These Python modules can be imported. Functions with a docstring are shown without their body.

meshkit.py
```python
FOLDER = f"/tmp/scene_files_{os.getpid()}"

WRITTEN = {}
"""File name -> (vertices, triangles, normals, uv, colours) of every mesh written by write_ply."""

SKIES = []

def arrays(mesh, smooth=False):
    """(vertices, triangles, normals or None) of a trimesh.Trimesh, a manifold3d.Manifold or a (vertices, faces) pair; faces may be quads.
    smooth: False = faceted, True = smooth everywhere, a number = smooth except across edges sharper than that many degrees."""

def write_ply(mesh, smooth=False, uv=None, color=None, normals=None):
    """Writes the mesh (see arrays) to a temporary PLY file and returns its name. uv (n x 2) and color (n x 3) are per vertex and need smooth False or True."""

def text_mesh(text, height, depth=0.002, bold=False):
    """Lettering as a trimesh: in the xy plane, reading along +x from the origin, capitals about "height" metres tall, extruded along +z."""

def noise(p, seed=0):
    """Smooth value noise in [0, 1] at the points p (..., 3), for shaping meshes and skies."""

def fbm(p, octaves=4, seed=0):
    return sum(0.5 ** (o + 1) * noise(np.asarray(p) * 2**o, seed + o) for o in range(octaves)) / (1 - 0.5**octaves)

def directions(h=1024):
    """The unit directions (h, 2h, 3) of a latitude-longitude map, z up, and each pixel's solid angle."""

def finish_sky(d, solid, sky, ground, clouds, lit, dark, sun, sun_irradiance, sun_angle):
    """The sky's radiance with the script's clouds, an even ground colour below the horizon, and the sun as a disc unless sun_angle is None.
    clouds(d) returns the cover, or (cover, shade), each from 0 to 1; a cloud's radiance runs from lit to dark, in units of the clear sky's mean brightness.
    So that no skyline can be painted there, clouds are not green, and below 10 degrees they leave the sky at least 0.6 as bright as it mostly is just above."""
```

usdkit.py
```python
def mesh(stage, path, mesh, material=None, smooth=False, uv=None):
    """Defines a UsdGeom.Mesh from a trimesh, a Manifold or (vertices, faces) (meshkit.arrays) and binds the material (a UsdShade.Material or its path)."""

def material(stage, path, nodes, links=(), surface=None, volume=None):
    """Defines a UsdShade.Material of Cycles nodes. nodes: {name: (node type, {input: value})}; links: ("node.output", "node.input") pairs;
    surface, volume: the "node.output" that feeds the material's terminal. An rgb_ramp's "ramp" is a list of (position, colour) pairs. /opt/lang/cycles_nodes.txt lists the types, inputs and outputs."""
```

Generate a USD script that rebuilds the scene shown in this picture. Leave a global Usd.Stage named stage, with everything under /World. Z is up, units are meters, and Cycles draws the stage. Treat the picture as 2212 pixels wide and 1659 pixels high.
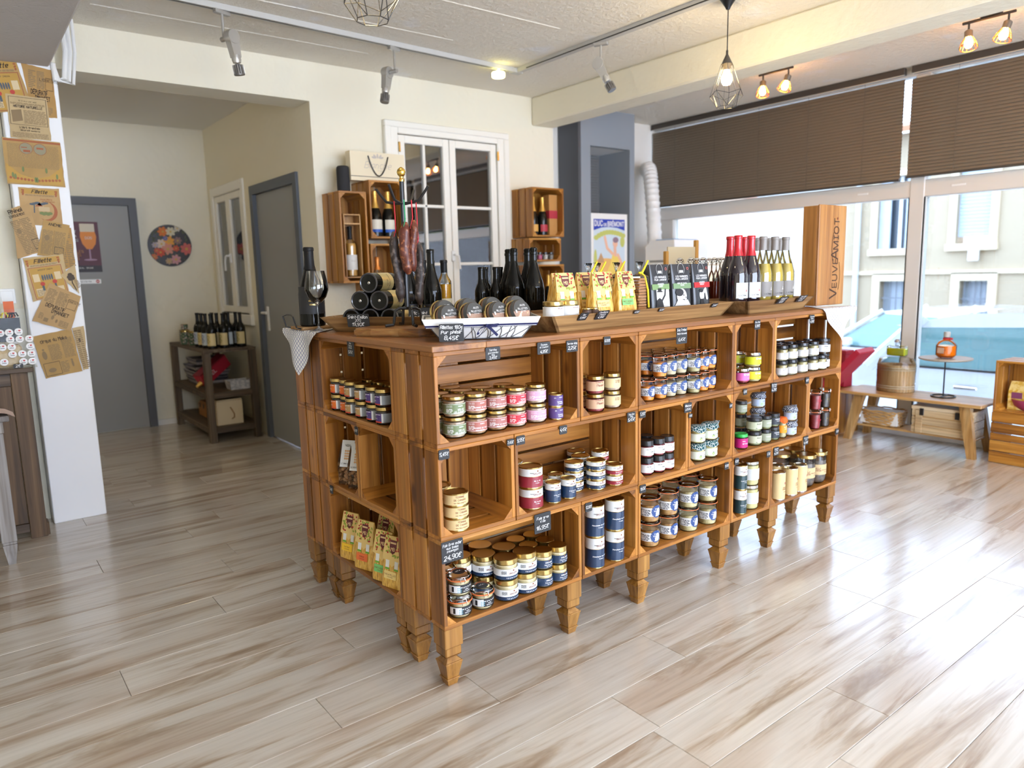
import math, random
import numpy as np, trimesh, usdkit, meshkit
from pxr import Usd, UsdGeom, UsdLux, UsdShade, Gf, Sdf, Vt
from shapely.geometry import Polygon, Point, box as sbox, LineString
from shapely import affinity
from shapely.ops import unary_union

stage = Usd.Stage.CreateInMemory()
UsdGeom.SetStageUpAxis(stage, 'Z')
UsdGeom.SetStageMetersPerUnit(stage, 1.0)
UsdGeom.Xform.Define(stage, '/World'); UsdGeom.Scope.Define(stage, '/World/Looks')
rnd = random.Random(7)
# ------------------------------------------------------------------ camera
RC = np.array([[0.788801, -0.614154, -0.024669], [-0.113304, -0.105842, -0.987907], [0.604116, 0.782057, -0.153074]])
CP = np.array([-1.1292, -1.8441, 1.3273]); FP = 1562.66
cam = UsdGeom.Camera.Define(stage, '/World/camera')
_m = np.eye(4); _m[0, :3] = RC[0]; _m[1, :3] = -RC[1]; _m[2, :3] = -RC[2]; _m[3, :3] = CP
cam.AddTransformOp().Set(Gf.Matrix4d(*_m.ravel().tolist()))
cam.CreateHorizontalApertureAttr(36.0); cam.CreateVerticalApertureAttr(27.0)
cam.CreateFocalLengthAttr(FP / 2212 * 36.0)
cam.CreateFStopAttr(2.2); cam.CreateFocusDistanceAttr(2.75)
cam.CreateClippingRangeAttr(Gf.Vec2f(.05, 500))
cam.CreateExposureAttr(0.68)

def on(u, v, ax, val):
    """the point of a real plane (floor, shelf, wall) that the photograph shows at pixel u, v"""
    d = np.array([(u - 1106) / FP, (v - 829.5) / FP, 1.0]) @ RC
    k = 'xyz'.index(ax)
    return CP + (val - CP[k]) / d[k] * d

def lin(c):
    if isinstance(c, str):
        c = [int(c[i:i + 2], 16) / 255 for i in (1, 3, 5)]
        c = [x / 12.92 if x < .04045 else ((x + .055) / 1.055) ** 2.4 for x in c]
    return tuple(c)

# ------------------------------------------------------------------ sky, sun
usdkit.material(stage, '/World/Looks/sky', {
    's': ('sky_texture', {'sky_type': 'hosek_wilkie', 'sun_direction': (-.45, .30, .84), 'turbidity': 2.6, 'ground_albedo': .4}),
    'b': ('background_shader', {'strength': 1.0})}, [('s.color', 'b.color')], surface='b.background')
dome = UsdLux.DomeLight.Define(stage, '/World/sky'); dome.CreateIntensityAttr(1.0)
dome.CreateColorAttr(Gf.Vec3f(.58, .72, 1.0)); dome.CreateExposureAttr(.9)
sun = UsdLux.DistantLight.Define(stage, '/World/sun'); sun.CreateIntensityAttr(1.7); sun.CreateAngleAttr(.6)
sun.CreateColorAttr(Gf.Vec3f(1.0, .86, .68))
def aim(prim, d, loc=None):
    d = np.array(d, float); d /= np.linalg.norm(d); b = -d
    a = np.cross([0, 0, 1.0], b) if abs(b[2]) < .99 else np.array([1.0, 0, 0]); a /= np.linalg.norm(a); c = np.cross(b, a)
    m = np.eye(4); m[0, :3] = a; m[1, :3] = c; m[2, :3] = b
    if loc is not None: m[3, :3] = loc
    UsdGeom.Xformable(prim).AddTransformOp().Set(Gf.Matrix4d(*m.ravel().tolist()))
aim(sun, (.45, -.30, -.84))
# daylight that comes in through the two shop windows (each light fills its own window opening)
def window_light(name, loc, d, w, h, inten, col):
    l = UsdLux.RectLight.Define(stage, '/World/' + name); l.CreateWidthAttr(w); l.CreateHeightAttr(h)
    l.CreateIntensityAttr(inten); l.CreateColorAttr(Gf.Vec3f(*col)); aim(l, d, loc)
window_light('front_window_daylight', (1.15, -4.62, 1.38), (0, 1, -.02), 5.4, 2.2, 2.3, (.97, .98, 1.0))

# ------------------------------------------------------------------ helpers
names = {}
def num(parent, name):
    k = (parent, name); n = names.get(k, 0); names[k] = n + 1
    return f'{parent}/{name}' + (f'_{n:03d}' if n else '')
def tag(p, label=None, cat=None, group=None, kind=None):
    for k, v in (('label', label), ('category', cat), ('group', group), ('kind', kind)):
        if v: p.SetCustomDataByKey(k, v)
def path(p): return '/World' if p is None else str(p.GetPath())
def thing(name, label, cat, loc=(0, 0, 0), rz=0, group=None, mat=None):
    x = UsdGeom.Xform.Define(stage, num('/World', name))
    if mat is not None: x.AddTransformOp().Set(Gf.Matrix4d(*np.asarray(mat, float).T.ravel().tolist()))
    else:
        x.AddTranslateOp().Set(Gf.Vec3d(*map(float, loc))); x.AddRotateZOp().Set(float(rz))
    tag(x.GetPrim(), label, cat, group); return x.GetPrim()
def obj(name, mesh, m, parent=None, label=None, cat=None, group=None, kind=None, smooth=35, uv=None):
    if isinstance(mesh, list): mesh = cat_(mesh)
    p = usdkit.mesh(stage, num(path(parent), name), mesh, m, smooth=smooth, uv=uv).GetPrim()
    tag(p, label, cat, group, kind); return p
def struct(name, mesh, m, parent=None, smooth=False, label=None):
    return obj(name, mesh, m, parent, kind='structure' if parent is None else None, smooth=smooth, label=label)
def sgroup(name, label=None):
    x = UsdGeom.Xform.Define(stage, num('/World', name)).GetPrim(); tag(x, label, None, None, 'structure'); return x
def dup(root, loc, rz=0, label=None, group=None, mat=None):
    was = root.GetCustomData()
    base = root.GetName()
    base = base[:-4] if base[-4:-3] == '_' and base[-3:].isdigit() else base
    x = UsdGeom.Xform.Define(stage, num('/World', base)); r = x.GetPrim()
    r.GetReferences().AddInternalReference(root.GetPath()); r.SetInstanceable(True)
    if mat is not None: x.GetPrim().GetAttribute('xformOp:transform').Set(Gf.Matrix4d(*np.asarray(mat, float).T.ravel().tolist()))
    else:
        r.GetAttribute('xformOp:translate').Set(Gf.Vec3d(*map(float, loc))); r.GetAttribute('xformOp:rotateZ').Set(float(rz))
    tag(r, label or was['label'], was['category'], group or was.get('group')); return r
def move(root, loc, rz=0):
    root.GetAttribute('xformOp:translate').Set(Gf.Vec3d(*map(float, loc))); root.GetAttribute('xformOp:rotateZ').Set(float(rz))
class Kind:
    """the first call places the built thing itself, the following ones reference it"""
    def __init__(s, build): s.root = None; s.build = build
    def put(s, loc, rz=0, label=None, group=None):
        if s.root is None:
            s.root = s.build(); move(s.root, loc, rz); tag(s.root, label, None, group); return s.root
        return dup(s.root, loc, rz, label, group)

def cat_(l): return trimesh.util.concatenate([trimesh.Trimesh(np.asarray(m.vertices), np.asarray(m.faces), process=False) for m in l])
def bx(x0, x1, y0, y1, z0, z1, c=0.0):
    x0, x1 = sorted((x0, x1)); y0, y1 = sorted((y0, y1)); z0, z1 = sorted((z0, z1))
    if c <= 0:
        m = trimesh.creation.box([x1 - x0, y1 - y0, z1 - z0]); m.apply_translation([(x0 + x1) / 2, (y0 + y1) / 2, (z0 + z1) / 2]); return m
    P = []
    for sx in (0, 1):
        for sy in (0, 1):
            for sz in (0, 1):
                p = np.array([(x0, x1)[sx], (y0, y1)[sy], (z0, z1)[sz]]); s = np.array([1 - 2 * sx, 1 - 2 * sy, 1 - 2 * sz]) * c
                for k in range(3):
                    q = p + s; q[k] = p[k]; P.append(q)
    return trimesh.Trimesh(np.array(P)).convex_hull
def T(m, loc=(0, 0, 0), rx=0, ry=0, rz=0):
    m = m.copy(); M4 = trimesh.transformations.euler_matrix(*np.radians([rx, ry, rz])); M4[:3, 3] = loc; m.apply_transform(M4); return m
def M4(loc=(0, 0, 0), rx=0, ry=0, rz=0):
    m = trimesh.transformations.euler_matrix(*np.radians([rx, ry, rz])); m[:3, 3] = loc; return m
def lathe(prof, n=28, z=0):
    p = np.array(prof, float); p[:, 1] += z
    a = np.arange(n) * 2 * np.pi / n
    v = np.stack([p[:, None, 0] * np.cos(a), p[:, None, 0] * np.sin(a), np.broadcast_to(p[:, None, 1], (len(p), n))], -1).reshape(-1, 3)
    F = []
    for i in range(len(p) - 1):
        for j in range(n):
            k = (j + 1) % n; a0, a1, b0, b1 = i * n + j, i * n + k, (i + 1) * n + j, (i + 1) * n + k
            if p[i, 0] > 1e-6: F.append((a0, a1, b0 if p[i + 1, 0] < 1e-6 else b1))
            if p[i + 1, 0] > 1e-6: F.append((a0, b1, b0))
    return trimesh.Trimesh(v, np.array(F), process=False)
def tube(P, r, n=8, closed=False):
    P = np.asarray(P, float); m = len(P)
    r = np.broadcast_to(np.asarray(r, float), (m,))
    t = np.roll(P, -1, 0) - np.roll(P, 1, 0) if closed else np.gradient(P, axis=0)
    t /= np.linalg.norm(t, axis=1, keepdims=True) + 1e-12
    up = np.array([0, 0, 1.0]) if abs(t[0, 2]) < .9 else np.array([1.0, 0, 0]); A = []
    for k in range(m):
        a = np.cross(t[k], up); a /= np.linalg.norm(a) + 1e-12; up = np.cross(a, t[k]); A.append((a, up))
    ang = np.arange(n) * 2 * np.pi / n
    v = np.concatenate([P[k] + r[k] * (np.cos(ang)[:, None] * A[k][0] + np.sin(ang)[:, None] * A[k][1]) for k in range(m)])
    F = []
    for i in range(m if closed else m - 1):
        i2 = (i + 1) % m
        for j in range(n):
            k = (j + 1) % n; F += [(i * n + j, i2 * n + j, i2 * n + k), (i * n + j, i2 * n + k, i * n + k)]
    if not closed:
        v = np.vstack([v, P[0], P[-1]]); a, b = len(v) - 2, len(v) - 1
        for j in range(n):
            k = (j + 1) % n; F += [(a, j, k), (b, (m - 1) * n + k, (m - 1) * n + j)]
    mm = trimesh.Trimesh(v, np.array(F), process=False); mm.fix_normals(); return mm
def extr(poly, t):
    gs = getattr(poly, 'geoms', [poly])
    return cat_([trimesh.creation.extrude_polygon(g, t, engine='earcut') for g in gs if g.area > 1e-9])
def flatY(m):
    """xy drawing -> stands upright facing -y (x stays right, y becomes up, thickness goes to -y)"""
    m = m.copy(); v = m.vertices; m.vertices = np.stack([v[:, 0], -v[:, 2], v[:, 1]], 1); return m
def hull(P): return trimesh.Trimesh(np.array(P, float)).convex_hull
def frustum(l0, w0, l1, w1, h, z=0):
    return hull([(sx * l / 2, sy * w / 2, zz) for l, w, zz in ((l0, w0, z), (l1, w1, z + h)) for sx in (-1, 1) for sy in (-1, 1)])
def patch(r, a0, a1, z0, z1, n=14, t=.0004):
    """label round a jar: angles in degrees, 0 faces the front (-y)"""
    a = np.radians(np.linspace(a0, a1, n)) - math.pi / 2; v = []
    for rr in (r + t, r - t):
        for z in (z0, z1): v += [(rr * math.cos(x), rr * math.sin(x), z) for x in a]
    F = []
    q = lambda A, B, i: [(A + i, A + i + 1, B + i + 1), (A + i, B + i + 1, B + i)]
    for i in range(n - 1): F += q(0, n, i) + [f[::-1] for f in q(2 * n, 3 * n, i)] + [f[::-1] for f in q(0, 2 * n, i)] + q(n, 3 * n, i)
    return trimesh.Trimesh(np.array(v), np.array(F), process=False)
def wrap(m, r, a=0, z=0):
    """flat drawing (x right, y up) wrapped round a jar of radius r"""
    v = m.vertices; ang = v[:, 0] / r + math.radians(a) - math.pi / 2; rr = r + v[:, 2]
    o = m.copy(); o.vertices = np.stack([rr * np.cos(ang), rr * np.sin(ang), v[:, 1] + z], 1); return o
GL = dict(A='022842,1434', B='02083847463505,3544433202', C='4738180703123243', D='02082846442202', E='48080242,0535', F='480802,0535', G='47381807031232434525', H='0208,4248,0545', I='0208',
 J='3833221203', K='0208,480542', L='080242', M='0208254842', N='02084248', O='183847433212030718', P='02083847463505', Q='183847433212030718,3342', R='02083847463505,2542', S='473818070615354443321203',
 T='0848,2822', U='080312324348', V='082248', W='0812253248', X='0248,0842', Y='082548,2522', Z='08480242', a='3616051333,3632', b='0802,0516363312', c='3616051232', d='3832,3616051333', e='04343616051232',
 f='281712,0626', g='3616051333,36312000', h='0802,05163532', i='0602,0708', j='161100,1718', k='0802,260432', l='0802', m='0602,05162522,25364542', n='0602,05163532', o='162635332212030516', p='0600,0516353312',
 q='3630,3616051333', r='0602,051636', s='361605243302', t='181222,0626', u='0603122232,3632', v='061226', w='0612243246', x='0632,0236', y='0613,361000', z='06360232')
GL.update({'0': '183847433212030718', '1': '062822', '2': '07183847460242', '3': '07183846354443321203', '4': '380444,3532', '5': '48080535444332120 2'.replace(' ', ''), '6': '38180503123243443505', '7': '084812',
 '8': '1838463515060718,1504031232434435', '9': '45150607183847453212', '€': '47381806041232,0626,0525', ',': '0301', '.': '0203', "'": '0806', '-': '0525', '/': '0238', '&': '32172827041234', '!': '0804,0203', ':': '0304,0506'})
import unicodedata
def stroke(text, h, w=None, slant=0.0, jit=0, center=True, t=.0003):
    """pen lettering: ribbons about w thick, capitals h tall, in the xy plane"""
    w = w or h * .13; u = h / 6.0; pen = 0.0; V = []; F = []; rr = random.Random(text)
    for ch0 in text:
        if ch0 == ' ': pen += 3.2 * u; continue
        ch = unicodedata.normalize('NFD', ch0)[0]; acc = ch != ch0
        g = GL.get(ch) or GL.get(ch.upper())
        if g is None: pen += 3 * u; continue
        strokes = [s for s in g.split(',') if len(s) >= 4]
        if acc and ch != 'ç': strokes.append('2738' if ch.islower() else '1839')
        mx = max(int(s[i]) for s in strokes for i in range(0, len(s) - 1, 2))
        dy = rr.uniform(-jit, jit) * u; k = 1 + rr.uniform(-jit, jit) * .12
        for s in strokes:
            P = np.array([(int(s[i]), int(s[i + 1]) - 2) for i in range(0, len(s) - 1, 2)], float) * u * k
            P[:, 0] += P[:, 1] * slant; P += (pen, dy)
            for a, b in zip(P[:-1], P[1:]):
                d = b - a; L = np.linalg.norm(d)
                if L < 1e-9: continue
                d /= L; nrm = np.array([-d[1], d[0]]) * w / 2; a2, b2 = a - d * w * .35, b + d * w * .35; n = len(V)
                V += [(*(a2 + nrm), t), (*(a2 - nrm), t), (*(b2 - nrm), t), (*(b2 + nrm), t)]; F += [(n, n + 1, n + 2), (n, n + 2, n + 3)]
        pen += (mx + 1.5) * u
    V = np.array(V); 
    if center: V[:, 0] -= (V[:, 0].min() + V[:, 0].max()) / 2
    return trimesh.Trimesh(V, np.array(F), process=False)
def lines(rows, slant=0, jit=0, w=None):
    """several rows of pen lettering: (text, height, y)"""
    return cat_([T(stroke(t, h, slant=slant, jit=jit, w=w), (x, y, 0)) for t, h, x, y in rows])
def bars(x0, x1, y0, y1, n, seed=0, t=.0003, fill=.55):
    """rows of small print: words as short bars"""
    r = random.Random(seed); out = []; dy = (y1 - y0) / n
    for i in range(n):
        x = x0
        while x < x1 - dy:
            L = min(r.uniform(1.2, 5) * dy, x1 - x); y = y0 + i * dy; b = len(out)
            out.append((x, x + L, y, y + dy * fill)); x += L + dy * .5
    V = []; F = []
    for a, b, c, d in out:
        n = len(V); V += [(a, c, t), (b, c, t), (b, d, t), (a, d, t)]; F += [(n, n + 1, n + 2), (n, n + 2, n + 3)]
    return trimesh.Trimesh(np.array(V), np.array(F), process=False)
def flat(poly, t=.0003):
    """flat print of a shapely shape"""
    m = extr(poly, t); return m
def ell(x, y, rx, ry=None, n=24, rot=0): return affinity.translate(affinity.rotate(affinity.scale(Point(0, 0).buffer(1, quad_segs=n // 4), rx, ry or rx), rot), x, y)

# ------------------------------------------------------------------ materials
LK = '/World/Looks/'
cache = {}
def mat(name, col, rough=.5, metal=0, coat=0, spec=.5, emit=0, bump=None, var=0, **kw):
    """plain paint: one colour, optional per-object variation and fine relief"""
    if name in cache: return cache[name]
    col = lin(col)
    n = {'p': ('principled_bsdf', {'base_color': col, 'roughness': rough, 'metallic': metal, 'coat_weight': coat, 'specular_ior_level': spec, **kw})}; L = []
    if emit: n['p'][1].update(emission_color=col, emission_strength=emit)
    if var:
        n['o'] = ('object_info', {}); n['r'] = ('rgb_ramp', {'ramp': [(0, [c * (1 - var) for c in col]), (1, [min(1, c * (1 + var)) for c in col])]})
        L += [('o.random', 'r.fac'), ('r.color', 'p.base_color')]
    if bump:
        n['t'] = ('texture_coordinate', {}); n['n'] = ('noise_texture', {'scale': bump[0], 'detail': 4.0}); n['b'] = ('bump', {'strength': bump[1], 'distance': bump[2] if len(bump) > 2 else .002})
        L += [('t.object', 'n.vector'), ('n.fac', 'b.height'), ('b.normal', 'p.normal')]
    cache[name] = usdkit.material(stage, LK + name, n, L, surface='p.BSDF'); return cache[name]
def wood(name, dark, mid, light, axis, grain=9.0, rough=.42, coat=.15, var=.25, long=.55, fine=70, knots=0, spec=.5):
    """planks sawn along an axis of the object: streaks, fine grain, tone differing from plank to plank"""
    if name in cache: return cache[name]
    sc = [grain] * 3; sc['xyz'.index(axis)] = long; sf = [fine] * 3; sf['xyz'.index(axis)] = 2.0
    dark, mid, light = lin(dark), lin(mid), lin(light)
    n = {'t': ('texture_coordinate', {}), 'o': ('object_info', {}), 'sh': ('vector_math', {'math_type': 'scale', 'vector1': (13.1, 7.7, 17.3)}), 'ad': ('vector_math', {'math_type': 'add'}),
         'm': ('mapping', {'scale': tuple(sc)}), 'mf': ('mapping', {'scale': tuple(sf)}),
         'n': ('noise_texture', {'scale': 1.0, 'detail': 5.0, 'roughness': .6, 'distortion': .8}), 'f': ('noise_texture', {'scale': 1.0, 'detail': 3.0}),
         'r': ('rgb_ramp', {'ramp': [(0.30, dark), (.5, mid), (.70, light)]}), 'rf': ('rgb_ramp', {'ramp': [(.3, (.60, .55, .50)), (.6, (1.0, 1.0, 1.0))]}),
         'x': ('mix', {'mix_type': 'multiply', 'fac': .9}), 'rv': ('rgb_ramp', {'ramp': [(0, (1 - var, 1 - var * 1.1, 1 - var * 1.2)), (1, (1.0, 1.0, 1.0))]}), 'x2': ('mix', {'mix_type': 'multiply', 'fac': 1.0}),
         'b': ('bump', {'strength': .25, 'distance': .0015}), 'p': ('principled_bsdf', {'roughness': rough, 'coat_weight': coat, 'coat_roughness': .25, 'specular_ior_level': spec})}
    L = [('o.random', 'sh.scale'), ('t.object', 'ad.vector1'), ('sh.vector', 'ad.vector2'), ('ad.vector', 'm.vector'), ('ad.vector', 'mf.vector'), ('m.vector', 'n.vector'), ('mf.vector', 'f.vector'),
         ('n.fac', 'r.fac'), ('f.fac', 'rf.fac'), ('r.color', 'x.color1'), ('rf.color', 'x.color2'), ('o.random', 'rv.fac'), ('x.color', 'x2.color1'), ('rv.color', 'x2.color2'),
         ('f.fac', 'b.height'), ('b.normal', 'p.normal')]
    last = 'x2.color'
    if knots:
        ks = [5.0] * 3; ks['xyz'.index(axis)] = 2.2
        n.update(mk=('mapping', {'scale': tuple(ks)}), k=('voronoi_texture', {'scale': 1.0}), rk=('rgb_ramp', {'ramp': [(0, (.12, .06, .03)), (.05, (.25, .13, .07)), (.10, (1.0, 1.0, 1.0))]}), x3=('mix', {'mix_type': 'multiply', 'fac': knots}))
        L += [('ad.vector', 'mk.vector'), ('mk.vector', 'k.vector'), ('k.distance', 'rk.fac'), ('rk.color', 'x3.color2'), (last, 'x3.color1')]; last = 'x3.color'
    L.append((last, 'p.base_color'))
    cache[name] = usdkit.material(stage, LK + name, n, L, surface='p.BSDF'); return cache[name]
def pane_mat(name, tint=(1, 1, 1), ior=1.5, rough=0.0, gain=1.0):
    if name in cache: return cache[name]
    cache[name] = usdkit.material(stage, LK + name, {'f': ('fresnel', {'IOR': ior}), 't': ('transparent_bsdf', {'color': tint}), 'g': ('glossy_bsdf', {'color': (gain, gain, gain), 'roughness': rough}), 'x': ('mix_closure', {})},
                                  [('f.fac', 'x.fac'), ('t.BSDF', 'x.closure1'), ('g.BSDF', 'x.closure2')], surface='x.closure'); return cache[name]
def spots_mat(name, base, spot, scale, thr, rough=.5, soft=.05, kind='noise', coat=0):
    """two colours in blotches"""
    if name in cache: return cache[name]
    tex = ('noise_texture', {'scale': scale, 'detail': 4.0}) if kind == 'noise' else ('voronoi_texture', {'scale': scale, 'feature': 'distance_to_edge' if kind == 'edge' else 'f1'})
    cache[name] = usdkit.material(stage, LK + name, {'t': ('texture_coordinate', {}), 'n': tex, 'r': ('rgb_ramp', {'ramp': [(thr - soft, lin(base)), (thr + soft, lin(spot))]}), 'p': ('principled_bsdf', {'roughness': rough, 'coat_weight': coat})},
                                  [('t.object', 'n.vector'), (('n.fac' if kind == 'noise' else 'n.distance'), 'r.fac'), ('r.color', 'p.base_color')], surface='p.BSDF'); return cache[name]
# ------------------------------------------------------------------ setting
ZC = 2.73; XH = .92; YB = 2.93; XW = 4.68
M_plaster = mat('plaster_white', (.80, .75, .60), .9, bump=(22, .5, .008))
M_plaster2 = mat('plaster_cool', (.80, .775, .71), .9, bump=(35, .2, .004))
M_ceil = usdkit.material(stage, LK + 'concrete_paint', {
    't': ('texture_coordinate', {}), 'n': ('noise_texture', {'scale': 26.0, 'detail': 6.0, 'roughness': .65}), 'n2': ('noise_texture', {'scale': 2.2, 'detail': 3.0}),
    'v': ('voronoi_texture', {'scale': 55.0}), 'rv': ('rgb_ramp', {'ramp': [(0, (.30, .28, .25)), (.10, (.80, .79, .76))]}), 'rm': ('rgb_ramp', {'ramp': [(.60, (0, 0, 0)), (.68, (1, 1, 1))]}),
    'x': ('mix', {'color1': (.80, .755, .655)}), 'b': ('bump', {'strength': .8, 'distance': .014}), 'p': ('principled_bsdf', {'roughness': .9})},
    [('t.object', 'n.vector'), ('t.object', 'n2.vector'), ('t.object', 'v.vector'), ('v.distance', 'rv.fac'), ('n2.fac', 'rm.fac'), ('rm.color', 'x.fac'), ('rv.color', 'x.color2'), ('x.color', 'p.base_color'), ('n.fac', 'b.height'), ('b.normal', 'p.normal')], surface='p.BSDF')
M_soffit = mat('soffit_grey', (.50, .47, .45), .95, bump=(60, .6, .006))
M_white = mat('white_paint', (.85, .85, .84), .45)
M_white_plast = mat('white_plastic', (.82, .82, .80), .35)
M_alu = mat('window_frame_paint', (.66, .63, .58), .4)
M_grey_d = mat('door_frame_grey', (.085, .088, .095), .5)
M_grey_m = mat('door_grey', (.27, .265, .25), .5)
M_grey_b = mat('partition_grey', (.27, .30, .33), .55)
M_black = mat('black_metal', (.012, .012, .013), .35)
M_steel = mat('satin_steel', (.55, .54, .52), .35, metal=.9)
M_chrome = mat('chrome', (.8, .8, .8), .12, metal=1)
M_gold = mat('gold_tin', (.58, .42, .16), .24, metal=1)
M_glass = pane_mat('window_glass', (.80, .82, .82))
M_glass_in = pane_mat('inner_window_glass', (.55, .57, .57), ior=2.8)
M_floor = usdkit.material(stage, LK + 'whitewashed_oak', {
    't': ('texture_coordinate', {}), 'o': ('object_info', {}), 'sh': ('vector_math', {'math_type': 'scale', 'vector1': (31.1, 17.7, 3.3)}), 'ad': ('vector_math', {'math_type': 'add'}),
    'm1': ('mapping', {'scale': (1.3, 11.0, 1.0)}), 'm2': ('mapping', {'scale': (2.5, 80.0, 1.0)}), 'm3': ('mapping', {'scale': (.8, 5.0, 1.0)}),
    'n1': ('noise_texture', {'scale': 1.0, 'detail': 5.0, 'roughness': .62, 'distortion': .7}), 'n2': ('noise_texture', {'scale': 1.0, 'detail': 3.0}), 'n3': ('noise_texture', {'scale': 1.0, 'detail': 2.0}),
    'r1': ('rgb_ramp', {'ramp': [(.31, (.34, .25, .17)), (.41, (.50, .415, .32)), (.48, (.62, .565, .485)), (.70, (.69, .65, .58))]}),
    'r2': ('rgb_ramp', {'ramp': [(.3, (.80, .78, .75)), (.6, (1.0, 1.0, 1.0))]}), 'r3': ('rgb_ramp', {'ramp': [(.34, (.66, .50, .38)), (.47, (1.0, 1.0, 1.0))]}),
    'x': ('mix', {'mix_type': 'multiply', 'fac': .65}), 'x2': ('mix', {'mix_type': 'multiply', 'fac': .55}), 'rv': ('rgb_ramp', {'ramp': [(0, (.88, .87, .86)), (1, (1, 1, 1))]}), 'x3': ('mix', {'mix_type': 'multiply', 'fac': 1.0}),
    'b': ('bump', {'strength': .12, 'distance': .001}), 'p': ('principled_bsdf', {'roughness': .32, 'coat_weight': .8, 'coat_roughness': .15, 'specular_ior_level': .6})},
    [('o.random', 'sh.scale'), ('t.object', 'ad.vector1'), ('sh.vector', 'ad.vector2'), ('ad.vector', 'm1.vector'), ('ad.vector', 'm2.vector'), ('ad.vector', 'm3.vector'), ('m1.vector', 'n1.vector'), ('m2.vector', 'n2.vector'), ('m3.vector', 'n3.vector'),
     ('n1.fac', 'r1.fac'), ('n2.fac', 'r2.fac'), ('n3.fac', 'r3.fac'), ('r1.color', 'x.color1'), ('r2.color', 'x.color2'), ('x.color', 'x2.color1'), ('r3.color', 'x2.color2'), ('o.random', 'rv.fac'), ('x2.color', 'x3.color1'), ('rv.color', 'x3.color2'), ('x3.color', 'p.base_color'), ('n2.fac', 'b.height'), ('b.normal', 'p.normal')], surface='p.BSDF')

fl = sgroup('floor', 'whitewashed wood plank floor with brown streaks')
struct('subfloor', bx(-3, 4.95, -4.6, 5.6, -.12, -.0105), mat('joint_dark', (.16, .12, .09), .8), fl)
def clear(x0, x1, y0, y1): struct('plank', bx(x0 + .0006, x1 - .0006, y0 + .0006, y1 - .0006, -.0105, 0, .0012), M_floor, fl)
k = 0; y = .04 - 12 * .2; r0 = random.Random(3)
while y < 5.4:
    y1 = min(y + .2, 5.4); xe = 4.68 if y1 < 3.2 else XH
    x = -1.9 - r0.uniform(0, 1.2)
    while x < xe:
        x1 = x + 1.28
        if x1 > -1.6: clear(max(x, -1.9), min(x1, xe), y, y1)
        x = x1
    y = y1
struct('floor_edge', [bx(-3, -1.9, -4.6, 5.4, -.0105, 0), bx(-1.9, 4.68, -4.6, -2.36, -.0105, 0)], M_floor, fl)

struct('ceiling', [bx(-3, 4.9, -4.6, 3.0, ZC, ZC + .25), bx(3.06, 4.9, 3.0, 3.75, ZC, ZC + .25)], M_ceil, label='rough painted concrete ceiling of the shop')
ce_ = stage.GetPrimAtPath('/World/ceiling'); r9 = random.Random(9)
for yy in np.arange(-1.6, 2.8, .52):      # ridges left by the formwork boards
    x0 = -.5 + r9.uniform(0, .5); obj('board_mark', hull([(x, yy + d, z) for x in (x0, x0 + r9.uniform(1.4, 2.8)) for d, z in ((-.006, ZC), (.006, ZC), (0, ZC - .004))]), M_ceil, ce_)
struct('ceiling', bx(-3, XH + .2, 3.18, 5.6, 2.69, 2.98), M_plaster2, label='low ceiling of the back hall')
wb = Polygon([(-.53, 2.48), (XH, 2.48), (XH, 0), (3.06, 0), (3.06, ZC), (-.53, ZC)]).difference(sbox(1.55, .95, 2.46, 2.34))
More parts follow.
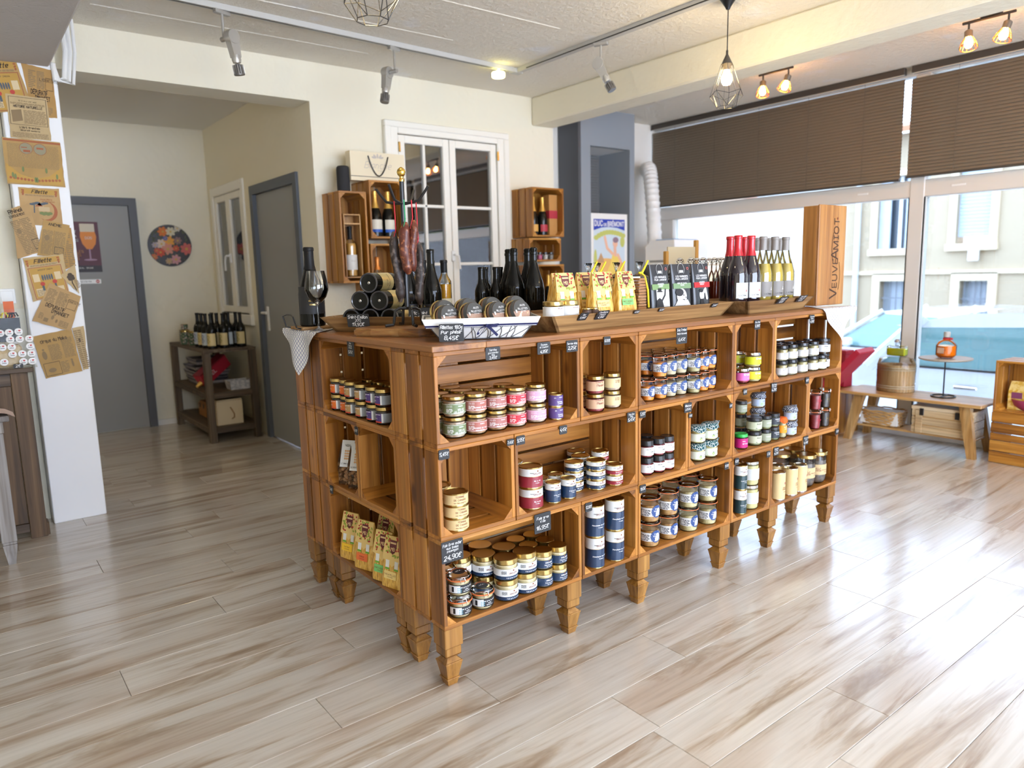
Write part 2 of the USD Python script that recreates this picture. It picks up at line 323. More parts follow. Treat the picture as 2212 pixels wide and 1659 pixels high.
def upright(poly, y0, t):      # xz outline -> wall between y0 and y0+t
    m = extr(poly, t); v = m.vertices; m.vertices = np.stack([v[:, 0], y0 + t - v[:, 2], v[:, 1]], 1); return m
def upright_x(poly, x0, t):    # yz outline -> wall between x0 and x0+t
    m = extr(poly, t); v = m.vertices; m.vertices = np.stack([x0 + v[:, 2], v[:, 0], v[:, 1]], 1); return m
struct('wall_back', upright(wb, YB, .25), M_plaster, label='cream plaster back wall with the lintel over the hall opening')
struct('wall_back_left', bx(-3, -.795, YB, YB + .25, 0, ZC), M_plaster, label='cream wall left of the papered column')
struct('wall_hall_back', bx(-3, 1.2, 5.4, 5.6, 0, 2.69), M_plaster, label='cream end wall of the back hall')
hw = sbox(YB + .25, 0, 5.4, 2.69).difference(sbox(4.42, 1.02, 5.24, 2.08)).difference(sbox(3.28, -.1, 4.14, 2.0))
struct('wall_hall_right', upright_x(hw, XH, .16), M_plaster, label='right wall of the back hall with window and door')
struct('wall_left', bx(-3.2, -3, -4.6, 5.6, 0, ZC), M_plaster, label='left wall outside the picture')
wf = sbox(-3, 0, 4.9, ZC).difference(sbox(-1.6, .25, 3.9, 2.5))
struct('wall_front', upright(wf, -4.8, .2), M_plaster, label='front wall behind the camera with its shop window')
struct('wall_alcove', [bx(3.06, 3.37, 3.2, 3.3, 0, ZC), bx(4.07, 4.9, 3.2, 3.3, 0, ZC), bx(3.06, 4.9, 3.6, 3.75, 0, ZC), bx(3.06, 3.16, 3.2, 3.75, 0, ZC)], M_plaster2, label='white alcove wall behind the grey partition')
struct('ceiling_beam', bx(2.83, 3.06, -4.6, YB, 2.51, ZC, .012), M_plaster, label='cream plaster beam running parallel to the shop window')
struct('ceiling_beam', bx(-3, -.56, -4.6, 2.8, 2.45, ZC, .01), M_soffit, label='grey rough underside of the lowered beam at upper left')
struct('column', bx(-.792, -.533, 2.8, 3.18, 0, 2.48, .004), mat('column_white', (.86, .87, .88), .6, bump=(30, .1, .003)), label='white square column covered with old newspaper clippings')
struct('ceiling_beam', bx(-.56, -.533, 2.8, 3.18, 2.47, ZC), M_plaster, label='plaster piece between column and lintel')
for nm, b in (('baseboard_hall', [bx(.29, XH, 5.385, 5.4, 0, .05)]), ('baseboard_back', [bx(XH, 3.06, YB - .012, YB, 0, .07)])): struct(nm, b, M_plaster2)

# grey partition with open niche in the corner
pt = thing('niche_partition', 'tall grey painted partition with an open niche behind the wine poster', 'partition', (3.38, YB, 0))
pz = sbox(0, 0, .68, ZC).difference(sbox(.115, 0.0, .615, 2.41))
obj('face', upright(pz, 0, .05), M_grey_b, pt)
obj('side_panel', bx(-.03, 0, .002, .26, 0, ZC), M_grey_d, pt)
obj('niche_back', bx(.06, .68, .40, .42, 0, 2.41), mat('shutter_grey', (.15, .155, .155), .6), pt)
obj('niche_side', [bx(.10, .115, .05, .40, 0, 2.41), bx(.615, .63, .05, .40, 0, 2.41)], M_grey_b, pt)
obj('niche_top', bx(.10, .63, .0505, .42, 2.411, 2.43), M_white, pt)
obj('counter', bx(.115, .615, .06, .39, 0, 1.12), M_grey_b, pt)
for i in range(52): obj('slat', bx(.117, .613, .392, .399, 1.125 + i * .0246, 1.125 + i * .0246 + .021), 'shutter_grey' and cache['shutter_grey'], pt)
po = thing('wine_poster', 'vintage style wine poster DUC DE BRÉMONT standing in the grey niche', 'poster', (3.735, YB + .012, 1.12))
obj('paper', bx(-.236, .236, -.004, .004, 0, .71), mat('poster_white', (.85, .84, .80), .5), po)
def draw(parent, name, poly, colname, col, z, rough=.6, w=0):   # flat print facing -y, raised layer by layer
    return obj(name, T(flatY(flat(poly, .0004)), (0, -w, 0)), mat(colname, col, rough), parent)
PW = .0042
draw(po, 'picture_ground', sbox(-.20, .0, .20, .66), 'poster_sky', (.62, .72, .78), 0, w=PW)
draw(po, 'picture_field', unary_union([sbox(-.20, 0, .20, .27), ell(-.05, .27, .14, .04)]), 'poster_field', (.85, .50, .16), 0, w=PW + .0004)
draw(po, 'picture_vine', unary_union([ell(-.17 + .035 * i, .545 - .05 * (i / 5 - 1) ** 2 * (1 if i < 6 else .6), .03, .022) for i in range(11)] + [ell(.17, .46, .03, .05), ell(-.18, .3, .02, .09)]), 'poster_leaf', (.55, .58, .15), 0, w=PW + .0008)
draw(po, 'picture_dress', Polygon([(-.14, 0), (.16, 0), (.13, .12), (.10, .20), (.12, .30), (.05, .34), (.02, .25), (-.06, .13), (-.16, .07)]).buffer(.012), 'poster_yellow', (.90, .66, .14), 0, w=PW + .0012)
draw(po, 'picture_figure', unary_union([ell(.075, .445, .032, .04), LineString([(.07, .40), (.075, .34)]).buffer(.018), LineString([(.04, .35), (-.03, .40), (-.06, .50)]).buffer(.014), LineString([(.11, .34), (.15, .28), (.10, .24)]).buffer(.014)]), 'poster_skin', (.86, .50, .34), 0, w=PW + .0016)
draw(po, 'picture_hair', ell(.08, .475, .038, .026), 'poster_hair', (.30, .20, .25), 0, w=PW + .002)
draw(po, 'picture_tower', unary_union([Polygon([(-.15, .27), (-.07, .27), (-.075, .30), (-.11, .36), (-.145, .30)])]), 'poster_tower', (.55, .33, .16), 0, w=PW + .0016)
draw(po, 'title_band', Polygon([(-.2, .66), (.2, .66), (.2, .56), (.1, .585), (0, .592), (-.1, .585), (-.2, .56)]), 'poster_blue', (.02, .05, .42), 0, w=PW + .0008)
def fitw(tx, h, w, x):
    m = meshkit.text_mesh(tx, h, .0006, True); m.vertices[:, 0] -= m.vertices[:, 0].min(); m.vertices[:, 0] *= w / m.vertices[:, 0].max(); return T(m, (x, .598, 0))
obj('title', T(flatY(cat_([fitw('DUC', .050, .105, -.19), fitw('DE', .026, .038, -.073), fitw('BRÉMONT', .043, .215, -.024)])), (0, -PW - .0013, 0)), mat('poster_letter', (.93, .92, .88), .5), po)

# ---- inner window on the back wall
def casement(W, yface, x0, x1, z0, z1, rows, cols, bars_t=.022, st=.055):
    out = [bx(x0, x0 + st, yface, yface + .045, z0, z1, .004), bx(x1 - st, x1, yface, yface + .045, z0, z1, .004), bx(x0 + st, x1 - st, yface, yface + .045, z0, z0 + st, .004), bx(x0 + st, x1 - st, yface, yface + .045, z1 - st, z1, .004)]
    for zz in rows: out.append(bx(x0 + st, x1 - st, yface + .008, yface + .038, zz - bars_t / 2, zz + bars_t / 2, .004))
    for xx in cols: out.append(bx(xx - bars_t / 2, xx + bars_t / 2, yface + .008, yface + .038, z0 + st, z1 - st, .004))
    return out
w2 = sgroup('window_2', 'white inner double window on the back wall')
M_win = mat('window_white', (.84, .82, .75), .4)
yf = YB - .03
struct('window_frame', [bx(1.49, 1.56, yf, YB + .02, .9, 2.40, .006), bx(2.45, 2.52, yf, YB + .02, .9, 2.40, .006), bx(1.56, 2.45, yf, YB + .02, 2.33, 2.40, .006), bx(1.56, 2.45, yf, YB + .02, .9, .96, .006)], M_win, w2)
struct('architrave', [bx(1.45, 2.56, yf - .012, YB, 2.37, 2.415, .006), bx(1.45, 1.50, yf - .012, YB, .9, 2.37, .006), bx(2.51, 2.56, yf - .012, YB, .9, 2.37, .006)], M_win, w2)
struct('sash', casement(w2, YB - .015, 1.565, 2.0, .965, 2.325, (1.83, 1.40), (1.785,)), M_win, w2)
struct('sash', casement(w2, YB - .015, 2.005, 2.445, .965, 2.325, (1.83, 1.40), ()), M_win, w2)
struct('pane', bx(1.62, 1.945, YB + .01, YB + .014, 1.02, 2.27), M_glass_in, w2); struct('pane', bx(2.06, 2.39, YB + .01, YB + .014, 1.02, 2.27), M_glass_in, w2)
struct('window_handle', [bx(1.985, 2.015, YB - .03, YB - .015, 1.42, 1.50, .004), tube([(2.0, YB - .03, 1.47), (2.0, YB - .055, 1.47), (2.03, YB - .055, 1.46), (2.04, YB - .055, 1.36)], .008)], M_white_plast, w2)
struct('hinge', [bx(1.556, 1.572, yf - .012, yf, 2.20, 2.27, .003), bx(2.44, 2.456, yf - .012, yf, 2.20, 2.27, .003)], M_gold, w2)
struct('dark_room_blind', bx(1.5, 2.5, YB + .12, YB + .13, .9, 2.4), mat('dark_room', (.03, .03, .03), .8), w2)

# ---- hall window and doors
w3 = sgroup('window_3', 'white double casement in the hall wall')
def yz(l, x0):   # casement drawn along x -> along y on the hall wall (x becomes y)
    out = []
    for m in l:
        m = m.copy(); v = m.vertices; m.vertices = np.stack([x0 + (v[:, 1]), v[:, 0], v[:, 2]], 1); m.invert(); out.append(m)
    return out
struct('window_frame', [bx(XH - .015, XH + .06, 4.37, 4.44, .95, 2.15, .005), bx(XH - .015, XH + .06, 5.22, 5.29, .95, 2.15, .005), bx(XH - .015, XH + .06, 4.44, 5.22, 2.07, 2.15, .005), bx(XH - .03, XH + .06, 4.36, 5.30, .93, 1.02, .005)], M_win, w3)
struct('sash', yz(casement(w3, 0, 4.445, 4.83, 1.03, 2.065, (), ()), XH - .005), M_win, w3); struct('sash', yz(casement(w3, 0, 4.835, 5.215, 1.03, 2.065, (), ()), XH - .005), M_win, w3)
struct('pane', bx(XH + .015, XH + .019, 4.50, 4.775, 1.085, 2.01), M_glass_in, w3); struct('pane', bx(XH + .015, XH + .019, 4.89, 5.16, 1.085, 2.01), M_glass_in, w3)
struct('window_handle', [bx(XH - .02, XH - .005, 4.815, 4.85, 1.47, 1.55, .004), tube([(XH - .02, 4.832, 1.53), (XH - .05, 4.832, 1.53), (XH - .05, 4.85, 1.52), (XH - .05, 4.875, 1.48), (XH - .05, 4.88, 1.40)], .009)], M_white_plast, w3)
struct('net_curtain', bx(XH + .10, XH + .105, 4.42, 5.24, 1.02, 2.1), mat('curtain_grey', (.45, .45, .42), .9), w3)
d1 = sgroup('door_1', 'grey door with dark frame at the end of the hall')
struct('door_frame', upright(sbox(-.80, 0, .29, 2.05).difference(sbox(-.735, -.1, .225, 1.985)), 5.35, .06), M_grey_d, d1)
struct('door_leaf', bx(-.733, .223, 5.375, 5.399, .008, 1.983), M_grey_m, d1)
d2 = sgroup('door_2', 'grey door with blue-grey frame in the hall wall')
M_bluegrey = mat('frame_bluegrey', (.10, .115, .14), .5)
struct('door_frame', upright_x(sbox(3.21, 0, 4.20, 2.06).difference(sbox(3.28, -.1, 4.13, 1.99)), XH - .02, .06), M_bluegrey, d2)
struct('door_leaf', bx(XH + .012, XH + .05, 3.282, 4.128, .008, 1.988), mat('door_leaf_grey', (.30, .305, .30), .45), d2)
struct('door_handle', [bx(XH + .002, XH + .012, 4.02, 4.06, .90, 1.10, .004), tube([(XH, 4.04, 1.05), (XH - .045, 4.04, 1.05), (XH - .045, 3.93, 1.05)], .009)], M_white_plast, d2)

# ---- shop window: frame, panes, sill
w1 = sgroup('window_1', 'large shop window along the right with white frame')
fr = [bx(XW - .04, XW + .05, -4.6, 3.2, 0, .085, .006), bx(XW - .04, XW + .05, -4.6, 3.2, 1.80, 1.925, .006), bx(XW - .04, XW + .05, 2.95, 3.2, .085, 1.80, .006), bx(XW - .04, XW + .05, -4.6, 3.2, ZC - .06, ZC)]
for yy in (.655, -2.0, -4.5): fr += [bx(XW - .045, XW + .055, yy - .053, yy + .053, .085, ZC - .06, .006)]
struct('frame', fr, M_alu, w1)
struct('sill', bx(XW - .10, XW - .041, -4.6, 3.2, 0, .06, .008), M_white, w1)
for y0, y1 in ((.71, 2.945), (-1.945, .60), (-4.445, -2.055)):
    struct('pane', bx(XW - .003, XW + .003, y0, y1, .087, 1.798), M_glass, w1); struct('pane', bx(XW - .003, XW + .003, y0, y1 + (.25 if y1 > 2 else 0), 1.93, ZC - .062), M_glass, w1)
struct('frame_vent', [bx(XW - .046, XW - .04, 1.02, 1.10, 1.855, 1.868), bx(XW - .046, XW - .04, .33, .42, 1.855, 1.868)], M_white_plast, w1)
struct('seal', [bx(XW - .044, XW - .036, .594, .602, .085, 1.80), bx(XW - .044, XW - .036, .708, .713, .085, 1.80)], M_black, w1)

# ---- outside: street, house fronts, cars, trees
struct('pavement', bx(4.95, 6.35, -22, 24, -.75, -.55), mat('pavement_grey', (.42, .41, .40), .9, bump=(20, .3)))
struct('road', bx(6.35, 12.2, -22, 24, -.80, -.66), mat('asphalt', (.16, .16, .165), .9, bump=(60, .3)))
struct('pavement', bx(12.2, 13.0, -22, 24, -.8, -.55), cache['pavement_grey'])
M_fac = mat('render_beige', (.46, .37, .25), .9, bump=(6, .3, .02)); M_stone = mat('stone_cream', (.70, .58, .40), .85); M_shut = mat('shutter_blue', (.50, .58, .68), .5); M_dark = mat('window_dark', (.05, .07, .09), .15)
ho = thing('house_front', 'beige rendered house across the street with shuttered windows', 'building', (13.0, 0, -.1))
XF = 0.0; wins = [(3.05, 3.58, 1.72, 3.1, 0), (4.25, 4.95, 1.68, 3.0, 1), (.4, .95, 1.72, 3.1, 0), (-2.2, -1.6, 1.72, 3.1, 0)]; gwin = [(3.02, 3.46, -.05, 1.08), (4.3, 4.85, -.05, 1.08), (.45, .9, -.05, 1.08)]
wall = sbox(-8, -.5, 5.9, 3.75)
for a, b, c, d, e in wins: wall = wall.difference(sbox(a, c, b, d))
for a, b, c, d in gwin: wall = wall.difference(sbox(a, max(c, 0), b, d))
obj('wall', upright_x(wall, 0, .35), M_fac, ho)
obj('wall', upright_x(sbox(5.9, -.5, 7.75, 3.4), .25, .3), mat('render_pale', (.62, .60, .55), .9), ho, label='pale wall of the neighbouring house')
obj('string_course', bx(-.05, .001, -8, 5.9, 1.20, 1.27), M_stone, ho)
for a, b, c, d, e in wins:
    s = obj('window_surround', [bx(-.05, .02, a - .12, a, c - .1, d + .12), bx(-.05, .02, b, b + .12, c - .1, d + .12), bx(-.09, .02, a - .14, b + .14, c - .12, c), bx(-.05, .02, a, b, d, d + .12)], M_stone, ho)
    if e == 0: obj('shutter', [bx(.08, .11, a, b, c + .12, d)] + [bx(.07, .08, a + .02, b - .02, c + .14 + k * .06, c + .17 + k * .06) for k in range(int((d - c - .15) / .06))], M_shut, ho)
    else:
        obj('shutter', [bx(.05, .09, a, a + .22, c, d), bx(.05, .09, b - .2, b, c, d)], M_shut, ho); obj('pane', bx(.16, .18, a, b, c, d), M_dark, ho); obj('window_frame', [bx(.12, .16, (a + b) / 2 - .03, (a + b) / 2 + .03, c, d)], M_white, ho)
for a, b, c, d in gwin:
    obj('window_surround', [bx(-.05, .02, a - .14, a, c, d + .14), bx(-.05, .02, b, b + .14, c, d + .14), bx(-.05, .02, a, b, d, d + .14)], M_stone, ho)
    obj('pane', bx(.2, .22, a, b, 0, d), mat('window_pale', (.48, .55, .62), .3), ho); g_ = obj('window_bars', [tube([(.06, a + (b - a) * (k + .5) / 5, 0), (.06, a + (b - a) * (k + .5) / 5, d)], .012, 6) for k in range(5)] + [bx(.05, .07, a, b, z, z + .02) for z in (.35, .75)], mat('iron_grey', (.2, .22, .25), .5), ho)
obj('drainpipe', tube([(-.08, 5.3, -.05), (-.08, 5.3, 3.7)], .05, 10), mat('zinc', (.62, .68, .75), .4), ho)
obj('roof', hull([(x, y, z) for y in (-8.2, 6.1) for x, z in ((-.35, 3.72), (-.35, 3.82), (4.5, 4.75), (4.5, 4.6))]), mat('roof_tile', (.48, .22, .12), .8), ho)
obj('laundry', [bx(-.16, -.09, 3.16, 3.32, 1.42, 1.74, .01)], M_white, ho, label='white cloth hanging over the window sill')
h2 = thing('gabled_house', 'sunlit peach gable of the far house up the street', 'building', (15.5, 0, -.1))
g2 = Polygon([(8.3, -.5), (14.5, -.5), (14.5, 2.6), (11.4, 3.9), (8.3, 2.6)])
obj('wall', upright_x(g2, 0, .3), mat('render_peach', (.72, .50, .34), .9), h2); obj('roof', [hull([(-.1, 11.4, 3.95), (-.1, 8.1, 2.55), (-.1, 8.1, 2.65), (-.1, 11.4, 4.1), (4, 11.4, 3.95), (4, 8.1, 2.55), (4, 8.1, 2.65), (4, 11.4, 4.1)]), hull([(-.1, 11.4, 3.95), (-.1, 14.7, 2.55), (-.1, 14.7, 2.65), (-.1, 11.4, 4.1), (4, 11.4, 3.95), (4, 14.7, 2.55), (4, 14.7, 2.65), (4, 11.4, 4.1)])], mat('roof_tile', (.48, .22, .12), .8), h2)
obj('garden_wall', upright_x(sbox(7.8, -.5, 16, 1.05), -1.4, .25), cache['render_pale'], h2)

def car(label, col, loc, L=4.3, rough=.12, name='parked_car', rz=0):
    """side profile drawn along y (front at +y), width along x, cabin leaning in"""
    t = thing(name, label, 'car', loc, rz); H = L / 4.3
    low = [(-2.1, .28), (-2.14, .6), (-2.05, .88), (-1.2, .93), (.75, .92), (1.75, .80), (2.08, .66), (2.15, .4), (2.1, .25)]
    cab = [(-2.02, .88), (-1.75, 1.30), (-1.2, 1.43), (-.2, 1.46), (.35, 1.40), (1.05, .93)]
    def shell(P, w0, w1, z0, z1, x=0):
        V = []
        for s in (-1, 1):
            for (yy, zz) in P: w = w0 + (w1 - w0) * (zz - z0) / (z1 - z0); V.append((s * w, yy * H, zz))
        return V
    paint = mat('car_' + col[0], col[1], rough, coat=1.0)
    lowp = Polygon(low).difference(ell(-1.35, .28, .36)).difference(ell(1.35, .28, .36))
    m = extr(affinity.scale(lowp, H, 1, origin=(0, 0)), 1.7); v = m.vertices; m.vertices = np.stack([v[:, 2] - .85, v[:, 0], v[:, 1]], 1)
    m2 = extr(affinity.scale(Polygon([(-2.1, .3), (-2.1, .86), (-1.2, .90), (.75, .90), (1.9, .74), (2.1, .45), (2.1, .3)]), H, 1, origin=(0, 0)), 1.2); v = m2.vertices; m2.vertices = np.stack([v[:, 2] - .6, v[:, 0], v[:, 1]], 1)
    obj('body', [m, m2], paint, t)
    obj('cabin_roof', [hull(shell([(-1.78, 1.29), (-1.2, 1.42), (-.2, 1.45), (.33, 1.39), (.30, 1.36), (-1.7, 1.27)], .84, .62, .9, 1.46))] + [tube([(s * .855, 1.05 * H, .92), (s * .655, .34 * H, 1.40)], .03) for s in (-1, 1)] + [tube([(s * .85, -.35 * H, .92), (s * .645, -.42 * H, 1.43)], .035) for s in (-1, 1)] + [tube([(s * .85, -1.95 * H, .88), (s * .655, -1.55 * H, 1.38)], .07) for s in (-1, 1)], paint, t)
    obj('windows', hull(shell([(-1.97, .89), (-1.72, 1.28), (-1.2, 1.40), (.30, 1.37), (1.0, .92)], .835, .62, .9, 1.46)), mat('car_glass', (.16, .30, .30), .05, coat=1), t)
    obj('window_trim', [tube([(s * .845, -1.9 * H, .915), (s * .85, 1.0 * H, .925)], .012, 6) for s in (-1, 1)], M_black, t)
    obj('door_handle', [bx(s * .855, s * .88, y0 * H, y0 * H + .2, .74, .77, .008) for s in (-1, 1) for y0 in (-.25, -1.2)], M_chrome, t)
    for yy in (-1.35, 1.35):
        for s in (-1, 1):
            w = obj('wheel', T(lathe([(0, -.1), (.19, -.1), (.2, -.1), (.31, -.09), (.31, .09), (.2, .1), (0, .1)], 24), (s * .76, yy * H, .31), ry=90), mat('tyre', (.02, .02, .02), .8), t)
            obj('rim', T(lathe([(0, 0), (.2, 0), (.2, .02), (0, .03)], 16), (s * .85, yy * H, .31), ry=90 * s), M_steel, w)
    obj('mirror', [bx(s * .86, s * 1.02, .62 * H, .72 * H, .93, 1.05, .03) for s in (-1, 1)], paint, t)
    return t
car('silver white estate car parked close outside the right pane', ('white', (.72, .74, .77)), (7.0, -.40, -.58), 4.6, rz=180)
car('white car parked outside behind the red boxes', ('pale', (.80, .82, .85)), (9.3, 2.4, -.70), 4.2)
car('blue car parked down the street, mirrored in the inner window', ('blue', (.05, .16, .45)), (7.3, -5.9, -.6), 4.2)
M_leaf = spots_mat('foliage', (.10, .22, .03), (.30, .42, .06), 6, .5, .8, .2)
r1 = random.Random(5)
for i, (x, y, s) in enumerate([(10.4, -8.0, 1.3), (11.0, -13.2, 1.5), (11.2, -19.0, 1.6)]):
    tr = thing('street_tree', ['nearest leafy green street tree mirrored in the inner window', 'middle leafy green street tree down the road', 'farthest leafy green street tree down the road'][i], 'tree', (x, y, -.66))
    V = []
    for k in range(14):
        b = trimesh.creation.icosphere(2, r1.uniform(.5, .8) * s * .7); b.vertices *= 1 + .35 * (meshkit.noise(b.vertices * 4 + k, k)[:, None] - .5); b.apply_translation([r1.uniform(-.7, .7) * s, r1.uniform(-.8, .8) * s, r1.uniform(.7, 2.3) * s]); V.append(b)
    obj('crown', V, M_leaf, tr); obj('trunk', tube([(0, 0, 0), (0, 0, 1.4 * s)], .12 * s), mat('bark', (.12, .08, .05), .9), tr)
# ------------------------------------------------------------------ crate island
N = .30; HR = .297; Z0 = .204; DP = .264; WE = .585; TK = .014
WD = ('#5c3410', '#b5742a', '#d6994a')
W_x = wood('crate_pine_x', *WD, 'x', knots=.8); W_y = wood('crate_pine_y', *WD, 'y', knots=.8); W_z = wood('crate_pine_z', *WD, 'z', knots=.8)
W_leg = wood('leg_pine_z', '#5e3a14', '#a06e2e', '#bd8c48', 'z', grain=14)
W_top_x = wood('top_pine_x', '#70401a', '#a86c34', '#c08848', 'x', rough=.35, coat=.3); W_top_y = wood('top_pine_y', '#70401a', '#a86c34', '#c08848', 'y', rough=.35, coat=.3)
def leg_mesh(cx, cy):
    m = [bx(-.035, .035, -.035, .035, -.066, 0, .002), bx(-.031, .031, -.031, .031, -.098, -.066, .004), frustum(.034, .034, .060, .060, .010, -.108), frustum(.058, .058, .034, .034, .012, -.120),
         bx(-.033, .033, -.033, .033, -.126, -.120, .002), frustum(.042, .042, .062, .062, .052, -.178), bx(-.0255, .0255, -.0255, .0255, -.183, -.178, .002), frustum(.034, .034, .044, .044, .021, -.204)]
    return T(cat_(m), (cx, cy, 0))
def crate(W, D=DP, H=HR, legs=False, back='x', name='wooden_crate', mats=None):
    X, Y, Z = mats or (W_x, W_y, W_z)
    t = thing(name, '', 'crate'); g = .013; s = (D - 2 * g) / 3; c = .0016; W -= .002; e = .001
    for k in range(3):
        y0 = k * (s + g); y1 = y0 + s
        obj('plank', bx(e, W, y0, y1, 0, TK, c), X, t); obj('plank', bx(e, W, y0, y1, H - TK, H - .0005, c), X, t)
        obj('plank', bx(e, TK, y0, y1 , TK, H - TK, c), Z, t); obj('plank', bx(W - TK, W, y0, y1, TK, H - TK, c), Z, t)
    if back == 'x':
        hb = (H - 2 * TK - 3 * .009) / 4
        for k in range(4): obj('plank', bx(TK, W - TK, D - .012, D - .001, TK + k * (hb + .009), TK + k * (hb + .009) + hb, c), X, t)
    else:
        n = max(3, round(W / .1)); wb_ = (W - 2 * TK - (n - 1) * .009) / n
        for k in range(n): obj('plank', bx(TK + k * (wb_ + .009), TK + k * (wb_ + .009) + wb_, D - .012, D - .001, TK, H - TK, c), Z, t)
    q = .034
    for sx in (0, 1):
        for sz in (0, 1):
            x0 = TK if sx == 0 else W - TK; z0 = TK if sz == 0 else H - TK; dx = q * (1 - 2 * sx); dz = q * (1 - 2 * sz)
            obj('corner_block', hull([(x, y, z) for y in (.002, D - .013) for x, z in ((x0, z0), (x0 + dx, z0), (x0, z0 + dz))]), Y, t)
    if legs:
        for x in (.036, W - .036):
            for y in (.037, D - .037): obj('leg', leg_mesh(x, y), W_leg, t)
    return t
KL = Kind(lambda: crate(2 * N)); KLl = Kind(lambda: crate(2 * N, legs=True)); KS = Kind(lambda: crate(N, back='z'))
KEl = Kind(lambda: crate(WE, legs=True)); KE = Kind(lambda: crate(WE, back='z')); KEs = Kind(lambda: crate(WE / 2, back='z'))
ROW = (Z0 + 2 * HR, Z0 + HR, Z0)          # top, middle, bottom
G = 'pine crates of the display island'
fronts = [(0, 0, KL, 'stained pine crate at the near corner of the top row, with pastel-labelled terrine jars'), (0, 2, KS, 'small pine crate of the top row holding beige and red terrine jars'), (0, 3, KL, 'pine crate of the top row packed with navy-round-labelled soup jars'),
 (0, 5, KS, 'small pine crate of the top row with yellow and pink labelled jars'), (0, 6, KL, 'farthest pine crate of the top row, full of black-lidded jars'),
 (1, 0, KS, 'small pine crate at the near corner of the middle row, nearly empty with beige tins'), (1, 1, KL, 'middle-row pine crate with red, white and navy tins'), (1, 3, KS, 'small middle-row pine crate with black-lidded white-labelled jars'),
 (1, 4, KS, 'small middle-row pine crate with green fabric-capped jars'), (1, 5, KL, 'middle-row pine crate with mixed pesto and paisley-capped jars'), (1, 7, KS, 'farthest small middle-row pine crate with four flared preserve jars'),
 (2, 0, KLl, 'bottom-row pine crate on legs at the near corner, with gold-lidded foie gras jars'), (2, 2, KS, 'small bottom-row pine crate with four tall navy tins'), (2, 3, KLl, 'bottom-row pine crate on legs with large orange-ringed jars'),
 (2, 5, KS, 'small bottom-row pine crate with dark green tins and grid-labelled jars'), (2, 6, KLl, 'farthest bottom-row pine crate on legs with cream tins and tall jars')]
for r, i, K, lab in fronts: K.put((i * N, 0, ROW[r]), 0, lab, G)
YE = DP + .0015; LE = YE + WE
ends = [(0, 0, KE, 'end crate in the top row with orange, tan and purple labelled jars'), (1, 0, KEs, 'small end crate with two bags of nuts'), (1, 1, KEs, 'empty small end crate beside the nut bags'), (2, 0, KEl, 'bottom end crate on legs holding bags of pasta')]
for r, i, K, lab in ends: K.put((.001, LE - i * WE / 2, ROW[r]), -90, lab, G)
YR = LE + .0015 + DP
for r in range(3):     # back of the island, opening away from the camera
    (KLl if r == 2 else KL).put((2 * N, YR, ROW[r]), 180, 'pine crate at the left rear of the island, %s row, seen from its slatted side' % ('top', 'middle', 'bottom')[r], G)
    for i in (2, 4, 6): (KLl if r == 2 else KL).put(((i + 2) * N, YR, ROW[r]), 180, 'pine crate on the hidden far side of the island, %s row' % ('top', 'middle', 'bottom')[r], 'pine crates on the far side of the island, %s row' % ('top', 'middle', 'bottom')[r])
tp = thing('worktop', 'stained pine worktop of boards covering the crate island', 'worktop', (0, 0, Z0 + 3 * HR)); ZT = Z0 + 3 * HR + .0191
XE = 8 * N + .008
obj('board', bx(-.009, .19, -.010, YR + .008, .0003, .0185, .0015), W_top_y, tp); obj('board', bx(XE - .2, XE, -.010, YR + .008, .0003, .0185, .0015), W_top_y, tp)
yy = np.linspace(-.010, YR + .008, 7)
for a, b in zip(yy[:-1], yy[1:]): obj('board', bx(.1905, XE - .2005, a, b - .0006, .0003, .0185, .0015), W_top_x, tp)

# ------------------------------------------------------------------ price slates
M_slate = mat('slate', (.022, .023, .025), .55); M_chalk = mat('chalk', (.88, .88, .86), .8)
def slate(label, w, h, rows, loc, rz=0, tilt=0, grp='price slates', roll=0):
    """small black price card, writing in white pen; origin at its middle"""
    t = thing('price_slate', label, 'price tag', mat=M4(loc, rz=rz) @ M4(rx=-tilt) @ M4(ry=roll), group=None)
    obj('card', flatY(T(extr(sbox(-w / 2 + .004, -h / 2 + .004, w / 2 - .004, h / 2 - .004).buffer(.004, quad_segs=3), .002), (0, 0, -.002))), M_slate, t)
    m = []
    for tx, hh, y in rows:
        a = stroke(tx, hh, w=hh * .15, slant=.18, jit=.35); W = np.ptp(a.vertices[:, 0])
        if W > w * .9: a.vertices[:, 0] *= w * .9 / W
        m.append(T(a, (0, y, .0004)))
    obj('writing', flatY(cat_(m)), M_chalk, t); return t
def fslate(u, v, wpx, hpx, rows, what, end=False, out=.006, roll=0):
    """slate hanging in front of the crates: pixel of its middle and its size in pixels in the photo"""
    if end: P = on(u, v, 'x', -out)
    else: P = on(u, v, 'y', -out)
    k = np.dot(P - CP, RC[2]) / FP; f = abs(np.dot([0, 1, 0] if end else [1, 0, 0], RC[0])) 
    w = wpx * k / f * .93; h = hpx * k
    slate(what, w, h, [(tx, s * h, y * h) for tx, s, y in rows], P, -90 if end else 0, roll=roll)
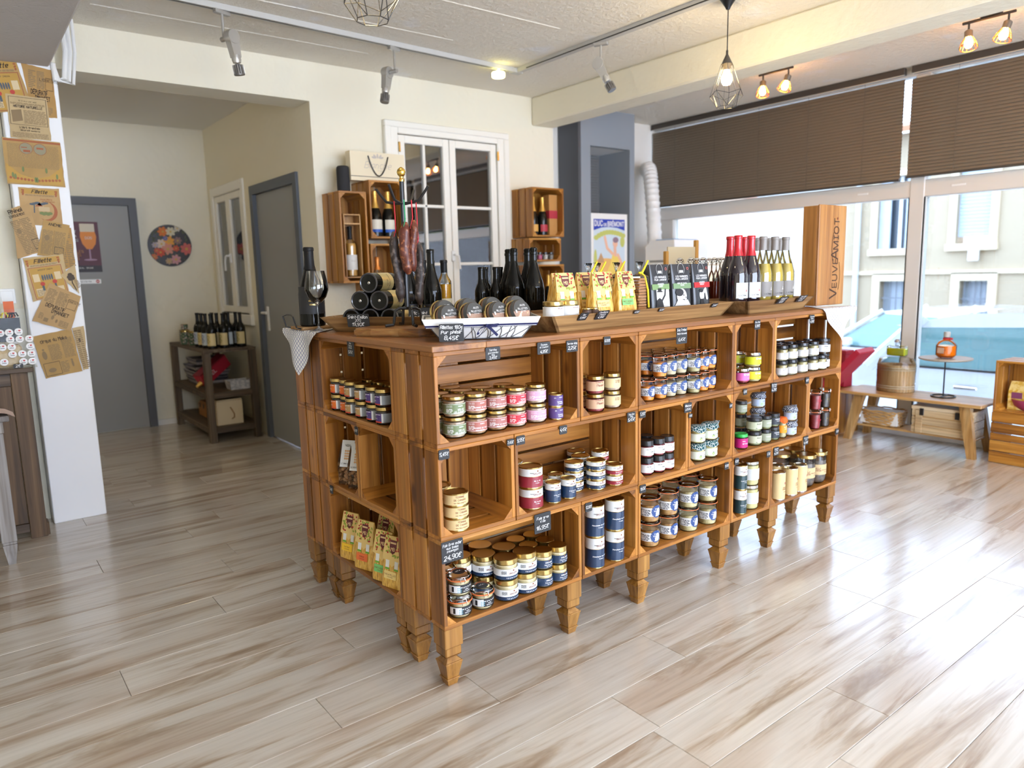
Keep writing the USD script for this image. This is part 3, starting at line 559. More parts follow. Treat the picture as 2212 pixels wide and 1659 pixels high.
TAGS = [ # u, v, w, h, rows (text, height, y of baseline as part of the card)
 (1065, 763.5, 33, 28, [('Terrine', .15, .20), ('gourmandes', .13, .0), ('90g', .12, -.17), ('3,45€', .2, -.42)], 'slate reading 3,45€ over the pastel terrine jars'),
 (1175, 752, 31, 26, [('Saumon', .15, .22), ('et Canard', .14, .02), ('4,95€', .22, -.38)], 'slate reading 4,95€ right of the pastel terrine jars'),
 (1236, 747.5, 28, 25, [('Terrine 65g', .15, .15), ('2,25€', .26, -.28)], 'slate reading 2,25€ over the purple tins'),
 (1312, 736, 17, 18, [('6,95€', .3, -.12)], 'slate reading 6,95€ over the beige and red terrine jars'),
 (1473, 724, 30, 37, [('Easy Traiteur', .13, .25), ('Made in Normandie', .1, .05), ('6,45€', .16, -.32)], 'large slate reading Easy Traiteur over the soup jars'),
 (1636.5, 701.5, 18, 20, [('Chou fleur', .17, .2), ('5,95€', .26, -.25)], 'slate over the yellow labelled jars'),
 (1754.5, 689.5, 16, 19, [('Tapenade', .15, .22), ('maison', .13, .02), ('4,95€', .22, -.36)], 'slate over the black-lidded jars'),
 (959.5, 982, 23, 22, [('5,45€', .32, -.12)], 'slate reading 5,45€ over the beige tins'),
 (1103, 955.5, 16, 14, [('7,45€', .38, -.18)], 'slate reading 7,45€ left of the crate seam, over the empty middle crate'),
 (1125, 951, 20, 20, [('9,95€', .36, -.14)], 'slate reading 9,95€ right of the crate seam over the burgundy tins'),
 (1217, 928.5, 18.5, 19, [('4,45€', .34, -.14)], 'slate reading 4,45€ over the three-high tins'),
 (1364, 901, 22, 22, [('Terrine', .17, .2), ('130g', .14, 0), ('5,45€', .26, -.36)], 'slate reading 5,45€ at the seam, Terrine 130g'),
 (1388.5, 895, 15.5, 16, [('5,95€', .36, -.12)], 'slate reading 5,95€ over the black-lidded jars'),
 (1486.5, 880.5, 21, 21, [('Rillettes', .2, .1), ('LOCAL', .2, -.25)], 'slate reading LOCAL between the two small middle crates'),
 (1492, 898, 10, 9.5, [('7,85€', .4, -.18)], 'tiny slate reading 7,85€ below the LOCAL slate'),
 (1579, 876.5, 9.5, 11, [('3,80€', .36, -.14)], 'tiny slate at the seam right of the fabric-capped jars'),
 (1610, 846.5, 11.5, 13, [('6,15€', .36, -.14)], 'small slate reading 6,15€ on the upper shelf edge'),
 (1672.5, 837, 17.5, 20.5, [('Terrines', .17, .22), ('de Lapin', .14, .04), ('6,35€', .24, -.34)], 'slate reading 6,35€ over the paisley-capped jars'),
 (1744, 822, 11, 14, [('4,80€', .34, -.12)], 'small slate left of the flared preserve jars'),
 (977.5, 1190, 47, 48, [('Foie Gras entier', .12, .27), ('aux baies', .11, .12), ('sauvages', .11, -.02), ('24,90€', .2, -.36)], 'largest slate, reading Foie Gras 24,90€, at the near bottom corner'),
 (1172.5, 1129, 39, 43, [('Foie gras', .13, .2), ('d’oie', .12, .03), ('16,95€', .19, -.32)], 'slate reading Foie gras 16,95€ over the gold lids'),
 (1272, 1095.5, 17, 20, [('13,90€', .3, -.12)], 'slate reading 13,90€ on the tall navy tins'),
 (1389, 1056, 16, 18, [('11,65€', .34, -.12)], 'slate reading 11,65€ over the large orange-ringed jars'),
 (1570, 1006.5, 12.5, 15.5, [('12,00€', .3, -.12)], 'slate at the upper right of the large orange-ringed jars'),
 (1592, 997, 12, 15.5, [('15,15€', .32, -.12)], 'slate over the dark green tins'),
 (1660.5, 981, 11.5, 14, [('5,75€', .34, -.12)], 'slate reading 5,75€ left of the crate seam over the cream tins'),
 (1677, 975, 16, 18.5, [('Sauces', .17, .22), ('au foie', .14, .03), ('14,30€', .22, -.34)], 'slate right of the crate seam over the cream tins'),
 (1741, 951.5, 16, 19.5, [('Coq au vin', .15, .22), ('local', .14, .03), ('12,95€', .22, -.34)], 'slate over the tall gold-lidded jars'),
 (1808.5, 932, 9.5, 13, [('8,30€', .32, -.12)], 'small slate on the far corner of the lower shelf')]
for u, v, w, h, rows, what in TAGS: fslate(u, v, w, h, rows, what, out=.004 + .0015 * (u % 3))
for u, v, w, h, rows, what in [(757, 753, 21, 34, [('Duo', .12, .28), ('Terrine', .1, .13), ('de noix', .1, 0), ('5,05€', .17, -.30)], 'tall slate reading 5,05€ on the end crate of jars'),
                               (769, 930.5, 10, 18, [('6,10€', .28, -.1)], 'slate reading 6,10€ on the divider over the nut bags'), (715.5, 1057.5, 9.5, 18, [('3,40€', .28, -.1)], 'slate reading 3,40€ over the pasta bags')]:
    fslate(u, v, w, h, rows, what, True)

# ------------------------------------------------------------------ jars and tins
M_jarglass = pane_mat('jar_glass', (.93, .95, .94), ior=1.32)
M_paper = mat('label_white', (.70, .70, .68), .5); M_ink = mat('ink_black', (.015, .015, .018), .5); M_inkw = mat('ink_white', (.85, .84, .82), .5); M_rubber = mat('rubber_orange', (.80, .20, .06), .45)
M_navy = mat('label_navy', (.015, .035, .085), .4); M_blacklid = mat('lid_black', (.012, .013, .016), .25, coat=.4)
def food(name, a, b, s=60, thr=.5): return spots_mat('food_' + name, a, b, s, thr, .4, .12, coat=.6)
def gold_lid(r, z, h=.010, m=None): return lathe([(0, z + h - .0012), (r - .006, z + h - .0012), (r - .004, z + h), (r - .0015, z + h), (r, z + h - .0015), (r + .0003, z + .002), (r, z), (0, z)], 32), (m or M_gold)
def glass_jar(t, r, h, lidm, contents, fill=.85, lid_r=None, lid_h=.010, neck=.0):
    """glass body round its contents, with a screw lid"""
    hb = h - lid_h
    obj('contents', lathe([(0, .004), (r - .006, .004), (r - .0025, .009), (r - .0025, hb * fill), (0, hb * fill)], 24), contents, t)
    obj('glass', lathe([(0, 0), (r - .005, 0), (r - .0015, .002), (r, .006), (r, hb - .008 - neck), (r - .002 - neck * .6, hb - .003), (r - .003 - neck * .6, hb + .002), (0, hb + .002)], 28), M_jarglass, t)
    obj('lid', *gold_lid(lid_r or r, hb, lid_h, lidm), t)
def label_on(t, r, a0, a1, z0, z1, m, name='label'): return obj(name, patch(r + .0006, a0, a1, z0, z1, 18), m, t, smooth=60)
def text_on(parent, r, rows, m=None, a=0):
    if not rows: return
    obj('lettering', cat_([wrap(T(stroke(tx, h, w=h * .16), (x, 0, 0)), r + .0012, a, z) for tx, h, x, z in rows]), m or M_inkw, parent)
def mk_terrine(col, cname, rows, cont):
    def b():
        t = thing('terrine_jar', '', 'jar'); r = .036; glass_jar(t, r, .0665, M_gold, cont, .9, neck=.003)
        l = label_on(t, r, -115, 115, .012, .045, mat('label_' + cname, col, .45)); obj('label_border', [patch(r + .001, -115, 115, .0135, .0145), patch(r + .001, -115, 115, .0425, .0435)], M_inkw, l)
        text_on(l, r, [('23-23', .0048, -.026, .034)] + rows + [('MAISON', .0035, .012, .035)]); obj('print', [wrap(bars(-.036, -.014, -.012, .001, 3, 4), r + .0012, 0, .030), wrap(bars(-.012, .02, -.001, .002, 1, 5), r + .0012, 0, .0165)], M_inkw, l); return t
    return Kind(b)
f_meat = food('meat', (.32, .15, .06), (.55, .33, .16)); f_pale = food('pale_meat', (.50, .33, .22), (.68, .55, .42)); f_orange = food('orange', (.80, .24, .02), (.90, .34, .04), 30); f_veg = food('veg', (.40, .34, .14), (.58, .48, .26), 90)
f_beige = food('beige', (.56, .44, .27), (.66, .55, .36), 80); f_green = food('green', (.16, .18, .06), (.30, .30, .12), 120); f_dark = food('dark', (.025, .02, .02), (.07, .04, .03)); f_red = food('redfruit', (.25, .02, .03), (.40, .05, .06)); f_fat = food('yellow_fat', (.66, .56, .22), (.74, .66, .34), 30)
f_foie = food('foie', (.62, .50, .25), (.72, .62, .40), 40); f_cassoulet = food('cassoulet', (.42, .20, .05), (.60, .34, .12), 50); f_choux = food('choux', (.58, .46, .20), (.72, .62, .36), 70); f_mush = food('mush', (.10, .08, .07), (.22, .17, .14), 50)
def weckR(parts=False): pass
def mk_soup(cont, cname, R=.0285, H=.088, big=False):
    def b():
        t = thing('soup_jar', '', 'jar'); k = H / .088
        obj('contents', lathe([(0, .003), (R - .004, .003), (R - .002, .008), (R - .002, H * .66), (0, H * .66)], 24), cont, t)
        obj('glass', lathe([(0, 0), (R - .004, 0), (R, .006), (R, H - .02 * k), (R + .0015, H - .011), (R + .003, H - .0105), (0, H - .0105)], 28), M_jarglass, t)
        obj('rubber_ring', lathe([(R - .003, H - .0103), (R + .0045, H - .0103), (R + .0045, H - .0078), (R - .003, H - .0078)], 28), M_rubber, t)
        obj('glass_lid', lathe([(0, H - .0075), (R + .003, H - .0075), (R + .003, H - .004), (R - .004, H - .001), (R - .008, H), (0, H - .001)], 28), M_jarglass, t)
        l = label_on(t, R, -95, 95, H * .24, H * .58, M_paper); obj('print', wrap(bars(-R * 1.6, -R * .55, -.012 * k, .010 * k, 6, 9), R + .0011, 0, H * .41), M_ink, l)
        n = obj('round_sticker', wrap(T(flat(unary_union([ell(0, 0, .0195 * k)] + [ell(.0195 * k * math.cos(i * .314), .0195 * k * math.sin(i * .314), .0028 * k, n=8) for i in range(20)])), (R * .20, 0, 0)), R + .0014, 0, H * .43), mat('sticker_navy', (.03, .07, .22), .45), l if False else t)
        obj('lettering', [wrap(T(stroke(tx, h * k, w=h * k * .15), (R * .20, yy * k, 0)), R + .0021, 0, H * .43) for tx, h, yy in (('EASY', .0045, .007), ('TRAITEUR', .0042, -.0005), ('PLATS', .0032, -.0065), ('BIO', .003, -.012))], M_inkw, n); return t
    return Kind(b)
def mk_tin(name, r, h, base, band, z_split, rows, ink=None, goldrim=True, grp=None):
    """food tin: rims, white upper band, coloured lower band"""
    def b():
        t = thing('food_tin', '', 'tin')
        obj('can', lathe([(0, .002), (r - .003, .002), (r - .002, 0), (r, .0005), (r, .003), (r - .0008, .0045), (r - .0008, h - .0045), (r, h - .003), (r, h - .0005), (r - .002, h), (r - .0035, h - .003), (0, h - .0032)], 32), M_gold if goldrim else M_chrome, t)
        l = label_on(t, r - .0008, -178, 178, .0045, h - .0045, base)
        if band: obj('band', patch(r + .0004, -178, 178, .0045, z_split, 24), band, l); obj('gold_line', patch(r + .0007, -178, 178, z_split, z_split + .0012, 24), M_gold, l)
        for i, (tx, hh, x, z, m) in enumerate(rows): obj('lettering', wrap(T(stroke(tx, hh, w=hh * .15), (x, 0, 0)), r + .0006, 0, z), m, l)
        if band: obj('emblem', wrap(T(flat(ell(0, 0, .0028)), (.008, 0, 0)), r + .0006, 0, z_split + (h - z_split) * .62), mat('emblem_brown', (.25, .08, .03), .5), l)
        return t
    return Kind(b)
M_wine = mat('label_burgundy', (.27, .02, .035), .35, coat=.3); M_navyc = mat('tin_navy', (.012, .035, .085), .3, coat=.4); M_greenc = mat('tin_dark_green', (.01, .04, .045), .3, coat=.4); M_cream = mat('tin_cream', (.72, .55, .27), .45)
M_brown = mat('ink_brown', (.22, .06, .03), .5)
def gr(r, z, zs, sub, sc=1.0): return [('GROLIERE', .0052 * sc, .008, z, M_brown), ('Maison', .003 * sc, -.014, z + .004, M_ink)] + [(sub, .0042 * sc, .006, zs * .6, M_inkw), ('Tradition', .003 * sc, .006, zs * .6 - .007 * sc, M_inkw)]
SHELF = {0: ROW[0] + TK + .0006, 1: ROW[1] + TK + .0006, 2: ROW[2] + TK + .0006}
HV = RC[2][:2] / np.linalg.norm(RC[2][:2])
def base(u, v, z, r):
    """centre of a jar whose nearest foot point shows at pixel u, v on the shelf"""
    P = on(u, v, 'z', z); d = P[:2] - CP[:2]; d /= np.linalg.norm(d); return np.array([P[0] + d[0] * r, P[1] + d[1] * r, z])
PLACED = {}
def zpx(x, y, s, x0, y0): return x / s + x0, y / s + y0
def settle(items, xr, yr):
    """push round things apart on their shelf until none overlap; items: [x, y, r]"""
    for _ in range(200):
        mv = 0
        for i in range(len(items)):
            a = items[i]; a[0] = min(max(a[0], xr[0] + a[2]), xr[1] - a[2]); a[1] = min(max(a[1], yr[0] + a[2]), yr[1] - a[2])
            for j in range(i):
                b = items[j]; d = np.array([a[0] - b[0], a[1] - b[1]]); L = np.linalg.norm(d); o = a[2] + b[2] + .0012 - L
                if o > 0:
                    d = d / L if L > 1e-6 else np.array([1.0, 0]); a[0] += d[0] * o / 2; a[1] += d[1] * o / 2; b[0] -= d[0] * o / 2; b[1] -= d[1] * o / 2; mv += o
        if mv < 1e-5: break
    return items
def shelf_set(row, x0, x1, zoom, entries, end=False, group=None):
    """entries: (kind, r, h, levels, spots, label). spots: zoom pixels of front foot points, or ('b', i, dx, dy): behind spot number i"""
    z = SHELF[row]; zx, zy, s = zoom; its = []; meta = []
    for K, r, h, lv, spots, lab, grp in entries:
        for sp in spots:
            if sp[0] == 'b':
                a = its[sp[1]]; q = [a[0] + sp[2], a[1] + sp[3], r]
            else:
                P = base(sp[0] / s + zx, sp[1] / s + zy, z, r); q = [P[0], P[1], r]
            its.append(q); meta.append((K, h, sp[4] if sp[0] == 'b' and len(sp) > 4 else lv, lab, grp, r))
    if end: settle(its, (.006, DP - .015), (x0 + TK + .036, x1 - TK - .036))
    else: settle(its, (x0 + TK + .035, x1 - TK - .037), (.004, DP - .0145))
    order = {}
    for q, (K, h, lv, lab, grp, r) in zip(its, meta): order.setdefault(lab, []).append(q)
    for q, (K, h, lv, lab, grp, r) in zip(its, meta):
        col = sorted(order[lab], key=(lambda a: -a[1]) if end else (lambda a: a[0])).index(q); n = len(order[lab])
        for k in range(lv):
            where = '' if lv == 1 else (('lower', 'upper') if lv == 2 else ('lowest', 'middle', 'topmost'))[k] + ' '
            w2 = '' if n == 1 else f', {ORD[col]} from left'
            K.put((q[0], q[1], z + k * h), (-78 if end else -14) + rnd.uniform(-4, 4), f'{where}{lab}{w2}', grp)
ORD = ['first', 'second', 'third', 'fourth', 'fifth', 'sixth', 'seventh', 'eighth', 'ninth', 'tenth', 'eleventh', 'twelfth', '13th', '14th', '15th', '16th', '17th', '18th', '19th', '20th', '21st', '22nd', '23rd', '24th']
LB = 'pastel terrine jars in the near top crate'
Tg = mk_terrine((.17, .22, .10), 'sage', [('DÉLICE', .0052, .014, .0235), ('DE CANARD', .0048, .010, .0165)], f_pale); Ts = mk_terrine((.42, .14, .11), 'salmon', [('TERRINE DE PORC', .0042, .008, .021)], f_meat)
Ts2 = mk_terrine((.40, .15, .13), 'brick', [('TERRINE DE CHEVREUIL', .0036, .006, .021)], f_meat); Tr = mk_terrine((.62, .015, .03), 'scarlet', [('TERRINE', .0048, .014, .0245), ('CAMPAGNE', .0048, .012, .0175)], f_pale); Tp = mk_terrine((.66, .34, .50), 'pink', [('DUO DE SAUMON', .0048, .008, .022)], f_pale)
Kpurp = mk_tin('p', .0265, .045, mat('label_purple', (.10, .055, .20), .4), None, 0, [('TERRINE', .004, .004, .016, M_inkw), ('CANARD', .004, .006, .010, M_inkw), ('MAISON', .003, .008, .032, M_inkw), ('23', .004, -.014, .030, M_inkw)])
shelf_set(0, 0, .6, (920, 720, 4.608), [
 (Tg, .036, .0668, 2, [(290, 1052), ('b', 0, -.01, .078), ('b', 0, .0, .155)], 'sage-labelled duck terrine jar in the near top crate', LB), (Ts, .036, .0668, 2, [(500, 1015), ('b', 3, 0, .078), ('b', 3, .005, .155)], 'salmon-labelled terrine jar in the near top crate', LB),
 (Ts2, .036, .0668, 2, [(700, 975), ('b', 6, 0, .078)], 'brick-labelled terrine jar in the near top crate', LB), (Tr, .036, .0668, 2, [(895, 938), ('b', 8, .01, .078)], 'scarlet-labelled country terrine jar in the near top crate', LB),
 (Tp, .036, .0668, 2, [(1095, 897)], 'pink-labelled salmon terrine jar in the near top crate', LB), (Kpurp, .0265, .0452, 2, [(1295, 862)], 'small purple tin right of the pink-labelled jars', LB)])
def mk_lidjar(name, r, h, col, cname, cont, rows, lid=None, ink=None, lid_h=.012, z0=.2, z1=.72, a=110, neck=.003, deco=None):
    def b():
        t = thing(name, '', 'jar'); glass_jar(t, r, h, lid or M_gold, cont, .9, lid_h=lid_h, neck=neck)
        l = label_on(t, r, -a, a, h * z0, h * z1, mat('label_' + cname, col, .5)); text_on(l, r, rows, ink or M_ink)
        if deco: obj('print', wrap(deco, r + .0012, 0, h * (z0 + z1) / 2), M_ink if ink is None else ink, l)
        return t
    return Kind(b)
Kpim = mk_lidjar('terrine_jar', .0325, .066, (.66, .42, .26), 'peach', f_red, [('TERRINE AU', .004, .002, .042), ('Piment', .0075, .006, .03)], ink=M_brown); Kbei = mk_lidjar('terrine_jar', .033, .066, (.68, .54, .28), 'straw', f_pale, [('TERRINE', .004, .006, .038), ('DE NOIX', .004, .006, .032)], ink=M_brown)
shelf_set(0, .6, .9, (920, 720, 4.608), [(Kpim, .0325, .0662, 2, [(1685, 790), ('b', 0, -.01, .075)], 'red-filled terrine jar with peach label', 'beige and red terrine jars'), (Kbei, .033, .0662, 2, [(1850, 752)], 'beige-labelled terrine jar right of the red ones', 'beige and red terrine jars')])
So = mk_soup(f_orange, 'o'); Sb = mk_soup(f_beige, 'b'); Sv = mk_soup(f_veg, 'v'); S = 'soup jars with navy round stickers'
shelf_set(0, .9, 1.5, (1360, 680, 7.542), [
 (So, .033, .0882, 2, [(490, 1380), (1265, 1228), (1435, 1195)], 'orange soup jar of the front row', S), (Sb, .033, .0882, 2, [(690, 1335), (890, 1300)], 'beige soup jar of the front row', S), (Sv, .033, .0882, 2, [(1085, 1265)], 'greenish soup jar of the front row', S),
 (So, .033, .0882, 1, [(285, 1415)], 'single orange soup jar at the front left of its crate', S), (So, .033, .0882, 2, [('b', 6, 0, .075), ('b', 0, 0, .072), ('b', 3, 0, .072), ('b', 4, 0, .072), ('b', 5, .0, .072), ('b', 1, 0, .072)], 'soup jar of the second row', S),
 (Sv, .033, .0882, 2, [('b', 7, 0, .072), ('b', 8, 0, .072), ('b', 9, 0, .072), ('b', 10, 0, .072), ('b', 11, 0, .072)], 'soup jar of the back row', S)])
Kyel = mk_lidjar('spread_jar', .036, .066, (.62, .66, .02), 'lime', f_veg, [('Kresly', .0085, .004, .036), ('sel', .004, .012, .022)], lid=M_chrome, ink=M_inkw); Kpnk = mk_lidjar('spread_jar', .031, .066, (.80, .16, .45), 'hotpink', f_red, [('Kresly', .0085, .002, .036), ('rose', .004, .008, .022)], lid=M_chrome, ink=M_inkw)
shelf_set(0, 1.5, 1.8, (1560, 660, 7.9), [(Kyel, .036, .0662, 2, [(510, 1310), (330, 1255)], 'lime-labelled spread jar', 'lime and pink spread jars'), (Kpnk, .031, .066, 1, [(335, 1335)], 'pink-labelled spread jar at the front left', 'lime and pink spread jars')])
Kblk = mk_lidjar('tapenade_jar', .0275, .072, (.72, .72, .70), 'plain_white', f_veg, [('OLIVE', .004, -.004, .034), ('verte', .0035, -.006, .028), ('v', .006, .008, .022)], lid=M_blacklid, lid_h=.014, z0=.12, z1=.55)
Kblkb = mk_lidjar('tapenade_jar', .036, .074, (.72, .72, .70), 'plain_white', f_dark, [('ORIGINE', .0045, -.008, .034), ('cep', .004, -.008, .026), ('v', .007, .012, .022)], lid=M_blacklid, lid_h=.014, z0=.12, z1=.6)
B5 = 'black-lidded jars in the farthest top crate'
shelf_set(0, 1.8, 2.4, (1560, 660, 7.9), [
 (Kblk, .0275, .0722, 2, [(1005, 1215), (1170, 1188), (1350, 1152), (1530, 1120)], 'black-lidded jar of the front row in the farthest top crate', B5), (Kblk, .0275, .0722, 1, [(1700, 1085)], 'single black-lidded jar right of the front row', B5), (Kblkb, .036, .0742, 2, [(1860, 1050)], 'wider black-lidded jar at the right end', B5),
 (Kblk, .0275, .0722, 2, [('b', 0, 0, .062), ('b', 1, 0, .062), ('b', 2, 0, .062), ('b', 3, 0, .062), ('b', 4, 0, .07)], 'black-lidded jar of the second row', B5), (Kblk, .0275, .0722, 2, [('b', 6, 0, .062), ('b', 7, 0, .062), ('b', 8, 0, .062)], 'black-lidded jar of the back row', B5)])
# middle row
Kter = mk_tin('t', .0405, .041, M_cream, None, 0, [('TERRINE', .0055, .004, .028, M_brown), ('DE CANARD', .0055, .004, .0185, M_brown), ('aux deux magrets', .0038, .004, .010, M_brown)])
shelf_set(1, 0, .3, (640, 1080, 3.456), [(Kter, .0405, .0412, 3, [(1195, 240), ('b', 0, -.02, .10)], 'cream duck terrine tin', 'cream duck terrine tins')])
Kbig = mk_tin('b', .0425, .0735, M_paper, M_wine, .042, gr(.0425, .05, .042, 'Riz au lait')); Ksm = mk_tin('s', .0285, .074, M_paper, M_navyc, .047, gr(.0285, .053, .047, 'Crème de Foie', .8))
Kfl = mk_tin('f', .036, .0365, M_paper, M_navyc, .017, gr(.036, .0225, .017, 'Bloc de foie', .8)); Kfr = mk_tin('r', .0335, .0395, M_paper, M_wine, .018, gr(.0335, .024, .018, 'Terrine de porc', .8))
t2 = 'white-banded tins in the middle row'
shelf_set(1, .3, .9, (1080, 920, 5.184), [(Kbig, .0425, .0737, 2, [(350, 940), ('b', 0, -.01, .10)], 'large burgundy and white tin', t2), (Ksm, .0285, .0742, 1, [(595, 870), (765, 820), ('b', 2, .0, .068), ('b', 3, 0, .068)], 'slim navy and white tin', t2),
 (Kfl, .036, .0367, 3, [(1075, 720), (905, 660), ('b', 6, -.075, .04)], 'flat navy and white tin', t2), (Kfl, .036, .0367, 4, [('b', 7, .03, .075)], 'rearmost flat navy tin', t2) if False else (Kfl, .036, .0367, 3, [('b', 7, .04, .07)], 'rearmost flat navy tin', t2), (Kfr, .0335, .0397, 2, [(1290, 668)], 'short burgundy and white tin at the right', t2), (Kfr, .0335, .0397, 3, [('b', 10, .0, .075)], 'short burgundy tin behind the others', t2)])
Kwl = mk_lidjar('chutney_jar', .028, .070, (.76, .75, .72), 'bone_white', f_red, [('CHUTNEY', .0035, -.004, .034), ('Patate', .004, .010, .024)], lid=M_blacklid, lid_h=.020, z0=.16, z1=.62)
shelf_set(1, .9, 1.2, (1360, 850, 8.296), [(Kwl, .028, .0702, 2, [(300, 1475), (520, 1425), (745, 1360)], 'black-capped chutney jar with white label, front row', 'black-capped chutney jars'), (Kwl, .028, .0702, 2, [('b', 0, -.005, .065), ('b', 1, .0, .066)], 'black-capped chutney jar, back row', 'black-capped chutney jars')])
M_fabric = spots_mat('fabric_green', (.72, .74, .70), (.01, .075, .085), 95, .055, .8, .02, 'edge'); M_fabric2 = spots_mat('fabric_blue', (.70, .72, .74), (.03, .04, .07), 120, .055, .8, .02, 'edge')
def cloth_cap(t, r, z, m, ear=True, drop=.022):
    """printed cloth over a lid, hanging in points, one corner standing off"""
    n = 40; V = [(0, 0, z + .006)]; F = []; a = np.arange(n) * 2 * np.pi / n
    for q, (rr, zz) in enumerate(((r * .6, .0055), (r * .95, .003), (r * 1.04, -.003), (r * 1.10, -.5), (r * 1.16, -1))):
        for x in a:
            w = 1 + .05 * math.sin(9 * x) * (q > 2); d = drop * (.55 + .45 * abs(math.cos(2 * x + .4))) if zz <= -.5 else 0
            R = rr * w
            if ear and q == 4 and abs(((x - .35 + np.pi) % (2 * np.pi)) - np.pi) < .3: R *= 1.5; d *= -.2
            V.append((R * math.cos(x), R * math.sin(x), z + (zz if zz > -.5 else zz * d)))
    for j in range(n): F.append((0, 1 + j, 1 + (j + 1) % n))
    for q in range(4):
        for j in range(n):
            k = (j + 1) % n; A, B = 1 + q * n, 1 + (q + 1) * n; F += [(A + j, B + j, B + k), (A + j, B + k, A + k)]
    V = np.array(V); nV = len(V); cen = np.array([0, 0, z - .01]); d = V - cen; V2 = V - d / np.linalg.norm(d, axis=1, keepdims=True) * .0006
    F = np.array(F); obj('cloth_cap', trimesh.Trimesh(np.vstack([V, V2]), np.vstack([F, F[:, ::-1] + nV]), process=False), m, t, smooth=True)
def mk_fab(r, h, m, cont, rows, col, cname):
    def b():
        t = thing('cloth_capped_jar', '', 'jar'); glass_jar(t, r, h - .008, M_gold, cont, .92, neck=.003); l = label_on(t, r, -110, 110, .010, .042, mat('label_' + cname, col, .5)); text_on(l, r, rows, M_ink)
        obj('print', [wrap(T(flat(ell(0, 0, .006, .004)), (-.004, 0, 0)), r + .001, 0, .02), wrap(bars(-.03, .0, 0, .004, 1, 2), r + .001, 0, .012)], mat('print_green', (.30, .50, .08), .6), l); cloth_cap(t, r, h - .0075, m); return t
    return Kind(b)
Kfab = mk_fab(.034, .0765, M_fabric, f_fat, [('RILLETTES', .0045, .010, .024), ('LOCAL', .0035, .012, .018)], (.72, .76, .62), 'pale_green'); Kfab2 = mk_fab(.031, .072, M_fabric2, f_beige, [('LAPIN', .004, .008, .03)], (.45, .52, .66), 'paisley_blue')
shelf_set(1, 1.2, 1.5, (1360, 850, 8.296), [(Kfab, .037, .0766, 2, [(1200, 1225), (1500, 1135), ('b', 0, -.02, .085)], 'green leaf-print cloth-capped jar', 'green cloth-capped jars')])
M_greenlid = mat('lid_green', (.02, .42, .06), .3, coat=.4)
Kmag = mk_lidjar('pesto_jar', .029, .069, (.50, .01, .17), 'magenta', f_red, [('BETTERAVE', .0045, .004, .024), ('apéro', .004, -.008, .036)], lid=M_greenlid, ink=M_inkw, z0=.12, z1=.72, lid_h=.014)
Kpes = mk_lidjar('pesto_jar', .0345, .0645, (.50, .52, .36), 'sage_pale', f_green, [('PESTO', .005, .0, .034), ('bio', .004, -.012, .016)], lid=M_blacklid, ink=M_ink, lid_h=.014); Kpes2 = mk_lidjar('pesto_jar', .027, .064, (.34, .36, .26), 'olive_grey', f_green, [('TAPENADE', .004, .0, .03)], lid=M_blacklid, ink=M_inkw, lid_h=.014)
Kpes3 = mk_lidjar('pesto_jar', .0285, .064, (.03, .035, .045), 'slate_blue', f_green, [('AUBERGINE', .004, .0, .036), ('Tomates', .004, .002, .028)], lid=M_blacklid, ink=M_inkw, lid_h=.014)
def b_or():
    t = thing('orange_capped_jar', '', 'jar'); r = .0225; glass_jar(t, r, .094, M_gold, f_veg, .92); l = label_on(t, r, -120, 120, .026, .062, mat('label_orange', (.85, .30, .01), .5)); text_on(l, r, [('OLIVES', .004, .004, .052), ('pays', .004, .004, .044)]); cloth_cap(t, r, .095, mat('cloth_orange', (.75, .12, .01), .8), False, .024); return t
MX = 'mixed jars in the middle row'
shelf_set(1, 1.5, 2.1, (1560, 820, 5.185), [(Kmag, .029, .069, 1, [(208, 785)], 'green-lidded magenta beetroot jar', MX), (Kpes, .0345, .0647, 2, [(350, 745)], 'pale green pesto jar with black lid', MX), (Kpes2, .027, .0642, 2, [(475, 715)], 'olive-grey tapenade jar', MX), (Kpes3, .0285, .0642, 2, [(565, 685)], 'dark-labelled aubergine jar', MX),
 (Kind(b_or), .026, .1, 1, [(663, 660)], 'tall jar with orange cloth cap and orange label', MX), (Kfab2, .034, .0722, 2, [(790, 625)], 'blue paisley cloth-capped jar at the right', MX), (Kpes2, .027, .0642, 3, [('b', 0, 0, .075), ('b', 1, .02, .085)], 'black-lidded jar behind the pesto jars', MX), (Kfab2, .034, .0722, 3, [('b', 2, .075, .09)], 'blue paisley cloth-capped jar in the shade behind', MX)])
def mk_tulip(cont, tail, m):
    def b():
        t = thing('flared_jar', '', 'jar'); r0, r1, h = .025, .031, .097
        obj('contents', lathe([(0, .003), (r0 - .003, .003), (r0 - .001, .008), (r1 - .005, h * .74), (0, h * .74)], 24), cont, t); obj('glass', lathe([(0, 0), (r0 - .003, 0), (r0 + .001, .005), (r1 - .003, h - .018), (r1, h - .012), (0, h - .012)], 26), M_jarglass, t)
        obj('rubber_ring', lathe([(r1 - .004, h - .0118), (r1 + .002, h - .0118), (r1 + .002, h - .0095), (r1 - .004, h - .0095)], 26), M_rubber, t); obj('glass_lid', lathe([(0, h - .0092), (r1 + .001, h - .0092), (r1 + .001, h - .005), (r1 - .006, h), (0, h - .001)], 26), M_jarglass, t)
        obj('clip', [bx(-.004, .004, -r1 - .006, -r1 + .006, h - .016, h + .0004, .001), bx(-.004, .004, r1 - .006, r1 + .006, h - .016, h + .0004, .001)], M_chrome, t)
        obj('lettering', wrap(cat_([stroke(tail, .010 if tail == 'Soyer' else .007, slant=.15), T(stroke('LABEL', .003), (0, -.01, 0))]), r1 - .0012, 8, h * .45), m, t); return t
    return Kind(b)
Kt1 = mk_tulip(f_red, 'Soyer', mat('ink_red', (.6, .02, .05), .4)); Kt2 = mk_tulip(f_dark, 'Le Coq', M_gold)
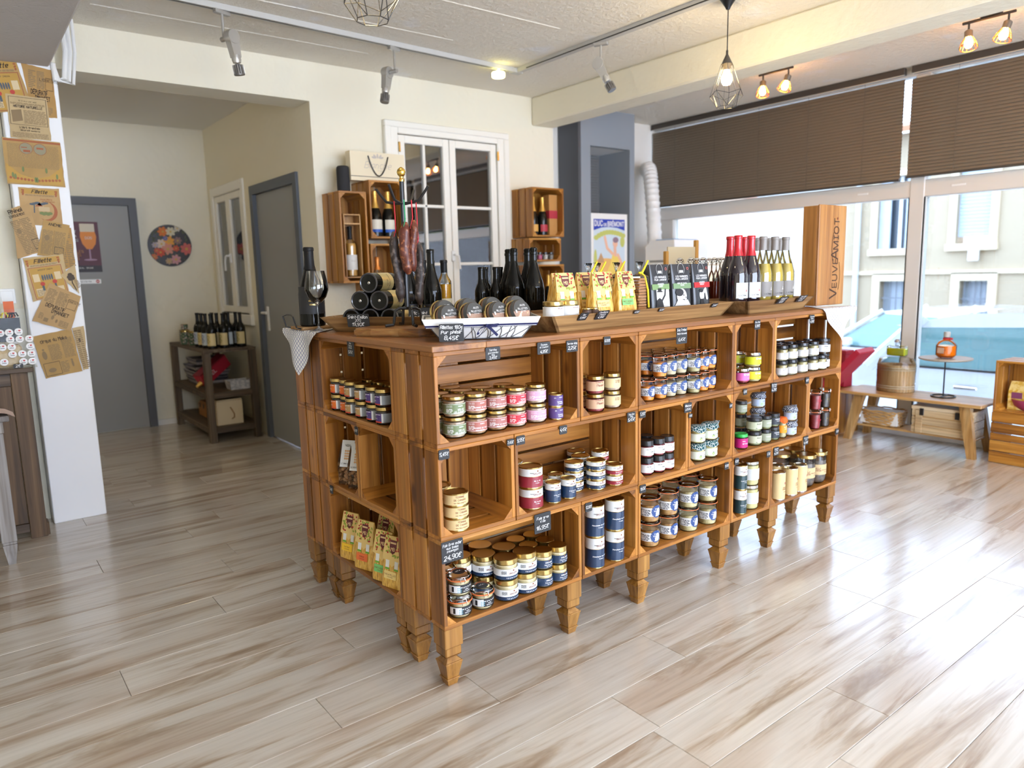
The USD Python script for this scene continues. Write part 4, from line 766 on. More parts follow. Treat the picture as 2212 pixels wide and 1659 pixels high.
shelf_set(1, 2.1, 2.4, (1560, 820, 5.185), [(Kt1, .033, .0972, 2, [(1050, 565)], 'flared jar of red preserve', 'flared preserve jars'), (Kt2, .033, .0972, 2, [(1165, 525)], 'flared dark preserve jar with gold print', 'flared preserve jars')])
# bottom row
def b_clip():
    t = thing('clip_jar', '', 'jar'); r = .038; h = .0745
    obj('contents', lathe([(0, .004), (r - .006, .004), (r - .003, .010), (r - .003, .048), (0, .048)], 24), f_foie, t); obj('glass', lathe([(0, 0), (r - .004, 0), (r, .006), (r, .044), (r + .001, .0515), (0, .0515)], 28), M_jarglass, t)
    obj('rubber_ring', lathe([(r - .004, .052), (r + .004, .052), (r + .004, .0555), (r - .004, .0555)], 28), M_rubber, t); obj('glass_lid', lathe([(0, .056), (r + .002, .056), (r + .002, .0605), (r - .006, .069), (r - .010, .0735), (r - .012, .074), (r - .016, .0715), (0, .0715)], 28), M_jarglass, t)
    obj('lid_sticker', lathe([(0, .0722), (.021, .0722), (.021, .0716), (0, .0716)], 24), M_ink, t); obj('lid_print', T(cat_([stroke('FOIE GRAS', .0035), T(flat(ell(0, .007, .0015)), (0, 0, 0)), T(flat(ell(.007, .005, .0013)), (0, 0, 0)), T(flat(ell(-.007, .005, .0013)), (0, 0, 0))]), (0, 0, .0723), rz=20), M_inkw, t)
    l = label_on(t, r, -100, 100, .012, .040, M_ink); obj('white_panel', patch(r + .001, -75, -12, .014, .038), M_paper, l); obj('print', [wrap(T(flat(ell(0, 0, .0016)), (-.016 + .005 * (i % 3), .004 - .006 * (i // 3), 0)), r + .0016, 0, .026) for i in range(9)], mat('print_teal', (.10, .35, .45), .5), l); obj('crest', wrap(T(flat(sbox(-.004, -.009, .004, .009)), (-.034, 0, 0)), r + .0016, 0, .026), M_ink, l)
    text_on(l, r, [('Foie gras de canard', .0042, .016, .030), ('entier', .0036, .014, .023), ('DENTELLES', .003, .014, .017)])
    obj('wire_clip', [tube([(-.006, -r - .002, .046), (-.008, -r - .006, .056), (-.006, -r - .002, .066), (.006, -r - .002, .066), (.008, -r - .006, .056), (.006, -r - .002, .046)], .0009, 6), tube([(r * .999 * math.cos(a), r * .999 * math.sin(a), .0635) for a in np.linspace(-1.7, 1.7, 12) - math.pi / 2], .0009, 6)], M_chrome, t); return t
Kclip = Kind(b_clip)
Kwh = mk_lidjar('foie_gras_jar', .0415, .0735, (.74, .74, .72), 'chalk_white', f_foie, [('GROLIERE', .0055, .006, .033), ('Foie gras', .0045, .004, .012)], ink=M_brown, lid_h=.017, z0=.10, z1=.55, neck=.004)
def b_wh():
    t = thing('foie_gras_jar', '', 'jar'); r = .0415; h = .0735; glass_jar(t, r, h, M_gold, f_foie, .95, lid_h=.017, neck=.004); l = label_on(t, r, -150, 150, .018, .042, mat('label_chalk_white', (.74, .74, .72), .5)); obj('band', patch(r + .0007, -150, 150, .006, .018), M_navyc, l)
    text_on(l, r, [('GROLIERE', .0052, .010, .025)], M_brown); obj('lettering', wrap(T(stroke('Foie gras de canard', .0038), (.008, 0, 0)), r + .0014, 0, .010), M_inkw, l); obj('print', wrap(bars(-.034, -.016, 0, .012, 5, 3), r + .0012, 0, .025), M_ink, l); obj('emblem', wrap(T(flat(ell(0, 0, .003)), (.010, 0, 0)), r + .0013, 0, .037), cache['emblem_brown'], l); return t
def b_sm():
    t = thing('foie_gras_jar', '', 'jar'); r = .0345; h = .066; glass_jar(t, r, h, M_gold, f_foie, .95, lid_h=.018, neck=.004); l = label_on(t, r, -150, 150, .008, .036, M_navyc); text_on(l, r, [('GROLIERE', .0045, .008, .026), ('Foie gras entier', .0036, .008, .018), ('de canard', .0034, .008, .012)]); obj('emblem', wrap(T(flat(ell(0, 0, .002)), (.008, 0, 0)), r + .0013, 0, .0335), cache['emblem_brown'], l); return t
Kwh = Kind(b_wh); Ksj = Kind(b_sm); FG = 'foie gras jars in the near bottom crate'
shelf_set(2, 0, .6, (640, 1080, 3.456), [(Kclip, .0425, .0747, 2, [(1220, 905)], 'orange-ringed clip jar stacked at the near left', FG), (Kclip, .0425, .0747, 1, [(1400, 835)], 'single orange-ringed clip jar in front', FG), (Kclip, .0425, .0747, 2, [('b', 0, .0, .09)], 'clip jar behind the stacked pair', FG),
 (Kwh, .0415, .0737, 2, [(1570, 770), (1725, 715)], 'gold-lidded white-banded foie gras jar, front row', FG), (Kwh, .0415, .0737, 2, [('b', 3, -.045, .075), ('b', 4, -.03, .085), ('b', 3, -.115, .10), ('b', 4, -.09, .15)], 'gold-lidded white-banded foie gras jar, back rows', FG),
 (Ksj, .0345, .0662, 2, [(1870, 655), (1985, 615)], 'small navy-labelled foie gras jar, front row', FG), (Ksj, .0345, .0662, 2, [('b', 9, -.02, .075), ('b', 10, -.01, .075), ('b', 9, -.02, .15), ('b', 10, -.01, .15)], 'small navy-labelled foie gras jar, back rows', FG)])
Kman = mk_tin('m', .0365, .1215, M_paper, M_navyc, .075, gr(.0365, .086, .075, 'Manchons de canard', 1.25)); shelf_set(2, .6, .9, (1080, 920, 5.184), [(Kman, .0365, .1217, 2, [(1070, 1605), (1300, 1525)], 'tall navy and white confit tin', 'tall navy confit tins')])
Kwb1 = mk_soup(f_cassoulet, 'c', .0395, .104); Kwb2 = mk_soup(f_choux, 'd', .0395, .104); WB = 'large orange-ringed jars'
shelf_set(2, .9, 1.5, (1360, 1000, 7.542), [(Kwb1, .0445, .1042, 2, [(330, 1390), (620, 1265)], 'large orange-ringed jar of brown stew', WB), (Kwb2, .0445, .1042, 2, [(950, 1130), (1270, 1010)], 'large orange-ringed jar of pale choucroute', WB), (Kwb2, .0445, .1042, 2, [('b', 0, 0, .095), ('b', 1, 0, .095), ('b', 2, 0, .095), ('b', 3, 0, .095)], 'large orange-ringed jar of the back row', WB)])
Kgreen = mk_tin('g', .029, .113, M_paper, M_greenc, .066, gr(.029, .08, .066, 'Confit de canard', 1.0))
def b_gr():
    t = thing('duck_fat_jar', '', 'jar'); r = .039; h = .1125; glass_jar(t, r, h, M_chrome, f_fat, .92, lid_h=.012, neck=.004); l = label_on(t, r, -110, 110, .028, .080, M_paper)
    obj('grid_print', [patch(r + .001, -110, 5, z, z + .0004) for z in np.arange(.031, .079, .004)] + [patch(r + .001, a, a + .6, .029, .079, 2) for a in np.arange(-108, 5, 6)], mat('print_grey', (.45, .45, .42), .6), l); text_on(l, r, [('Graisse', .007, .018, .062), ('de canard', .0045, .018, .052), ('NATURE', .004, .018, .040)]); return t
shelf_set(2, 1.5, 1.8, (1560, 820, 5.185), [(Kgreen, .029, .1132, 2, [(195, 1510)], 'slim dark green and white tin', 'dark green tins and duck fat jars'), (Kind(b_gr), .039, .1127, 2, [(350, 1440)], 'grid-labelled jar of pale duck fat', 'dark green tins and duck fat jars')])
def mk_sauce(nm):
    def b():
        t = thing('food_tin', '', 'tin'); r, h = .0335, .134
        obj('can', lathe([(0, .002), (r - .003, .002), (r - .002, 0), (r, .0005), (r, .003), (r - .0008, .0045), (r - .0008, h - .0045), (r, h - .003), (r, h - .0005), (r - .002, h), (r - .0035, h - .003), (0, h - .0032)], 32), M_chrome, t); l = label_on(t, r - .0008, -178, 178, .0045, h - .0045, M_cream)
        text_on(l, r - .0008, [(nm[0], .006, .014, .058), (nm[1], .006, .014, .049), ('20% foie', .004, .014, .038)], M_brown); obj('emblem', wrap(cat_([T(flat(Polygon([(-.003, 0), (.003, 0), (.004, .006), (.001, .011), (-.002, .012)])), (.014, 0, 0)), T(flat(Polygon([(-.002, 0), (.002, 0), (.002, .008)])), (.022, .002, 0))]), r, 0, .076), mat('ink_wine', (.30, .02, .06), .5), l); return t
    return Kind(b)
Ksa = mk_sauce(('SAUCE', 'CANARD')); Kco = mk_sauce(('COU DE', 'CANARD'))
def b_tall():
    t = thing('stew_jar', '', 'jar'); r, h = .045, .17
    pr = [(0, .002), (.02, .002), (.036, .010), (.043, .026), (.0445, .05)]
    obj('contents', lathe([(max(0, a - .002), z + .002) for a, z in pr] + [(.0425, .10), (.0425, .125), (0, .125)], 28), f_mush, t); obj('glass', lathe([(0, 0), (.022, 0)] + pr[2:] + [(.0445, .148), (.0465, .153), (0, .154)], 30), M_jarglass, t); obj('lid', *gold_lid(.050, .153, .016), t)
    l = label_on(t, .0445, -75, 75, .052, .105, mat('label_kraft', (.62, .46, .24), .6)); text_on(l, .0445, [('COQ AU VIN', .0045, .008, .075), ('rouge', .004, .012, .066)], M_brown); obj('print', wrap(bars(-.045, -.012, 0, .02, 5, 7), .0458, 0, .07), M_brown, l); return t
Ktall = Kind(b_tall); FB = 'cream tins and tall jars in the farthest bottom crate'
shelf_set(2, 1.8, 2.4, (1560, 820, 5.185), [(Ksa, .0335, .134, 1, [(630, 1355)], 'cream sauce tin at the front left', FB), (Kco, .0335, .134, 1, [(760, 1300), (895, 1260), ('b', 0, -.0, .075), ('b', 1, 0, .075)], 'cream duck neck tin', FB), (Ktall, .050, .17, 1, [(1020, 1215), (1150, 1165)], 'tall gold-lidded stew jar in front', FB), (Ktall, .050, .17, 1, [('b', 5, -.115, .12), ('b', 6, -.10, .12)], 'tall gold-lidded stew jar behind the cream tins', FB)])
# end crates
def mk_duo(col, cname):
    def b():
        t = thing('spread_jar', '', 'jar'); r = .0305; h = .0625; glass_jar(t, r, h, M_gold, f_dark, .92, lid_h=.012, neck=.003); l = label_on(t, r, -75, 28, .009, .041, mat('label_' + cname, col, .45)); obj('white_panel', patch(r + .001, 28, 40, .009, .041), M_paper, l); obj('red_band', patch(r + .001, -75, 28, .009, .013), mat('ink_scarlet', (.6, .05, .02), .5), l)
        text_on(l, r, [('Duo', .005, -.014, .033), ('Canard', .0045, -.014, .021)]); obj('print', wrap(bars(-.026, .012, 0, .003, 1, 3), r + .0012, 0, .036), M_inkw, l); obj('back_label', patch(r + .0006, 40, 120, .009, .041), mat('label_clear_grey', (.30, .33, .36), .5), l); return t
    return Kind(b)
Do = mk_duo((.72, .15, .015), 'tangerine'); Dt = mk_duo((.42, .25, .09), 'tan'); Dp = mk_duo((.07, .035, .16), 'violet'); DD = 'spread jars in the top end crate'
shelf_set(0, YE, LE, (660, 720, 6.9125), [(Do, .031, .0627, 2, [(460, 1140), (590, 1175)], 'tangerine-labelled spread jar', DD), (Dt, .031, .0627, 2, [(720, 1225), (880, 1275)], 'tan-labelled spread jar', DD), (Dp, .031, .0627, 2, [(1045, 1330), (1190, 1375)], 'violet-labelled spread jar', DD),
 (Dt, .031, .0627, 2, [('b', 2, .075, 0), ('b', 3, .075, 0), ('b', 4, .075, 0), ('b', 5, .075, 0)], 'spread jar of the back row', DD)], end=True)
# ------------------------------------------------------------------ things on the worktop
def xat(u, y, v=660): return on(u, v, 'y', y)[0]
M_bglass = mat('bottle_glass_dark', (.006, .006, .005), .04, spec=.28); M_capsule = mat('capsule_black', (.007, .007, .008), .45, spec=.25); M_bgreen = mat('bottle_glass_green', (.012, .018, .008), .06, coat=1.0)
def bottle_profile(r, h, kind='burgundy', rn=.0148):
    if kind == 'burgundy': z = [(0, .004), (r * .6, .004), (r * .93, 0), (r, .006), (r, h * .40), (r * .96, h * .46), (r * .80, h * .56), (r * .56, h * .66), (rn * 1.08, h * .77), (rn, h * .86), (rn, h * .95), (rn * 1.12, h * .955), (rn * 1.12, h * .985), (rn, h), (0, h)]
    elif kind == 'bordeaux': z = [(0, .004), (r * .6, .004), (r * .94, 0), (r, .005), (r, h * .60), (r * .95, h * .65), (r * .70, h * .70), (rn * 1.1, h * .745), (rn, h * .78), (rn, h * .95), (rn * 1.12, h * .955), (rn * 1.12, h * .985), (rn, h), (0, h)]
    elif kind == 'beer': z = [(0, .003), (r * .7, .003), (r * .95, 0), (r, .005), (r, h * .50), (r * .97, h * .56), (r * .75, h * .64), (rn * 1.2, h * .70), (rn, h * .80), (rn, h * .94), (rn * 1.15, h * .945), (rn * 1.15, h * .97), (rn * 1.1, h * .972), (rn * 1.18, h * .975), (rn * 1.1, h), (0, h)]
    elif kind == 'champagne': z = [(0, .004), (r * .6, .004), (r * .94, 0), (r, .006), (r, h * .42), (r * .93, h * .50), (r * .72, h * .60), (r * .5, h * .70), (rn, h * .80), (rn, h * .90), (rn * 1.15, h * .905), (rn * 1.15, h * .94), (rn * 1.0, h * .945), (rn * 1.1, h * .985), (rn * .8, h), (0, h)]
    return z
def clip_prof(z, a, b, grow=0.0004):
    """the piece of a profile between heights a and b, a little larger: foil, liquid, label"""
    zz = np.array([p[1] for p in z[2:-1]]); rr = np.array([p[0] for p in z[2:-1]]); t = sorted(set([a, b] + [q for q in zz if a < q < b]))
    return [(0, a)] + [(np.interp(q, zz, rr) + grow, q) for q in t] + [(0, b)]
def bottle(name, label, r, h, kind, glass, cap=None, cap_from=.78, lab=None, liquid=None, fill=.8, group=None, rn=.0148, lab2=None, cap_to=1.0):
    t = thing(name, label, 'bottle', group=group); z = bottle_profile(r, h, kind, rn)
    if liquid is not None: obj('wine', lathe(clip_prof(z, .006, h * fill, -.0022), 26), liquid, t)
    obj('glass', lathe(z, 28), glass, t)
    if cap is not None: obj('capsule', lathe(clip_prof(z, h * cap_from, h * cap_to - .0005, .0007), 24), cap, t)
    if lab:
        m, z0, z1, a0, a1, rows, ink = lab; l = label_on(t, r + .0003, a0, a1, z0, z1, m)
        if rows: obj('lettering', cat_([wrap(T(stroke(tx, hh, w=hh * .14), (x, 0, 0)), r + .0016, 0, zz) for tx, hh, x, zz in rows]), ink, l)
        if lab2: obj(lab2[0], wrap(lab2[1], r + .0016, 0, 0), lab2[2], l)
    return t
# tray builder: hollowed timber trough with flared ends
W_tray = wood('tray_mango_x', '#7c5630', '#b48c58', '#d0ac78', 'x', grain=16, rough=.6, coat=0)
def tray(label, loc, rz, L, W, h, fl=.05, fw=.03, t=.014, deep=0):
    T_ = thing('wooden_tray', label, 'tray', loc, rz)
    def quad(P0, P1, P2, P3, d):   # a slanted board between four corners, d thick towards the inside
        P = [np.array(p, float) for p in (P0, P1, P2, P3)]; return hull(P + [p + np.array(d) for p in P])
    obj('base', [bx(.004, L - .004, .004, W - .004, 0, .010)] if not deep else [hull([(x, y, z) for z, e in ((0, -.004), (deep, .022)) for x in (-e, L + e) for y in (-e * .5, W + e * .5)])], W_tray, T_)
    obj('side', quad((0, 0, 0), (-fl, -fw, h), (L + fl, -fw, h), (L, 0, 0), (0, t, 0)), W_tray, T_); obj('side', quad((0, W, 0), (-fl, W + fw, h), (L + fl, W + fw, h), (L, W, 0), (0, -t, 0)), W_tray, T_)
    obj('end', quad((0, 0, 0), (-fl, -fw, h), (-fl, W + fw, h), (0, W, 0), (t, 0, 0)), W_tray, T_); obj('end', quad((L, 0, 0), (L + fl, -fw, h), (L + fl, W + fw, h), (L, W, 0), (-t, 0, 0)), W_tray, T_)
    return T_
# --- left: cloth, magnum, glass
M_cloth = usdkit.material(stage, LK + 'checked_cloth', {'t': ('texture_coordinate', {}), 's': ('separate_xyz', {}), 'u': ('uvmap', {'attribute': 'st'}), 'su': ('separate_xyz', {}),
    'mx': ('math', {'math_type': 'multiply', 'value2': 1.0}), 'fx': ('math', {'math_type': 'fraction'}), 'lx': ('math', {'math_type': 'less_than', 'value2': .14}), 'fy': ('math', {'math_type': 'fraction'}), 'ly': ('math', {'math_type': 'less_than', 'value2': .14}), 'mm': ('math', {'math_type': 'maximum'}),
    'x': ('mix', {'color1': (.80, .79, .78), 'color2': (.10, .12, .30)}), 'p': ('principled_bsdf', {'roughness': .9})},
    [('u.UV', 'su.vector'), ('su.x', 'fx.value1'), ('su.y', 'fy.value1'), ('fx.value', 'lx.value1'), ('fy.value', 'ly.value1'), ('lx.value', 'mm.value1'), ('ly.value', 'mm.value2'), ('mm.value', 'x.fac'), ('x.color', 'p.base_color')], surface='p.BSDF')
def sheet(name, label, cat, fn, nu, nv, m, su, sv, th=.0012, group=None):
    """a cloth: fn(u, v) -> point; two sides"""
    u, v = np.meshgrid(np.linspace(0, 1, nu), np.linspace(0, 1, nv), indexing='ij'); P = np.array([fn(a, b) for a, b in zip(u.ravel(), v.ravel())])
    i, j = np.meshgrid(np.arange(nu - 1), np.arange(nv - 1), indexing='ij'); q = np.stack([i * nv + j, (i + 1) * nv + j, (i + 1) * nv + j + 1, i * nv + j + 1], -1).reshape(-1, 4)
    F = np.vstack([q[:, [0, 1, 2]], q[:, [0, 2, 3]]]); m0 = trimesh.Trimesh(P, F, process=False); nn = m0.vertex_normals
    V = np.vstack([P + nn * th / 2, P - nn * th / 2]); uv = np.stack([u.ravel() * su, v.ravel() * sv], 1)
    return obj(name, trimesh.Trimesh(V, np.vstack([F, F[:, ::-1] + len(P)]), process=False), m, None, label, cat, group, smooth=True, uv=np.vstack([uv, uv]))
# corner of cloth: a square laid over the worktop's edge, diagonal hanging down; (s, t) runs over the square
def cloth_fn(edge, along, out, top, drop, half, wob, seed, gap=.004):
    """edge point e0 (on the edge, top), along: unit along the edge, out: unit away from the worktop"""
    def f(u, v):
        a = (u - v) * half          # along the edge
        b = (1 - u - v) * half      # towards the worktop
        p = np.array(edge) + np.array(along) * a
        if b >= 0: return p - np.array(out) * b + np.array([0, 0, .0016 + .004 * max(0, 1 - b / .02) * 0])
        d = -b; w = wob * math.sin(a * 34 + seed) * min(1, d / .06); arc = min(d, .02)
        return p + np.array(out) * (gap + arc * .45 + w + d * .05) + np.array([0, 0, .0016 - max(0, d - .004)]) + np.array(along) * (-.10 * d)
    return f
sheet('tea_towel', 'white checked tea towel hanging over the left end of the worktop', 'cloth', cloth_fn((-.009, 1.0, ZT), (0, 1, 0), (-1, 0, 0), 0, 0, .185, .010, .5), 30, 30, M_cloth, 20, 20)
sheet('tea_towel', 'white checked tea towel hanging over the far right corner of the worktop', 'cloth', cloth_fn((2.33, -.010, ZT), (1, 0, 0), (0, -1, 0), 0, 0, .165, .012, 2.0), 30, 30, M_cloth, 20, 20)
st = thing('bottle_stand', 'low wooden bottle stand with black wire handle under the large dark bottle', 'stand', (.05, 1.02, ZT + .002)); obj('base', bx(-.068, .075, -.068, .068, .0002, .012, .003), W_tray, st)
obj('handle', tube([(-.07, .055, .006), (-.088, .055, .012), (-.10, .055, .055), (-.095, .02, .062), (-.095, -.02, .062), (-.10, -.055, .055), (-.088, -.055, .012), (-.07, -.055, .006)], .003), M_black, st)
mg = bottle('wine_bottle', 'large dark wine bottle standing behind the wine glass at the left end', .052, .318, 'burgundy', M_bglass, M_capsule, .72, (M_ink, .05, .16, -40, 90, [('GRENACHE', .006, .03, .12), ('VIEILLES', .006, .03, .10), ('VIGNES', .006, .03, .085)], M_gold), rn=.0185); move(mg, (.055, 1.02, ZT + .0145), -50)
obj('neck_ring', lathe([(.0195, .232), (.0199, .2335), (.0195, .235)], 24), M_gold, mg)
gl = thing('wine_glass', 'empty stemmed wine glass at the left end of the worktop', 'glass', (.022, .885, ZT + .002)); gz = [(0, 0), (.036, .0), (.037, .0015), (.020, .004), (.006, .012), (.0042, .03), (.004, .09), (.006, .105), (.020, .115), (.036, .132), (.0455, .158), (.046, .172), (.042, .20), (.034, .234), (.0331, .234), (.0412, .20), (.0452, .172), (.0445, .158), (.035, .1335), (.018, .1175), (0, .112)]
obj('glass', lathe(gz, 40), pane_mat('wine_glass_clear', (.97, .98, .98), ior=1.6), gl, smooth=True)
# --- tray 1 with lying bottles
A1 = math.degrees(math.atan2(-.247, .175)); t1 = tray('small timber tray with a pyramid of lying dark wine bottles', (.055, .80, ZT), A1, .36, .33, .058)
ex = np.array([math.cos(math.radians(A1)), math.sin(math.radians(A1))]); ey = np.array([-ex[1], ex[0]])
M_goldlab = mat('label_gold', (.60, .47, .20), .3, metal=.6)
def b_lie():
    t = bottle('wine_bottle', '', .0385, .30, 'bordeaux', M_bglass, M_capsule, .76); l = label_on(t, .0388, -170, -10, .05, .15, M_goldlab); obj('lettering', wrap(cat_([T(stroke('SAINT-EMILION', .008, slant=.1), (0, -.0, 0)), T(stroke('2013', .008), (0, -.02, 0))]), .0402, -80, .105), M_ink, l); obj('punt', lathe([(.030, -.0003), (.036, -.0012), (.0378, .002), (.0384, .004)], 24), mat('bottle_rim', (.06, .06, .065), .2, coat=.5), t); obj('punt_tip', T(lathe([(0, 0), (.004, -.002), (.006, .0005), (0, .001)], 12), (0, 0, .0035)), M_steel, t); return t
lie = None; R_ = .0388
for lab, k, row in [('lying wine bottle, bottom left of the pyramid', 0, 0), ('lying wine bottle, bottom middle of the pyramid', 1, 0), ('lying wine bottle, bottom right of the pyramid', 2, 0), ('lying wine bottle, left of the middle row of the pyramid', .5, 1), ('lying wine bottle, right of the middle row of the pyramid', 1.5, 1), ('lying wine bottle on top of the pyramid', 1, 2)]:
    s_ = .062 + k * (2 * R_ + .004); p = np.array([.055, .80]) + ex * s_ + ey * .012; zc = ZT + .0108 + R_ + row * R_ * 1.745
    m = np.eye(4); d3 = np.array([ey[0], ey[1], 0.0]); m[:3, 2] = d3; m[:3, 0] = [ex[0], ex[1], 0]; m[:3, 1] = np.cross(d3, m[:3, 0]); m[:3, 3] = (p[0], p[1], zc)
    if lie is None:
        x = thing('wine_bottle', '', 'bottle', mat=m); keep = x
        lie = x; tmp = bottle_profile(R_, .30, 'bordeaux')
        obj('glass', lathe(tmp, 28), M_bglass, x); obj('capsule', lathe(clip_prof(tmp, .228, .2995, .0007), 24), M_capsule, x); l = label_on(x, R_ + .0003, 20, 160, .045, .14, M_goldlab)
        obj('lettering', wrap(cat_([stroke('SAINT-EMILION', .008, slant=.1), T(stroke('2013', .008), (0, -.02, 0))]), R_ + .0016, 90, .10), M_ink, l); obj('punt_rim', lathe([(.028, .0042), (.034, -.0008), (.0375, .0005), (.0386, .005)], 28), mat('bottle_rim', (.05, .05, .055), .15, coat=.6), x); obj('punt_tip', lathe([(0, .0015), (.003, .001), (.006, .0038), (0, .0042)], 12), M_steel, x)
        tag(x, lab, None, 'bottles of the pyramid')
    else: dup(lie, None, 0, lab, 'bottles of the pyramid', mat=m)
sp_ = np.array([.055, .80]) + ex * .13 - ey * .058
slate('slate reading Saint-Émilion 19,90€ on the bottle tray', .092, .05, [('Saint-Emilion', .011, .008), ('2013', .008, -.004), ('19,90€', .012, -.020)], (sp_[0], sp_[1], ZT + .047), A1, tilt=-8)
# --- olive board with sausage stand
bp = Polygon([(-.165, -.01), (-.15, -.06), (-.08, -.08), (.02, -.07), (.10, -.082), (.155, -.05), (.165, .02), (.11, .068), (.02, .08), (-.08, .07), (-.15, .045)]).buffer(.02).buffer(-.01)
bd = thing('olive_board', 'thick irregular olive wood board under the sausage stand', 'board', (.150, .446, ZT), A1)
def puff(poly, h, e=.006):
    a = extr(poly.buffer(-e), h); b = T(extr(poly, h - 2 * e), (0, 0, e)); return [a, b]
obj('board', puff(bp, .028), wood('olive_wood', '#5a3413', '#a36a2c', '#c99a55', 'x', grain=22, rough=.4, coat=.2, long=5), bd)
ZB = ZT + .0285; ss = thing('sausage_stand', 'black metal hanging stand with brass finial holding dry sausages', 'stand', (.172, .442, ZB + .0005), 35)
obj('pole', tube([(0, 0, .062), (0, 0, .505)], .0085, 10), M_black, ss); obj('finial', lathe([(0, .505), (.010, .505), (.010, .512), (.007, .516), (.007, .522), (.013, .528), (.0155, .537), (.013, .546), (.006, .552), (0, .555)], 20), mat('brass', (.75, .50, .12), .18, metal=1), ss)
for a in (45, 135, 225, 315): obj('foot', tube([(0, 0, .065), (.03 * math.cos(math.radians(a)), .03 * math.sin(math.radians(a)), .066), (.046 * math.cos(math.radians(a)), .046 * math.sin(math.radians(a)), .058), (.052 * math.cos(math.radians(a)), .052 * math.sin(math.radians(a)), .02), (.055 * math.cos(math.radians(a)), .055 * math.sin(math.radians(a)), .008), (.085 * math.cos(math.radians(a)), .085 * math.sin(math.radians(a)), .006)], .0055, 8), M_black, ss)
for a in (0, 90, 180, 270):
    c, s = math.cos(math.radians(a)), math.sin(math.radians(a)); obj('arm', tube([(0, 0, .43), (.03 * c, .03 * s, .432), (.062 * c, .062 * s, .438), (.085 * c, .085 * s, .465), (.10 * c, .10 * s, .485)], .0048, 8), M_black, ss)
M_saus = spots_mat('dry_sausage_dark', (.028, .017, .013), (.16, .12, .10), 45, .60, .55, .08); M_saus2 = spots_mat('dry_sausage_red', (.10, .022, .012), (.30, .10, .04), 70, .60, .4, .07)
M_red = mat('string_red', (.50, .02, .03), .7); M_grn = mat('string_green', (.03, .30, .12), .7)
def sausage(label, p, z0, z1, r, m, sm, seed, bend=.004, ztie=None):
    t = thing('dry_sausage', label, 'sausage', (p[0], p[1], z0)); L = z1 - z0; n = 34; q = np.linspace(0, 1, n)
    P = np.stack([bend * np.sin(q * 5 + seed), bend * np.cos(q * 4 + seed * 2), q * L], 1); rr = r * np.clip(np.minimum(q * 9, (1 - q) * 7), .15, 1) ** .5; mm = tube(P, rr, 16)
    f = meshkit.fbm(mm.vertices * np.array([60, 60, 28.0]) + seed * 9, 3, seed); mm.vertices[:, :2] += (mm.vertices[:, :2] - np.array([np.interp(mm.vertices[:, 2], P[:, 2], P[:, 0]), np.interp(mm.vertices[:, 2], P[:, 2], P[:, 1])]).T) * ((f - .5) * .7)[:, None]
    obj('meat', mm, m, t, smooth=True); zt = (ztie or ZB + .44) - z0; obj('string', [tube([(0, 0, L - .004), (.002, 0, L + .01), (0, 0, zt)], .0022, 6), tube([(-.012, -.004, L - .03), (-.004, -.008, L + .004), (.004, 0, L + .012)], .0014, 6)], sm, t); return t
cs = lambda s, d: (.172 + s * .789 - d * .611, .442 - s * .614 - d * .791)
sausage('long dark dry sausage hanging left of the stand pole', cs(-.028, .012), ZB + .088, ZB + .335, .0165, M_saus, M_red, 1, .006); sausage('reddish dry sausage hanging in front of the stand pole by a green string', cs(.010, .038), ZB + .185, ZB + .365, .0185, M_saus2, M_grn, 2)
sausage('reddish dry sausage with a red string right of the stand pole', cs(.034, .022), ZB + .195, ZB + .372, .0145, M_saus2, M_red, 3); sausage('long dark mouldy dry sausage hanging right of the stand pole', cs(.044, -.026), ZB + .075, ZB + .30, .0150, M_saus, M_red, 4, .005)
slate('slate reading Pic Saint Loup 36,90€ behind the stand feet', .085, .085, [('Pic Saint', .0105, .018), ('Loup château', .010, .004), ('Lavabre', .008, -.010), ('36,90€', .014, -.034)], (.29, .56, ZT + .0445), -42, tilt=12); slate('slate partly hidden behind the wire basket', .075, .07, [('Sauternes', .011, .012), ('Suduiraut', .011, -.02)], (.30, .44, ZT + .0375), -42, tilt=12)
pic = lambda: bottle('wine_bottle', '', .043, .318, 'burgundy', M_bglass, None, lab=(M_ink, .03, .085, -70, 70, [('PIC SAINT-LOUP', .0055, 0, .072), ('LAVABRE', .0075, 0, .055)], M_gold), rn=.0155)
Kpic = Kind(pic); Kpic.put((xat(934, .87), .87, ZT), -45, 'tall dark wine bottle lettered LAVABRE right of the sausages'); Kpic.put((xat(884, .97), .97, ZT), -40, 'tall dark wine bottle half hidden behind the hanging sausages')
M_goldwine = mat('wine_gold', (.62, .33, .03), .1, coat=.6); M_clear = pane_mat('bottle_glass_clear', (.95, .95, .90), ior=1.5)
def bset(spots, K, r, grp):
    q = settle([[xat(u, y), y, r] for u, y, l in spots], (.02, 2.38), (.02, YR - .01))
    for (u, y, l), p in zip(spots, q): K.put((p[0], p[1], ZT), 0, l, grp)
Kgd = Kind(lambda: bottle('dessert_wine_bottle', '', .033, .275, 'bordeaux', M_clear, M_capsule, .79, (mat('label_ivory', (.70, .64, .45), .5), .04, .10, -60, 60, [], None), M_goldwine, .60))
bset([(957, 1.02, 'golden dessert wine bottle with black cap at the right of its group'), (940, 1.06, 'golden dessert wine bottle with black cap behind the tall dark bottle'), (917, .98, 'golden dessert wine bottle with black cap left of the tall dark bottle'), (906, 1.05, 'golden dessert wine bottle with black cap behind the sausages'), (867, 1.06, 'golden dessert wine bottle at the left behind the sausages')], Kgd, 0.0335, 'golden dessert wine bottles')
Kbs = Kind(lambda: bottle('beer_bottle', '', .031, .238, 'beer', M_bglass, rn=.0135)); Kbb = Kind(lambda: bottle('beer_bottle', '', .046, .318, 'champagne', M_bglass, rn=.0155))
